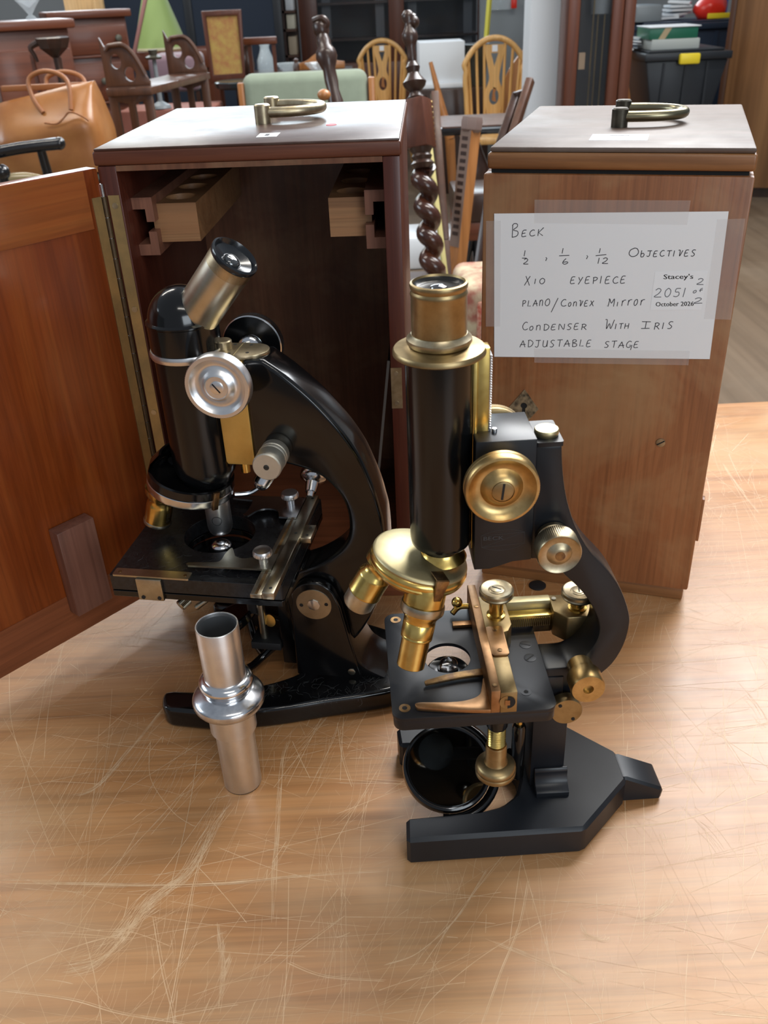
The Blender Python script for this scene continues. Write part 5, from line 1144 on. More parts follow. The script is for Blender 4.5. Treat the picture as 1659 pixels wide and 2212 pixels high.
b = BM(); box(b, x0 + w * 0.18, x1 - w * 0.36, Y + 0.004, Y + 0.007, FZ + 0.36, 0.99); wobj('door_glass', b, W['pane'], ck_)
b = BM(); box(b, x0 - 0.03, x1 + 0.03, Y - 0.03, Y + 0.22, FZ, FZ + 0.35); wobj('base', b, W['redz'], ck_, 0.005)
b = BM(); box(b, x0 - 0.05, x1 + 0.05, Y - 0.04, Y + 0.23, 1.0, 1.45); wobj('hood', b, W['redz'], ck_, 0.01)
for i, px_ in enumerate((1277, 1287, 1301)):
    p = at(px_, 110, Y + 0.08); b = BM(); cyl(b, 0.0035, -0.3, 1.0, 8, Matrix.Translation((p.x, Y + 0.08, 0))); wobj('chain', b, W['brassb'], ck_)
p = at(1300, 8, Y + 0.1); b = BM(); lathe(b, [(0, p.z - 0.05), (0.045, p.z - 0.04), (0.05, p.z + 0.06), (0, p.z + 0.08)], 24, Matrix.Translation((p.x, Y + 0.11, 0))); wobj('weight', b, W['grey'], ck_)
p = at(1250, 130, Y + 0.1); b = BM(); box(b, p.x, p.x + 0.03, Y + 0.1, Y + 0.12, p.z - 0.04, p.z + 0.03); wobj('price_card', b, plain('buff_card', (0.55, 0.38, 0.24), 0.6), ck_)

# ---- storage tubs with papers
def tub(name, label, px0, px1, py0, py1, Y, d, mat, taper=0.86, base=None):
    x0, x1, z0, z1 = span(px0, px1, py0, py1, Y); cxx = (x0 + x1) / 2
    FB = FZ if base is None else z1 - base
    t = bthing(name, label, 'tub', (cxx, Y + d / 2, FB))
    b = BM(); hw = (x1 - x0) / 2
    bot = [b.verts.new(q) for q in ((cxx - hw * taper, Y + d * 0.07, FB), (cxx + hw * taper, Y + d * 0.07, FB), (cxx + hw * taper, Y + d * 0.93, FB), (cxx - hw * taper, Y + d * 0.93, FB))]
    top = [b.verts.new(q) for q in ((cxx - hw * 0.95, Y + 0.01, z1 - 0.05), (cxx + hw * 0.95, Y + 0.01, z1 - 0.05), (cxx + hw * 0.95, Y + d - 0.01, z1 - 0.05), (cxx - hw * 0.95, Y + d - 0.01, z1 - 0.05))]
    b.faces.new(bot[::-1]); b.faces.new(top)
    for i in range(4): b.faces.new((bot[i], bot[(i + 1) % 4], top[(i + 1) % 4], top[i]))
    wobj('tub_body', b, mat, t, 0.01)
    b = BM(); box(b, x0, x1, Y - 0.012, Y + d + 0.012, z1 - 0.05, z1 - 0.012); box(b, x0 + 0.03, x1 - 0.03, Y + 0.03, Y + d - 0.03, z1 - 0.012, z1); wobj('tub_lid', b, mat, t, 0.008)
    for k in range(3):
        b = BM(); box(b, cxx + hw * (-0.55 + 0.5 * k), cxx + hw * (-0.5 + 0.5 * k), Y + 0.004, Y + 0.03, FB + 0.12, z1 - 0.06); wobj('rib', b, mat, t)
    return t, (x0, x1, z1)
t, (x0, x1, zt) = tub('storage_tub', 'black plastic storage tub with yellow lid clip', 1378, 1560, 108, 430, 5.25, 0.45, W['tote'], 0.52, 0.50)
b = BM(); box(b, (x0 + x1) / 2 - 0.14, (x0 + x1) / 2 + 0.14, 5.29, 5.66, FZ, zt - 0.50); solo('black_crate', b, W['tote'], 'black crate under the yellow-clipped storage tub', 'crate', ((x0 + x1) / 2, 5.47, FZ), 0.006)
a = span(1467, 1510, 115, 138, 5.23)
b = BM(); box(b, a[0], a[1], 5.205, 5.24, a[2], a[3]); wobj('lid_clip', b, W['yellow'], t, 0.008)
g = span(1408, 1511, 85, 108, 5.3)
b = BM(); box(b, g[0], g[1], 5.3, 5.58, zt, zt + (g[3] - g[2])); solo('card_box', b, W['greybox'], 'flat grey card box on the black tub', 'box', ((g[0] + g[1]) / 2, 5.44, zt), 0.004)
zb = zt + (g[3] - g[2])
g2 = span(1402, 1506, 64, 86, 5.32)
gb = bthing('box_file', 'green box file with white top on the grey card box', 'box', ((g2[0] + g2[1]) / 2, 5.45, zb))
b = BM(); box(b, g2[0], g2[1], 5.31, 5.56, zb, zb + 0.055); wobj('file_body', b, W['greenbook'], gb, 0.003)
b = BM(); box(b, g2[0] - 0.003, g2[1] + 0.012, 5.305, 5.565, zb + 0.055, zb + 0.06); wobj('file_cover', b, W['white'], gb, 0.001)
gg = span(1424, 1444, 64, 86, 5.3)
b = BM(); prism(b, [(gg[0], zb + 0.001), (gg[0] + 0.035, zb + 0.001), (gg[1] + 0.02, zb + 0.055), (gg[1] - 0.015, zb + 0.055)], 5.3085, 5.3098); wobj('file_label', b, plain('buff_stripe', (0.42, 0.33, 0.20), 0.6), gb)
rp = random.Random(8)
for k, (px_, py_) in enumerate(((1374, 98), (1385, 84), (1392, 104), (1380, 70))):
    p = at(px_, py_, 5.5)
    b = BM(); box(b, -0.055, 0.055, -0.09, 0.09, 0, 0.006, Matrix.Translation((p.x - 0.055, 5.55, zt + 0.002 + 0.018 * k)) @ Matrix.Rotation(rp.uniform(-0.5, 0.5), 4, 'Z') @ Matrix.Rotation(0.10, 4, 'Y'))
    solo('paper_bundle', b, W['white'], ('lowest', 'second', 'third', 'topmost')[k] + ' loose white paper bundle at the left of the black tub', 'papers', (p.x, 5.5, zt), group='papers on the black tub')
t, (x0, x1, zt2) = tub('storage_tub', 'dark blue storage tub behind the yellow-clipped one', 1366, 1585, 46, 430, 6.5, 0.5, W['bluetote'])
g = span(1369, 1426, 22, 48, 6.6)
b = BM(); box(b, g[0], g[1], 6.55, 6.9, zt2, zt2 + 0.10); solo('plastic_tray', b, W['grey'], 'grey plastic tray on the dark blue tub', 'tray', ((g[0] + g[1]) / 2, 6.7, zt2), 0.015)
for k in range(5):
    p = at(1456 + 4 * k, 22 - 2 * k, 6.65)
    b = BM(); box(b, -0.07, 0.07, -0.10, 0.10, 0, 0.012, Matrix.Translation((p.x + 0.02, 6.76, zt2 + 0.01 + 0.022 * k)) @ Matrix.Rotation(rp.uniform(-0.6, 0.6), 4, 'Z') @ Matrix.Rotation(rp.uniform(-0.12, 0.12), 4, 'Y'))
    solo('paper_sheaf', b, W['white'], ('leftmost and lowest', 'second', 'middle', 'fourth', 'rightmost and topmost')[k] + ' white paper sheaf piled on the dark blue tub', 'papers', (p.x + 0.02, 6.76, zt2), group='papers on the blue tub')
g = span(1512, 1588, 10, 47, 6.55)
rb = bthing('carrier_bag', 'bright red and yellow carrier bag on the dark blue tub', 'bag', ((g[0] + g[1]) / 2, 6.7, zt2))
b = BM(); ball(b, (0, 0, 0), 0.11, 22, 0.7)
for v in b.verts:
    v.co += Vector(mnoise.noise_vector(v.co * 14)) * 0.022; v.co.z = max(v.co.z, -0.06)
bmesh.ops.translate(b, verts=b.verts[:], vec=((g[0] + g[1]) / 2, 6.7, zt2 + 0.06)); wobj('bag_body', b, W['redbag'], rb, sharp=60)
b = BM(); box(b, (g[0] + g[1]) / 2 - 0.05, (g[0] + g[1]) / 2 + 0.10, 6.585, 6.595, zt2 + 0.004, zt2 + 0.035); wobj('yellow_band', b, W['yellow'], rb, 0.003)
b = BM(); box(b, g[1] - 0.05, g[1] + 0.05, 6.83, 6.93, zt2, zt2 + 0.22); solo('blue_packet', b, W['bluebag'], 'blue packet behind the red carrier bag', 'packet', (g[1], 6.88, zt2), 0.01)

# ---- golden bow-back chairs
def bow_chair(name, label, apex, Y, w, h, group):
    """seat at 0.44 m, bow h above it, splat with a cut-out and side spindles"""
    cx_, ztop = apex.x, apex.z
    t = bthing(name, label, 'chair', (cx_, Y + 0.2, FZ), group)
    zs = FZ + 0.44
    hh = ztop - zs; k = w / 2
    bow = [(cx_ + k * math.cos(a) * (0.80 + 0.2 * math.sin(a) if math.sin(a) < 0.5 else 1.0) , Y + 0.02, zs + hh * (0.42 + 0.58 * math.sin(a))) for a in [R(-2 + 184 * i / 28) for i in range(29)]]
    bow = [(cx_ + k * 0.74, Y + 0.02, zs)] + bow + [(cx_ - k * 0.74, Y + 0.02, zs)]
    b = BM(); tube(b, smooth2(bow, 2), 0.017, 12); wobj('bow', b, W['gold'], t)
    sw = [(0.052, hh * 0.93), (0.058, hh * 0.86), (0.036, hh * 0.66), (0.030, hh * 0.55), (0.050, hh * 0.44), (0.058, hh * 0.33), (0.045, hh * 0.2), (0.034, 0.0)]
    out = [(cx_ + x, zs + z) for x, z in smooth2(sw, 3)]; out = out + [(2 * cx_ - x, z) for x, z in out[::-1]]
    cut = [(cx_, zs + hh * 0.69), (cx_ + 0.022, zs + hh * 0.84), (cx_ - 0.022, zs + hh * 0.84)]
    cut2 = circ(cx_, zs + hh * 0.36, 0.030, 16, 0.045)
    b = holed(BM(), out, [cut, cut2], Y + 0.012, Y + 0.026, 'xz'); sp_ = wobj('splat', b, W['gold'], t)
    b = BM(); prism(b, [(cx_ - 0.012, zs + hh * 0.32), (cx_ + 0.014, zs + hh * 0.30), (cx_ + 0.006, zs + hh * 0.40), (cx_ + 0.016, zs + hh * 0.45), (cx_ - 0.004, zs + hh * 0.47), (cx_ - 0.008, zs + hh * 0.40)], Y + 0.012, Y + 0.026); wobj('splat_figure', b, W['orange'], t)
    for s in (-1, 1):
        for q in (0.30, 0.52, 0.74):
            xx = k * q; zt_ = zs + hh * (0.42 + 0.58 * math.sqrt(max(0, 1 - q * q)))
            b = BM(); tube(b, [(cx_ + s * xx * 0.82, Y + 0.02, zs), (cx_ + s * xx * 1.0, Y + 0.02, zt_ - 0.01)], 0.0085, 8); wobj('spindle', b, W['gold'], t)
    b = BM(); prism(b, [(cx_ + x, Y + y) for x, y in rrect(-k * 1.02, k * 1.02, -0.40, 0.06, 0.1, 5)], zs - 0.035, zs, 'xy'); wobj('seat', b, W['gold'], t, 0.008)
    for sx in (-1, 1):
        for sy, yy in ((-1, Y - 0.3), (1, Y + 0.02)):
            b = BM(); leg_tube(b, (cx_ + sx * (k + 0.02), yy + sy * 0.05, FZ), (cx_ + sx * (k - 0.05), yy, zs - 0.02), 0.012, 0.019); wobj('leg', b, W['gold'], t)
    b = BM(); box(b, cx_ - 0.016, cx_ + 0.016, Y + 0.009, Y + 0.0115, zs + hh * 0.855, zs + hh * 0.925); wobj('price_label', b, W['white'], t)
    return t
bow_chair('bow_back_chair', 'golden bow-back chair nearest the white post', at(1070, 82, 5.9), 5.9, 0.42, 0.5, 'golden bow-back chairs')
bow_chair('bow_back_chair', 'golden bow-back chair behind the sage green armchair', at(824, 88, 7.3), 7.3, 0.40, 0.5, 'golden bow-back chairs')
# upturned leg of another chair
A, B_ = at(930, 134, 5.1), at(972, 300, 5.05)
b = BM(); leg_tube(b, A, B_, 0.010, 0.026); tube(b, [B_, (B_.x + 0.03, B_.y, FZ)], [0.026, 0.02], 12); solo('tapered_pole', b, W['orange'], 'tapered orange wooden pole left of the golden chair', 'pole', (B_.x, B_.y, FZ))

# ---- carved chair with barley twist post
cc = bthing('carved_chair', 'tall dark carved chair with barley twist post between the cases', 'chair', (0.1, 2.35, FZ))
T0, T1 = at(880, 25, 2.42), at(937, 600, 2.22)
ax = (T1 - T0); Lp = ax.length; axn = ax.normalized()
pmx = axm(T0, axn)           # z runs down the post
K = Lp / 575.0               # metres per photograph pixel along the post
def pr_(l): return [(r * K, (y - 25) * K) for r, y in l]
b = BM(); lathe(b, pr_([(0, 24), (8, 24), (13, 30), (14, 40), (9, 48), (10, 58), (17, 70), (18, 80), (13, 92), (9, 100), (11, 118), (8, 128), (16, 140), (12, 152), (17, 160), (27, 172), (24, 180), (12, 192), (17, 202), (27, 206), (0, 207)]), 24, pmx); wobj('finial', b, W['dark'], cc)
b = BM(); ball(b, T0 + axn * (22 * K) + Vector((0.012, 0, 0)), 0.014, 14); tube(b, [T0 + axn * (4 * K) + Vector((-0.004, 0, 0)), T0 + axn * (18 * K) + Vector((0.014, 0, 0.004))], 0.009, 8); wobj('scroll', b, W['dark'], cc)
b = BM(); box(b, -27 * K, 27 * K, -27 * K, 27 * K, (208 - 25) * K, (312 - 25) * K, pmx @ Matrix.Rotation(R(38), 4, 'Z')); wobj('post_block', b, W['redz'], cc, 0.003)
b = BM(); lathe(b, pr_([(0, 311), (27, 311), (24, 318), (20, 324), (24, 330), (20, 338), (28, 346), (18, 356), (0, 358)]), 24, pmx); wobj('post_ring', b, W['dark'], cc)
hp = []
for i in range(150):
    s = (350 - 25 + i * 3.1) * K; a = -2 * math.pi * (i * 3.1) / 60.0
    hp.append(pmx @ Vector((10.5 * K * math.cos(a), 10.5 * K * math.sin(a), s)))
b = BM(); tube(b, hp, 20.5 * K, 14); wobj('twist', b, plain('polished_dark_twist', (0.03, 0.011, 0.007), 0.2, coat=0.2, col2=(0.07, 0.022, 0.011), vscale=12), cc)
e_ = hp[-1]; b = BM(); box(b, e_.x - 0.028, e_.x + 0.028, e_.y - 0.028, e_.y + 0.028, FZ, e_.z + 0.02); wobj('leg', b, W['dark'], cc, 0.004)
# second upright of the same chair, seen over the open case
Q0, Q1 = at(690, 45, 2.75), at(728, 235, 2.65); ax2 = (Q1 - Q0); K2 = ax2.length / 190.0; pm3 = axm(Q0, ax2)
b = BM(); lathe(b, [(r * K2, y * K2) for r, y in ((0, 0), (14, 1), (18, 10), (17, 25), (12, 32), (16, 45), (15, 55), (22, 66), (24, 78), (18, 95), (14, 105), (15, 130), (13, 150), (17, 175), (14, 200), (16, 240), (0, 241))], 22, pm3); wobj('upright', b, W['dark'], cc)
b = BM(); tube(b, smooth2([Q0 + Vector((-0.015, -0.01, 0.0)), Q0 + Vector((0.008, -0.02, 0.006)), Q0 + Vector((0.02, -0.02, -0.006)), Q0 + Vector((0.012, -0.02, -0.016))], 4), 0.009, 8); wobj('scroll', b, W['dark'], cc)
b = BM(); ball(b, at(700, 205, 2.62), 0.018, 16, 0.8); wobj('knob', b, W['orange'], cc)
e2 = pm3 @ Vector((0, 0, 240 * K2)); b = BM(); box(b, e2.x - 0.025, e2.x + 0.025, e2.y - 0.025, e2.y + 0.025, FZ, e2.z); wobj('leg', b, W['dark'], cc, 0.004)
b = BM(); box(b, e2.x, e_.x, 2.15, 2.65, -0.32, -0.27); wobj('seat', b, W['dark'], cc, 0.01)

# ---- things in the gap between the cases
def bar(bm, a, b_, w, d, roll=0.0):
    a, b_ = Vector(a), Vector(b_); return box(bm, -w / 2, w / 2, -d / 2, d / 2, 0, (b_ - a).length, axm(a, b_ - a, roll))
ls = bthing('dark_chair', 'narrow dark chair back with a row of studs beside the twist post', 'chair', (at(950, 400, 2.9).x, 2.9, FZ))
A, B_ = at(938, 200, 2.95), at(962, 520, 2.75)
D_ = B_ + (B_ - A) * 1.1; D_.z = FZ
b = BM(); bar(b, A, B_, 0.022, 0.03); bar(b, B_, D_, 0.022, 0.03); wobj('stile', b, W['brown'], ls, 0.002)
st0 = None
for i in range(9):
    p = A + (B_ - A) * (0.06 + 0.035 * i) + Vector((-0.014, -0.02, 0))
    b = BM(); ball(b, p, 0.006, 10); wobj('stud', b, W['brassb'], ls)
A, B_ = at(926, 300, 2.62), at(969, 610, 2.5)
C_ = B_ + (B_ - A) * 1.0; C_.z = FZ
b = BM(); bar(b, A, C_, 0.013, 0.012); solo('pale_batten', b, plain('pale_yellow_paint', (0.62, 0.54, 0.22), 0.5), 'thin pale yellow batten leaning beside the twist post', 'batten', (C_.x, C_.y, FZ), 0.001)
# slotted post
A, B_ = at(1020, 262, 2.85), at(984, 600, 2.80); Lx = (B_ - A).length
spo = bthing('slotted_post', 'leaning brown wooden post with slots along one edge', 'post', (B_.x, B_.y, FZ))
_zd = (B_ - A).normalized(); _xd = Vector((-0.78, -0.62, 0)); _xd = (_xd - _zd * _xd.dot(_zd)).normalized(); _yd = _zd.cross(_xd)
pmS = Matrix(((_xd.x, _yd.x, _zd.x, A.x), (_xd.y, _yd.y, _zd.y, A.y), (_xd.z, _yd.z, _zd.z, A.z), (0, 0, 0, 1))); full = (B_.z - FZ) / max(1e-3, (A.z - B_.z)) * Lx + Lx
b = BM(); box(b, -0.021, 0.021, -0.021, 0.021, 0.012, full, pmS); wobj('post_body', b, W['orange'], spo, 0.003)
b = BM(); box(b, 0.0205, 0.0225, -0.021, 0.021, 0.012, 0.36, pmS); wobj('slotted_face', b, plain('greyed_wood_face', (0.20, 0.13, 0.10), 0.45), spo)
b = BM(); lathe(b, [(0.016, -0.010), (0.031, -0.012), (0.034, 0.0), (0.033, 0.022), (0.024, 0.030), (0.014, 0.02), (0.012, 0.0), (0.016, -0.010)], 8, pmS @ Matrix.Rotation(R(22.5), 4, 'Z')); wobj('end_cap', b, plain('greyed_wood', (0.22, 0.15, 0.13), 0.4), spo, sharp=20)
sl = None
for i in range(14):
    b = BM(); box(b, 0.0225, 0.0232, -0.012, 0.012, 0.042 + 0.021 * i, 0.053 + 0.021 * i, pmS); wobj('slot', b, W['dark'], spo)
# black-edged side table with vase leg
Y = 4.4
x0, x1, z0, z1 = span(952, 1125, 268, 297, Y)
sdt = bthing('side_table', 'black-edged side table with a vase-shaped leg behind the slotted post', 'table', ((x0 + x1) / 2, Y + 0.2, FZ))
b = BM(); box(b, x0, x1, Y, Y + 0.42, z1 - 0.045, z1 - 0.012); wobj('table_edge', b, W['black'], sdt, 0.004)
b = BM(); box(b, x0 + 0.006, x1 - 0.006, Y + 0.006, Y + 0.414, z1 - 0.012, z1 - 0.006); wobj('table_top', b, W['brown'], sdt)
p = at(1022, 330, Y + 0.1); zt_ = z1 - 0.045
b = BM(); lathe(b, [(0, FZ), (0.05, FZ), (0.05, FZ + 0.03), (0.03, FZ + 0.1), (0.045, zt_ - 0.36), (0.075, zt_ - 0.22), (0.08, zt_ - 0.16), (0.045, zt_ - 0.08), (0.03, zt_ - 0.04), (0.05, zt_), (0, zt_)], 24, Matrix.Translation((p.x, Y + 0.12, 0))); wobj('vase_leg', b, W['dark'], sdt)
# dark cabinet on curved legs
Y = 3.75
x0, x1, z0, z1 = span(984, 1130, 418, 520, Y)
dc = bthing('low_cabinet', 'low dark cabinet on curved legs seen in the gap between the cases', 'cabinet', ((x0 + x1) / 2, Y + 0.15, FZ))
b = BM(); box(b, x0, x1, Y, Y + 0.32, z0 + 0.075, z1); wobj('cabinet_top', b, W['dark'], dc, 0.012)
b = BM(); box(b, x0 + 0.005, x1 - 0.005, Y + 0.01, Y + 0.31, z0, z0 + 0.075); wobj('rail', b, W['red'], dc, 0.004)
for px_, lean_ in ((992, 0.02), (1012, -0.02), (1034, 0.0), (1100, 0.0)):
    p = at(px_, 525, Y + 0.06)
    b = BM(); tube(b, smooth2([(p.x, Y + 0.06, z0), (p.x + lean_, Y + 0.04, z0 - 0.1), (p.x + lean_ * 0.3, Y + 0.07, (z0 + FZ) / 2), (p.x - lean_ * 0.3, Y + 0.05, FZ + 0.012)], 5), [0.030 - 0.016 * i / 15 for i in range(16)], 12); wobj('leg', b, W['black'], dc)
# upholstered stool
Y = 2.15
x0, x1, z0, z1 = span(1000, 1090, 620, 780, Y)
us = bthing('upholstered_stool', 'cream floral stool with red fringe low in the gap between the cases', 'stool', ((x0 + x1) / 2, Y + 0.12, FZ))
b = BM(); box(b, x0 - 0.005, x1 + 0.04, Y, Y + 0.26, z0, z1); wobj('stool_cover', b, W['floral'], us, 0.03, 4)
b = BM(); box(b, x0 + 0.034, x1 + 0.01, Y - 0.008, Y + 0.10, z0 - 0.02, z1 - 0.035); wobj('fringe', b, W['fringe'], us, 0.01)
for sx in (x0 + 0.02, x1 + 0.02):
    for yy in (Y + 0.03, Y + 0.23):
        b = BM(); cyl(b, 0.016, FZ, z0 + 0.01, 12, Matrix.Translation((sx, yy, 0))); wobj('leg', b, W['dark'], us)
# added white box standing in for a bright patch of the floor
x0, x1, z0, z1 = span(870, 985, 530, 640, 4.4)
b = BM(); box(b, x0, x1, 4.4, 4.7, FZ, FZ + 0.16); solo('bright_patch_box', b, W['white'], 'added white box for the bright floor patch behind the barley twist post', 'crate', ((x0 + x1) / 2, 4.55, FZ), 0.02)
# slanting dark chair rails next to the closed case
dr = bthing('leaning_chair', 'dark brown chair leaning back beside the closed case', 'chair', (at(1085, 300, 3.4).x, 3.4, FZ))
for (pa, pb, mt_, w_) in (((1117, 203), (1070, 345), 'dark', 0.028), ((1146, 172), (1095, 330), 'brown', 0.026)):
    A, B_ = at(*pa, 3.5), at(*pb, 3.35); E_ = B_ + (B_ - A) * 1.4; E_.z = FZ
    b = BM(); bar(b, A, B_, w_, 0.03); bar(b, B_, E_, w_, 0.03); wobj('chair_rail', b, W[mt_], dr, 0.003)
A, B_ = at(1112, 206, 3.48), at(1142, 196, 3.5)
b = BM(); bar(b, A, B_, 0.02, 0.02); wobj('cross_rail', b, W['dark'], dr, 0.002)

# ---- middle distance: bookcase, white box, pot, pole
Y = 8.2
x0, x1, z0, z1 = span(648, 1040, 0, 135, Y)
bk = bthing('glazed_bookcase', 'tall red mahogany bookcase with two glazed doors', 'bookcase', ((x0 + x1) / 2, Y + 0.2, FZ))
xm = at(855, 60, Y).x
for (a_, b__) in ((x0, x0 + 0.15), (xm - 0.055, xm + 0.07), (x1 - 0.03, x1)):
    b = BM(); box(b, a_, b__, Y, Y + 0.03, FZ, 1.3); wobj('door_stile', b, W['redz'], bk, 0.004)
zl = at(850, 132, Y).z
b = BM(); box(b, x0, x1, Y - 0.01, Y + 0.4, FZ, zl); wobj('base_cupboard', b, W['redz'], bk, 0.006)
b = BM(); box(b, x0, x1, Y + 0.38, Y + 0.4, FZ, 1.3); wobj('back_board', b, plain('dark_bookcase_back', (0.05, 0.045, 0.05), 0.6), bk)  # plain dark grey board behind the glazed doors
b = BM(); box(b, x0, x1, Y, Y + 0.4, 1.3, 1.4); wobj('cornice', b, W['redz'], bk, 0.01)
for k in range(3):
    zz = zl + 0.16 + 0.26 * k
    b = BM(); box(b, x0 + 0.02, x1 - 0.02, Y + 0.06, Y + 0.38, zz, zz + 0.018); wobj('shelf', b, W['dark'], bk)
for (a_, b__) in ((x0 + 0.15, xm - 0.055), (xm + 0.07, x1 - 0.03)):
    b = BM(); box(b, a_, b__, Y + 0.012, Y + 0.016, zl, 1.3); wobj('glass_pane', b, W['pane'], bk)
    for q in (0.12, 0.88):
        xx = a_ + (b__ - a_) * q; b = BM(); box(b, xx - 0.035, xx + 0.035, Y + 0.1, Y + 0.12, zl, 1.28); wobj('curtain_fold', b, plain('grey_net_curtain', (0.14, 0.15, 0.17), 0.8), bk)
# shelf with packets at its left
x0, x1, z0, z1 = span(612, 640, 0, 130, 8.0)
sh_ = bthing('open_shelf', 'narrow shelf unit holding pale packets left of the bookcase', 'shelf', ((x0 + x1) / 2, 8.2, FZ))
b = BM(); box(b, x0, x1, 8.3, 8.33, FZ, 1.3); wobj('shelf_back', b, W['brown'], sh_)
zz_ = [at(632, q, 8.05).z for q in (118, 62, 22)]
for q in zz_:
    b = BM(); box(b, x0, x1, 8.0, 8.3, q - 0.018, q); wobj('shelf_board', b, W['brown'], sh_)
b = BM(); box(b, x0, x0 + 0.02, 8.0, 8.33, FZ, 1.3); wobj('shelf_side', b, W['dark'], sh_)
for q, hgt, c_, nm_ in ((zz_[0], 0.13, (0.50, 0.40, 0.28), 'buff carton on the lowest visible shelf'), (zz_[1], 0.10, (0.75, 0.70, 0.55), 'cream carton on the middle shelf'), (zz_[2], 0.09, (0.78, 0.80, 0.82), 'white carton on the top visible shelf')):
    b = BM(); box(b, x0 + 0.03, x1 - 0.01, 8.03, 8.25, q, q + hgt); solo('carton', b, plain('carton_card', c_, 0.6), nm_, 'carton', ((x0 + x1) / 2, 8.15, q), 0.004)
Y = 6.3
x0, x1, z0, z1 = span(906, 1004, 90, 190, Y)
wb = bthing('white_box', 'white plastic storage box before the glazed bookcase', 'box', ((x0 + x1) / 2, Y + 0.15, z0))
b = BM(); box(b, x0, x1, Y, Y + 0.28, z0 + 0.03, z1); wobj('box_panel', b, W['white'], wb, 0.006)
b = BM(); box(b, x0 - 0.01, x1 + 0.012, Y - 0.03, Y + 0.3, z0, z0 + 0.03); wobj('box_rim', b, W['white'], wb, 0.004)
b = BM(); box(b, x0 - 0.02, x1 + 0.15, Y - 0.06, Y + 0.40, FZ, z0 - 0.002); sbd = solo('dark_cupboard', b, W['dark'], 'dark cupboard carrying the white box and the pewter pot', 'cupboard', ((x0 + x1) / 2, Y + 0.2, FZ), 0.006)
p, q = at(1028, 198, 6.45), at(1028, 95, 6.45)
pt = bthing('pewter_pot', 'tall dull pewter pot beside the white box', 'pot', (p.x, 6.45, z0 - 0.002))
hp_ = q.z - (z0 - 0.002); zb = z0 - 0.002
b = BM(); lathe(b, [(0, zb), (0.062, zb), (0.070, zb + hp_ * 0.6), (0.074, zb + hp_ * 0.62), (0.080, zb + hp_ * 0.96), (0.092, zb + hp_), (0.084, zb + hp_), (0.072, zb + hp_ * 0.9), (0.06, zb + 0.02), (0, zb + 0.02)], 28, Matrix.Translation((p.x, 6.45, 0))); wobj('pot_body', b, W['olive'], pt)
b = BM(); lathe(b, [(0.085, zb + hp_ * 0.985), (0.094, zb + hp_), (0.085, zb + hp_ * 1.015), (0.080, zb + hp_)], 28, Matrix.Translation((p.x, 6.45, 0))); wobj('pot_rim', b, W['grey'], pt)
A, B_ = at(1062, -60, 7.1), at(1046, 110, 7.05); E_ = B_ + (B_ - A) * 1.2; E_.z = FZ
b = BM(); bar(b, A, E_, 0.028, 0.028); solo('yellow_pole', b, plain('yellow_pole_paint', (0.72, 0.66, 0.08), 0.4), 'yellow pole standing behind the golden chair', 'pole', (E_.x, E_.y, FZ), 0.004)
x0, x1, z0, z1 = span(1036, 1180, 0, 200, 7.3)
gp = bthing('grey_panel', 'grey panel wrapped in clear film behind the yellow pole', 'panel', ((x0 + x1) / 2, 7.3, FZ))
b = BM(); box(b, x0, x1, 7.3, 7.36, FZ, 1.2); wobj('panel_board', b, W['grey'], gp, 0.004)
a = span(1058, 1110, -10, 22, 7.25)
b = BM(); box(b, a[0], a[1], 7.26, 7.29, a[2], a[3] + 0.1); wobj('film_wrap', b, W['film'], gp, 0.01)
a = span(1104, 1116, 0, 18, 7.25)
b = BM(); box(b, a[0], a[1], 7.24, 7.255, a[2], a[3] + 0.02); wobj('red_tag', b, W['redbag'], gp, 0.002)

# ---- sage green armchair
Y = 4.6
x0, x1, z0, z1 = span(527, 796, 156, 300, Y)
ga = bthing('armchair', 'sage green upholstered armchair seen over the open case', 'armchair', ((x0 + x1) / 2, Y + 0.3, FZ))
b = BM(); box(b, x0, x1, Y, Y + 0.12, FZ + 0.38, z1); wobj('back_cushion', b, W['sage'], ga, 0.045, 5)
b = BM(); box(b, x0, x1, Y + 0.10, Y + 0.62, FZ + 0.26, FZ + 0.40); wobj('seat_cushion', b, W['sage'], ga, 0.04, 4)
a = span(513, 527, 180, 215, Y)
for xx in (a[0], x1 + 0.004):
    b = BM(); box(b, xx, xx + 0.03, Y + 0.01, Y + 0.05, FZ, a[3]); wobj('frame_post', b, W['orange'], ga, 0.006)
    b = BM(); box(b, xx, xx + 0.03, Y + 0.60, Y + 0.64, FZ, FZ + 0.55); wobj('frame_post', b, W['orange'], ga, 0.006)
    b = BM(); box(b, xx, xx + 0.03, Y + 0.05, Y + 0.60, FZ + 0.5, FZ + 0.54); wobj('arm', b, W['orange'], ga, 0.008)

# ---- sideboard behind the armchair with glassware
Y = 5.6
x0, x1, z0, z1 = span(520, 765, 160, 300, Y)
zt = z1
gs = solo('long_sideboard', box(BM(), x0, x1, Y, Y + 0.45, FZ, zt), W['dark'], 'dark sideboard behind the sage green armchair', 'sideboard', ((x0 + x1) / 2, Y + 0.2, FZ), 0.006)
def vase(name, label, cat, px_, prof, mat):
    p = at(px_, 150, Y + 0.12)
    b = BM(); lathe(b, [(r, zt + z) for r, z in prof], 26, Matrix.Translation((p.x, Y + 0.14, 0))); return solo(name, b, mat, label, cat, (p.x, Y + 0.14, zt))
vase('glass_vase', 'clear cut glass vase with flared neck', 'vase', 575, [(0, 0), (0.048, 0), (0.052, 0.03), (0.050, 0.07), (0.030, 0.115), (0.026, 0.135), (0.036, 0.165), (0.033, 0.165), (0.022, 0.135), (0.044, 0.07), (0.044, 0.01), (0, 0.01)], W['film'])
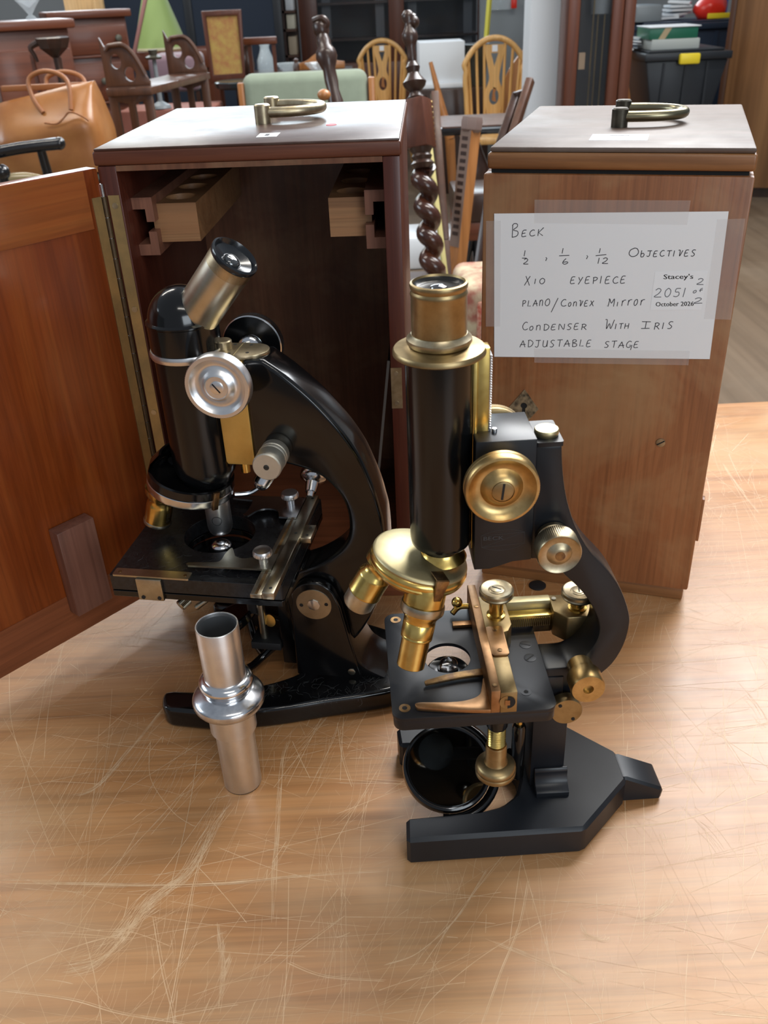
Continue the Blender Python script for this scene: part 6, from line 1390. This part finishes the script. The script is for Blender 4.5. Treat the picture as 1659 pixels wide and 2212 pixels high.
vase('brown_jug', 'small dark brown jug left of the glass vase', 'jug', 536, [(0, 0), (0.03, 0), (0.04, 0.05), (0.034, 0.09), (0.026, 0.12), (0.032, 0.15), (0.028, 0.15), (0.02, 0.12), (0, 0.1)], W['dark'])
vase('glass_bowl', 'low clear glass bowl on the dark sideboard', 'bowl', 622, [(0, 0), (0.03, 0), (0.075, 0.05), (0.07, 0.05), (0.02, 0.008), (0, 0.008)], W['film'])
vase('glass_bowl', 'clear glass bowl in front of the wooden gallery tray', 'bowl', 692, [(0, 0), (0.05, 0), (0.095, 0.045), (0.09, 0.045), (0.04, 0.008), (0, 0.008)], W['film'])
vase('wooden_skittle', 'small brown wooden skittle beside the glass bowls', 'skittle', 640, [(0, 0), (0.018, 0), (0.02, 0.03), (0.011, 0.05), (0.015, 0.065), (0, 0.075)], W['brown'])
a = span(632, 745, 126, 160, Y + 0.3)
b = BM(); prism(b, smooth2([(a[0], zt + 0.03), (a[0] + 0.08, zt + 0.045), ((a[0] + a[1]) / 2, zt + 0.085), (a[1] - 0.08, zt + 0.05), (a[1], zt + 0.035)], 5) + [(a[1], zt), (a[0], zt)], Y + 0.3, Y + 0.32); solo('gallery_tray', b, W['orange'], 'wooden gallery tray with a peaked back behind the glass bowls', 'tray', ((a[0] + a[1]) / 2, Y + 0.31, zt), 0.002)

# ---- navy partition, fire screen, lampshade
Y = 7.6
x0, x1, z0, z1 = span(222, 612, 0, 215, Y)
nv_ = bthing('navy_partition', 'tall dark navy partition screen across the back left', 'screen', ((x0 + x1) / 2, Y, FZ))
for q in range(2):
    a_, b__ = x0 + (x1 - x0) * q / 2, x0 + (x1 - x0) * (q + 1) / 2
    b = BM(); box(b, a_ + 0.03, b__ - 0.03, Y, Y + 0.03, FZ + 0.02, 1.3); wobj('cloth_panel', b, W['navy'], nv_, 0.003)
for xx in (x0, (x0 + x1) / 2 - 0.03, x1 - 0.05):
    b = BM(); box(b, xx, xx + 0.06, Y - 0.01, Y + 0.05, FZ, 1.32); wobj('frame_post', b, W['tote'], nv_, 0.003)
Y = 5.3
fs = bthing('fire_screen', 'mahogany framed fire screen with gold tapestry panel', 'fire screen', (at(482, 120, Y).x, Y, FZ))
F0, F1, F2, F3 = at(434, 24, Y), at(520, 20, Y), at(530, 178, Y), at(456, 182, Y)
I0, I1, I2, I3 = at(445, 36, Y), at(512, 33, Y), at(524, 158, Y), at(462, 162, Y)
b = holed(BM(), [(v.x, v.z) for v in (F0, F1, F2, F3)], [[(v.x, v.z) for v in (I0, I1, I2, I3)]], Y, Y + 0.03, 'xz'); wobj('screen_frame', b, W['redz'], fs, 0.003)
b = BM(); prism(b, [(v.x, v.z) for v in (I0, I1, I2, I3)], Y + 0.010, Y + 0.018); wobj('tapestry', b, W['tapestry'], fs)
for xx in (F3.x + 0.01, F2.x - 0.04):
    b = BM(); box(b, xx, xx + 0.03, Y, Y + 0.03, FZ + 0.03, F2.z + 0.01); box(b, xx, xx + 0.03, Y - 0.12, Y + 0.15, FZ, FZ + 0.03); wobj('foot', b, W['redz'], fs)
A, B_ = at(526, 90, 5.45), at(598, 92, 5.45)
cr = bthing('towel_rail', 'red brown rail on posts right of the fire screen', 'rail', ((A.x + B_.x) / 2, 5.45, FZ))
b = BM(); box(b, A.x, B_.x, 5.44, 5.48, A.z - 0.018, A.z + 0.018); wobj('top_rail', b, W['red'], cr, 0.006)
for xx in (A.x + 0.02, B_.x - 0.03):
    b = BM(); box(b, xx, xx + 0.02, 5.45, 5.47, FZ, A.z - 0.01); wobj('rail_post', b, W['redz'], cr)
c = at(500, 178, 4.95)
rt = bthing('round_table', 'round black table with bluish edge left of the green armchair', 'table', (c.x, 4.95, FZ))
b = BM(); lathe(b, [(0, c.z - 0.03), (0.10, c.z - 0.03), (0.115, c.z - 0.02), (0.12, c.z), (0.112, c.z + 0.005), (0.10, c.z), (0, c.z)], 40, Matrix.Translation((c.x + 0.03, 4.98, 0))); wobj('table_top', b, plain('blue_black_lacquer', (0.02, 0.03, 0.035), 0.2), rt)
b = BM(); cyl(b, 0.016, FZ + 0.02, c.z - 0.03, 14, Matrix.Translation((c.x + 0.03, 4.98, 0))); cyl(b, 0.09, FZ, FZ + 0.02, 24, Matrix.Translation((c.x + 0.03, 4.98, 0))); wobj('pedestal', b, W['black'], rt)
Y = 6.3
p0, p1 = at(352, -8, Y), at(350, 112, Y)
tb_ = span(268, 470, 108, 200, Y - 0.1)
tbl = bthing('low_table', 'red brown table carrying the green lampshade', 'table', ((tb_[0] + tb_[1]) / 2, Y, FZ))
b = BM(); box(b, tb_[0], tb_[1], Y - 0.22, Y + 0.25, tb_[3] - 0.10, tb_[3]); wobj('table_top', b, W['red'], tbl, 0.005)
for xx in (tb_[0] + 0.02, tb_[1] - 0.06):
    for yy in (Y - 0.2, Y + 0.19):
        b = BM(); box(b, xx, xx + 0.04, yy, yy + 0.04, FZ, tb_[3] - 0.09); wobj('leg', b, W['redz'], tbl)
gl = bthing('lampshade', 'tall conical green lampshade before the navy partition', 'lampshade', (p1.x, Y, tb_[3]))
b = BM(); lathe(b, [(0.165, tb_[3]), (0.169, tb_[3] + 0.005), (0.066, p0.z + 0.02), (0.050, p0.z + 0.03), (0.046, p0.z + 0.02), (0.159, tb_[3] + 0.01), (0.165, tb_[3])], 40, Matrix.Translation((p1.x, Y, 0))); wobj('shade', b, W['lime'], gl)
b = BM(); lathe(b, [(0.1685, tb_[3] - 0.0), (0.1725, tb_[3] + 0.004), (0.1715, tb_[3] + 0.016), (0.167, tb_[3] + 0.014)], 40, Matrix.Translation((p1.x, Y, 0))); wobj('shade_trim', b, plain('cream_trim', (0.6, 0.6, 0.4), 0.6), gl)
A, B_ = at(318, -20, 6.05), at(290, 112, 6.05)
b = BM(); bar(b, A, (B_.x, B_.y, tb_[3]), 0.03, 0.02); solo('pink_board', b, plain('dusty_pink_board', (0.34, 0.16, 0.14), 0.6), 'narrow pinkish board leaning at the left of the lampshade', 'board', (B_.x, B_.y, tb_[3]), 0.002)

# ---- fretwork bench
fb = bthing('fretwork_bench', 'brown bench with arched fretwork ends and a plank seat', 'bench', (at(330, 200, 3.9).x, 3.9, FZ))
def fret_end(px0, px1, pytop, pyseat, Y):
    x0, x1, z0, z1 = span(px0, px1, pytop, pyseat, Y); w = x1 - x0; h = z1 - z0
    top = [(x0, z0), (x0, z1 + h * 0.22), (x0 + w * 0.12, z1 - h * 0.1)] + [(x0 + w * (0.12 + 0.88 * u), z1 - h * 0.02 + h * 0.05 * math.sin(math.pi * u) - h * 0.98 * max(0, (u - 0.35) / 0.65) ** 2.2) for u in [i / 12 for i in range(1, 12)]] + [(x1, z0 + h * 0.1), (x1, z0)]
    holes = [circ(x0 + w * 0.30, z0 + h * 0.62, w * 0.12, 16, h * 0.18), circ(x0 + w * 0.58, z0 + h * 0.30, w * 0.13, 16, h * 0.18)]
    b = holed(BM(), top, holes, Y, Y + 0.022, 'xz'); wobj('fret_end', b, W['brown'], fb, 0.002)
    b = BM(); tube(b, smooth2([(x, Y - 0.004, z) for x, z in top[2:-2]], 2), 0.008, 8); wobj('arch_bead', b, W['brown'], fb)
    zl = FZ; lo_ = [(x0, zl), (x0, z0), (x1, z0), (x1, zl), (x1 - w * 0.16, zl), (x1 - w * 0.2, z0 - 0.05), (x1 - w * 0.42, z0 - 0.06), (x0 + w * 0.55, zl + 0.12), (x0 + w * 0.42, zl + 0.12), (x0 + w * 0.42, z0 - 0.06), (x0 + w * 0.2, z0 - 0.05), (x0 + w * 0.16, zl)]
    b = BM(); prism(b, lo_, Y, Y + 0.022); wobj('fret_leg', b, W['brown'], fb, 0.002)
    return x0, x1, z0
l0 = fret_end(222, 318, 98, 187, 3.6)
l1 = fret_end(358, 442, 80, 158, 4.25)
b = BM()
vv = [b.verts.new(q) for q in ((l0[0], 3.58, l0[2] - 0.004), (l0[1] + 0.005, 3.58, l0[2] - 0.004), (l1[1] + 0.005, 4.3, l1[2] - 0.004), (l1[0], 4.3, l1[2] - 0.004), (l0[0], 3.58, l0[2] - 0.03), (l0[1] + 0.005, 3.58, l0[2] - 0.03), (l1[1] + 0.005, 4.3, l1[2] - 0.03), (l1[0], 4.3, l1[2] - 0.03))]
for f in ((0, 1, 2, 3), (7, 6, 5, 4), (0, 4, 5, 1), (1, 5, 6, 2), (2, 6, 7, 3), (3, 7, 4, 0)): b.faces.new([vv[i] for i in f])
wobj('plank_seat', b, W['brown'], fb, 0.003)
Y = 5.3
a = span(322, 428, 118, 200, Y)
lv = bthing('lilac_stool', 'lilac velvet stool half hidden by the fretwork bench', 'stool', ((a[0] + a[1]) / 2, Y + 0.15, FZ))
b = BM(); box(b, a[0], a[1], Y, Y + 0.3, a[2], a[3]); wobj('stool_cover', b, W['lilac'], lv, 0.03, 3)
for xx in (a[0] + 0.01, a[1] - 0.03):
    b = BM(); box(b, xx, xx + 0.02, Y + 0.03, Y + 0.05, FZ, a[2]); box(b, xx, xx + 0.02, Y + 0.25, Y + 0.27, FZ, a[2]); wobj('leg', b, W['dark'], lv)
Y = 4.7
a = span(262, 470, 236, 330, Y)
b = BM(); box(b, a[0], a[1], Y, Y + 0.3, FZ, a[3]); solo('red_trunk', b, plain('faded_red_trunk', (0.24, 0.085, 0.06), 0.6, col2=(0.30, 0.12, 0.09), vscale=6), 'low faded red trunk on the floor beyond the fretwork bench', 'trunk', ((a[0] + a[1]) / 2, Y + 0.15, FZ), 0.01)
p = at(316, 118, 4.6)
cs_ = bthing('candlestick', 'slim metal candlestick between the arches of the bench', 'candlestick', (p.x, 4.7, at(400, 236, 4.7).z))
zb = at(337, 236, 4.7).z
b = BM(); lathe(b, [(0, zb), (0.05, zb), (0.045, zb + 0.012), (0.012, zb + 0.03), (0.010, p.z - 0.03), (0, p.z - 0.03)], 18, Matrix.Translation((p.x, 4.75, 0))); wobj('stem', b, W['grey'], cs_)
b = BM(); lathe(b, [(0, p.z - 0.03), (0.035, p.z - 0.028), (0.04, p.z - 0.018), (0.018, p.z - 0.01), (0.022, p.z + 0.012), (0, p.z + 0.012)], 18, Matrix.Translation((p.x, 4.75, 0))); wobj('drip_pan', b, W['olive'], cs_)

# ---- mahogany furniture at the far left
def chest(name, label, cat, o, yaw, w, d, ztop, rows, doors=False):
    t = thing(name, label, cat, (o.x, o.y, FZ), yaw)
    H_ = ztop - FZ
    b = BM(); box(b, 0, w, 0, d, 0.06, H_ - 0.035); obj('carcase', b, W['red'], t, 0.004)
    b = BM(); box(b, -0.03, w + 0.03, -0.035, d, H_ - 0.035, H_); obj('top_board', b, W['red'], t, 0.008)
    b = BM(); box(b, 0.01, w - 0.01, 0.01, d, 0, 0.06); obj('plinth', b, W['dark'], t)
    for (a_, b__, z0_, z1_, kn) in rows:
        b = BM(); box(b, w * a_ + 0.008, w * b__ - 0.008, -0.016, 0.0, H_ - z1_, H_ - z0_ - 0.01); dw = obj('door' if doors and z1_ - z0_ > 0.3 else 'drawer', b, W['red'], t, 0.004)
        b = BM(); box(b, w * a_, w * b__, -0.022, 0.0, H_ - z1_ - 0.014, H_ - z1_ - 0.002); obj('moulding', b, W['red'], t, 0.003)
        for q in kn:
            xx = w * (a_ + (b__ - a_) * q)
            m_ = axm((xx, -0.016, H_ - (z0_ + z1_) / 2), (0, -1, 0))
            b = BM(); lathe(b, [(0, 0), (0.016, 0), (0.012, 0.006), (0.008, 0.012), (0.016, 0.024), (0, 0.028)], 14, m_); obj('knob', b, W['olive'], dw)
    return t
oA = at(-130, 62, 4.15); oA.y = 4.15
zA = at(60, 43, 4.5).z
chest('bow_sideboard', 'red mahogany sideboard with cupboard doors at the left edge', 'sideboard', oA, R(24), 0.50, 0.45, zA, [(0, 0.33, 0.10, 0.50, (0.9,)), (0.33, 0.66, 0.10, 0.50, ()), (0.66, 1.0, 0.10, 0.50, ()), (0, 1.0, 0.53, 0.85, (0.2, 0.8))], True)
oB = at(112, 36, 5.15); oB.y = 5.15
zB = at(150, 24, 5.3).z
chest('chest_of_drawers', 'red mahogany chest of drawers behind the sideboard', 'chest', oB, R(22), 0.36, 0.4, zB, [(0, 1, 0.06, 0.20, (0.1, 0.85)), (0, 1, 0.23, 0.42, (0.55,)), (0, 1, 0.46, 0.70, (0.15, 0.62))])
p = at(58, 34, 4.40)
b = BM(); lathe(b, [(0, zA), (0.02, zA), (0.022, zA + 0.01), (0.008, zA + 0.02), (0.03, zA + 0.05), (0.06, zA + 0.085), (0.055, zA + 0.085), (0.0, zA + 0.045)], 4, Matrix.Translation((p.x, 4.45, 0)) @ Matrix.Rotation(R(30), 4, 'Z')); solo('glass_dish', b, W['film'], 'square clear glass dish standing on the sideboard', 'dish', (p.x, 4.45, zA), sharp=20)
A, B_ = at(206, -10, 5.98), at(222, 150, 5.97); E_ = Vector((B_.x + 0.08, 5.95, FZ))
b = BM(); bar(b, A, E_, 0.05, 0.02); solo('pine_board', b, W['pale'], 'pale pine board leaning beside the chest of drawers', 'board', tuple(E_), 0.003)
a = span(120, 205, -20, 22, 5.9)
b = BM(); box(b, a[0], a[1], 6.05, 6.1, FZ, a[3]); solo('plywood_sheet', b, W['pale'], 'flat pine sheet standing behind the chest of drawers', 'sheet', ((a[0] + a[1]) / 2, 6.07, FZ), 0.003)
# carved stand
Y = 3.95
p, q = at(112, 82, Y), at(124, 175, Y)
cs2 = bthing('carved_stand', 'dark carved pedestal stand before the red sideboard', 'stand', (p.x, Y, FZ))
b = BM(); lathe(b, [(0, p.z - 0.07), (0.012, p.z - 0.07), (0.03, p.z - 0.055), (0.055, p.z - 0.035), (0.066, p.z - 0.01), (0.068, p.z), (0.060, p.z + 0.004), (0.058, p.z - 0.006), (0, p.z - 0.012)], 8, Matrix.Translation((p.x, Y, 0))); wobj('carved_dish', b, W['dark'], cs2, sharp=20)
b = BM(); tube(b, smooth2([(p.x - 0.06, Y - 0.01, p.z - 0.015), (p.x - 0.085, Y - 0.02, p.z - 0.03), (p.x - 0.075, Y - 0.02, p.z - 0.055), (p.x - 0.068, Y - 0.02, p.z - 0.08)], 4), [0.012 - 0.0005 * i for i in range(13)], 8); wobj('carved_head', b, W['dark'], cs2)
b = BM(); lathe(b, [(0, FZ + 0.1), (0.03, FZ + 0.1), (0.022, p.z - 0.3), (0.014, p.z - 0.15), (0.016, p.z - 0.068), (0, p.z - 0.068)], 14, Matrix.Translation((p.x + 0.005, Y, 0))); wobj('stem', b, W['dark'], cs2)
for a in (30, 150, 270):
    b = BM(); tube(b, smooth2([(p.x, Y, FZ + 0.14), (p.x + 0.1 * math.cos(R(a)), Y + 0.1 * math.sin(R(a)), FZ + 0.10), (p.x + 0.18 * math.cos(R(a)), Y + 0.18 * math.sin(R(a)), FZ + 0.016)], 4), 0.016, 8); wobj('leg', b, W['dark'], cs2)

# ---- black armchair with the leather bag on its seat
Y = 2.75
zs = at(100, 372, 3.2).z
bc = bthing('black_armchair', 'black lacquered armchair with the tan bag on its seat', 'armchair', (at(40, 380, 3.1).x, 3.1, FZ))
A, B_ = at(-40, 336, Y), at(128, 310, Y + 0.06)
b = BM(); tube(b, smooth2([tuple(A), tuple((A + B_) / 2 + Vector((0, 0, 0.004))), tuple(B_)], 4), 0.017, 14); ball(b, B_, 0.018, 14); wobj('arm_rest', b, W['black'], bc)
C_ = at(88, 322, Y + 0.05); D_ = at(112, 400, Y + 0.07)
b = BM(); leg_tube(b, C_, (D_.x, D_.y, zs - 0.01), 0.013, 0.016); wobj('arm_post', b, W['black'], bc)
bx0, bx1 = at(-140, 360, 3.2).x, at(220, 360, 3.2).x
b = BM(); box(b, bx0, bx1, 2.75, 3.5, zs - 0.035, zs - 0.003); wobj('seat', b, W['black'], bc, 0.008)
for xx in (bx0 + 0.02, bx1 - 0.05):
    for yy in (2.78, 3.44):
        b = BM(); box(b, xx, xx + 0.03, yy, yy + 0.03, FZ, zs - 0.03); wobj('leg', b, W['black'], bc, 0.003)
p = at(5, 372, Y - 0.02); b = BM(); ball(b, p, 0.022, 16); leg_tube(b, p, (p.x, p.y, zs - 0.01), 0.012, 0.014); wobj('arm_knob', b, W['black'], bc)
p, q = at(20, 352, 2.9), at(92, 374, 2.9)
b = BM()
dirv = (q - p).normalized(); Ls = (q - p).length * 1.35
p = Vector((p.x - 0.03, 2.9, zs + 0.026))
lathe(b, [(0, 0), (0.016, 0.004), (0.024, Ls * 0.25), (0.025, Ls * 0.5), (0.018, Ls * 0.8), (0.008, Ls), (0, Ls + 0.004)], 20, axm(p, (1, 0.06, -0.03))); solo('wooden_club', b, plain('olive_turned_wood', (0.20, 0.15, 0.07), 0.25, coat=0.3), 'turned olive wooden club lying on the black armchair', 'club', tuple(p - Vector((0, 0, 0.024))))
# bag: rounded body, folded top with brass-less opening, two handles, wavy seam
Y = 3.15
x0, x1, z0, z1 = span(-30, 214, 205, 372, Y)
z0 = zs
bag = bthing('leather_bag', 'tan leather holdall with two carrying handles at the left', 'bag', ((x0 + x1) / 2, Y + 0.12, z0))
w, h = x1 - x0, z1 - z0
b = BM(); nU, nV = 22, 14; rows = []
for j in range(nV + 1):
    v = j / nV; ring = []
    dep = 0.13 * (1 - 0.80 * max(0, (v - 0.5) / 0.5) ** 1.5) + 0.005
    ww = w / 2 * (1.0 - 0.10 * max(0, v - 0.45) / 0.55 + 0.02 * math.sin(v * 6))
    for i in range(nU):
        a = 2 * math.pi * i / nU
        ca, sa = math.cos(a), math.sin(a)
        ex_ = 0.38
        X = (abs(ca) ** ex_) * (1 if ca > 0 else -1) * ww; Yy = (abs(sa) ** ex_) * (1 if sa > 0 else -1) * dep
        sag = 0.03 * (X / (w / 2)) ** 1 * v + 0.012 * mnoise.noise(Vector((X * 9, Yy * 9, v * 3)))
        ring.append(b.verts.new(((x0 + x1) / 2 + X, Y + 0.13 + Yy + 0.006 * mnoise.noise(Vector((X * 14, v * 4, 1))), z0 + h * v + sag * (1 if v > 0.15 else 0))))
    rows.append(ring)
for r0, r1 in zip(rows, rows[1:]):
    for i in range(nU): b.faces.new((r0[i], r0[(i + 1) % nU], r1[(i + 1) % nU], r1[i]))
b.faces.new(rows[0][::-1]); b.faces.new(rows[-1]); bg = wobj('bag_body', b, W['leather'], bag, sharp=70)
b = BM(); box(b, x0 + w * 0.1, x1 - w * 0.08, Y + 0.122, Y + 0.128, z1 + 0.005, z1 + 0.022); box(b, x0 + w * 0.1, x1 - w * 0.08, Y + 0.138, Y + 0.144, z1 + 0.003, z1 + 0.022); wobj('top_flaps', b, W['leather_dk'], bag, 0.002)
for yy, lift_, sh in ((Y + 0.07, 0.055, 0.0), (Y + 0.19, 0.045, 0.02)):
    hx0, hx1 = at(88, 250, Y).x + sh, at(150, 245, Y).x + sh
    pts = smooth2([(hx0, yy - 0.04, z1 - 0.055), (hx0 - 0.03, yy - 0.02, z1 - 0.01), (hx0 - 0.035, yy, z1 + lift_ * 0.8), ((hx0 + hx1) / 2 - 0.02, yy, z1 + lift_ * 1.15), (hx1 - 0.005, yy - 0.01, z1 + lift_ * 0.6), (hx1, yy - 0.045, z1 - 0.05)], 6)
    b = BM(); tube(b, pts, 0.0075, 10); wobj('handle', b, W['leather_dk'], bag)
b = BM(); tube(b, smooth2([(x1 - w * 0.46, Y - 0.002, z0 + h * 0.66), (x1 - w * 0.36, Y - 0.003, z0 + h * 0.64), (x1 - w * 0.29, Y - 0.003, z0 + h * 0.70), (x1 - w * 0.22, Y - 0.002, z0 + h * 0.78), (x1 - w * 0.12, Y - 0.001, z0 + h * 0.72), (x1 - w * 0.07, Y + 0.0, z0 + h * 0.66)], 5), 0.003, 8); wobj('wavy_seam', b, W['leather_dk'], bag)
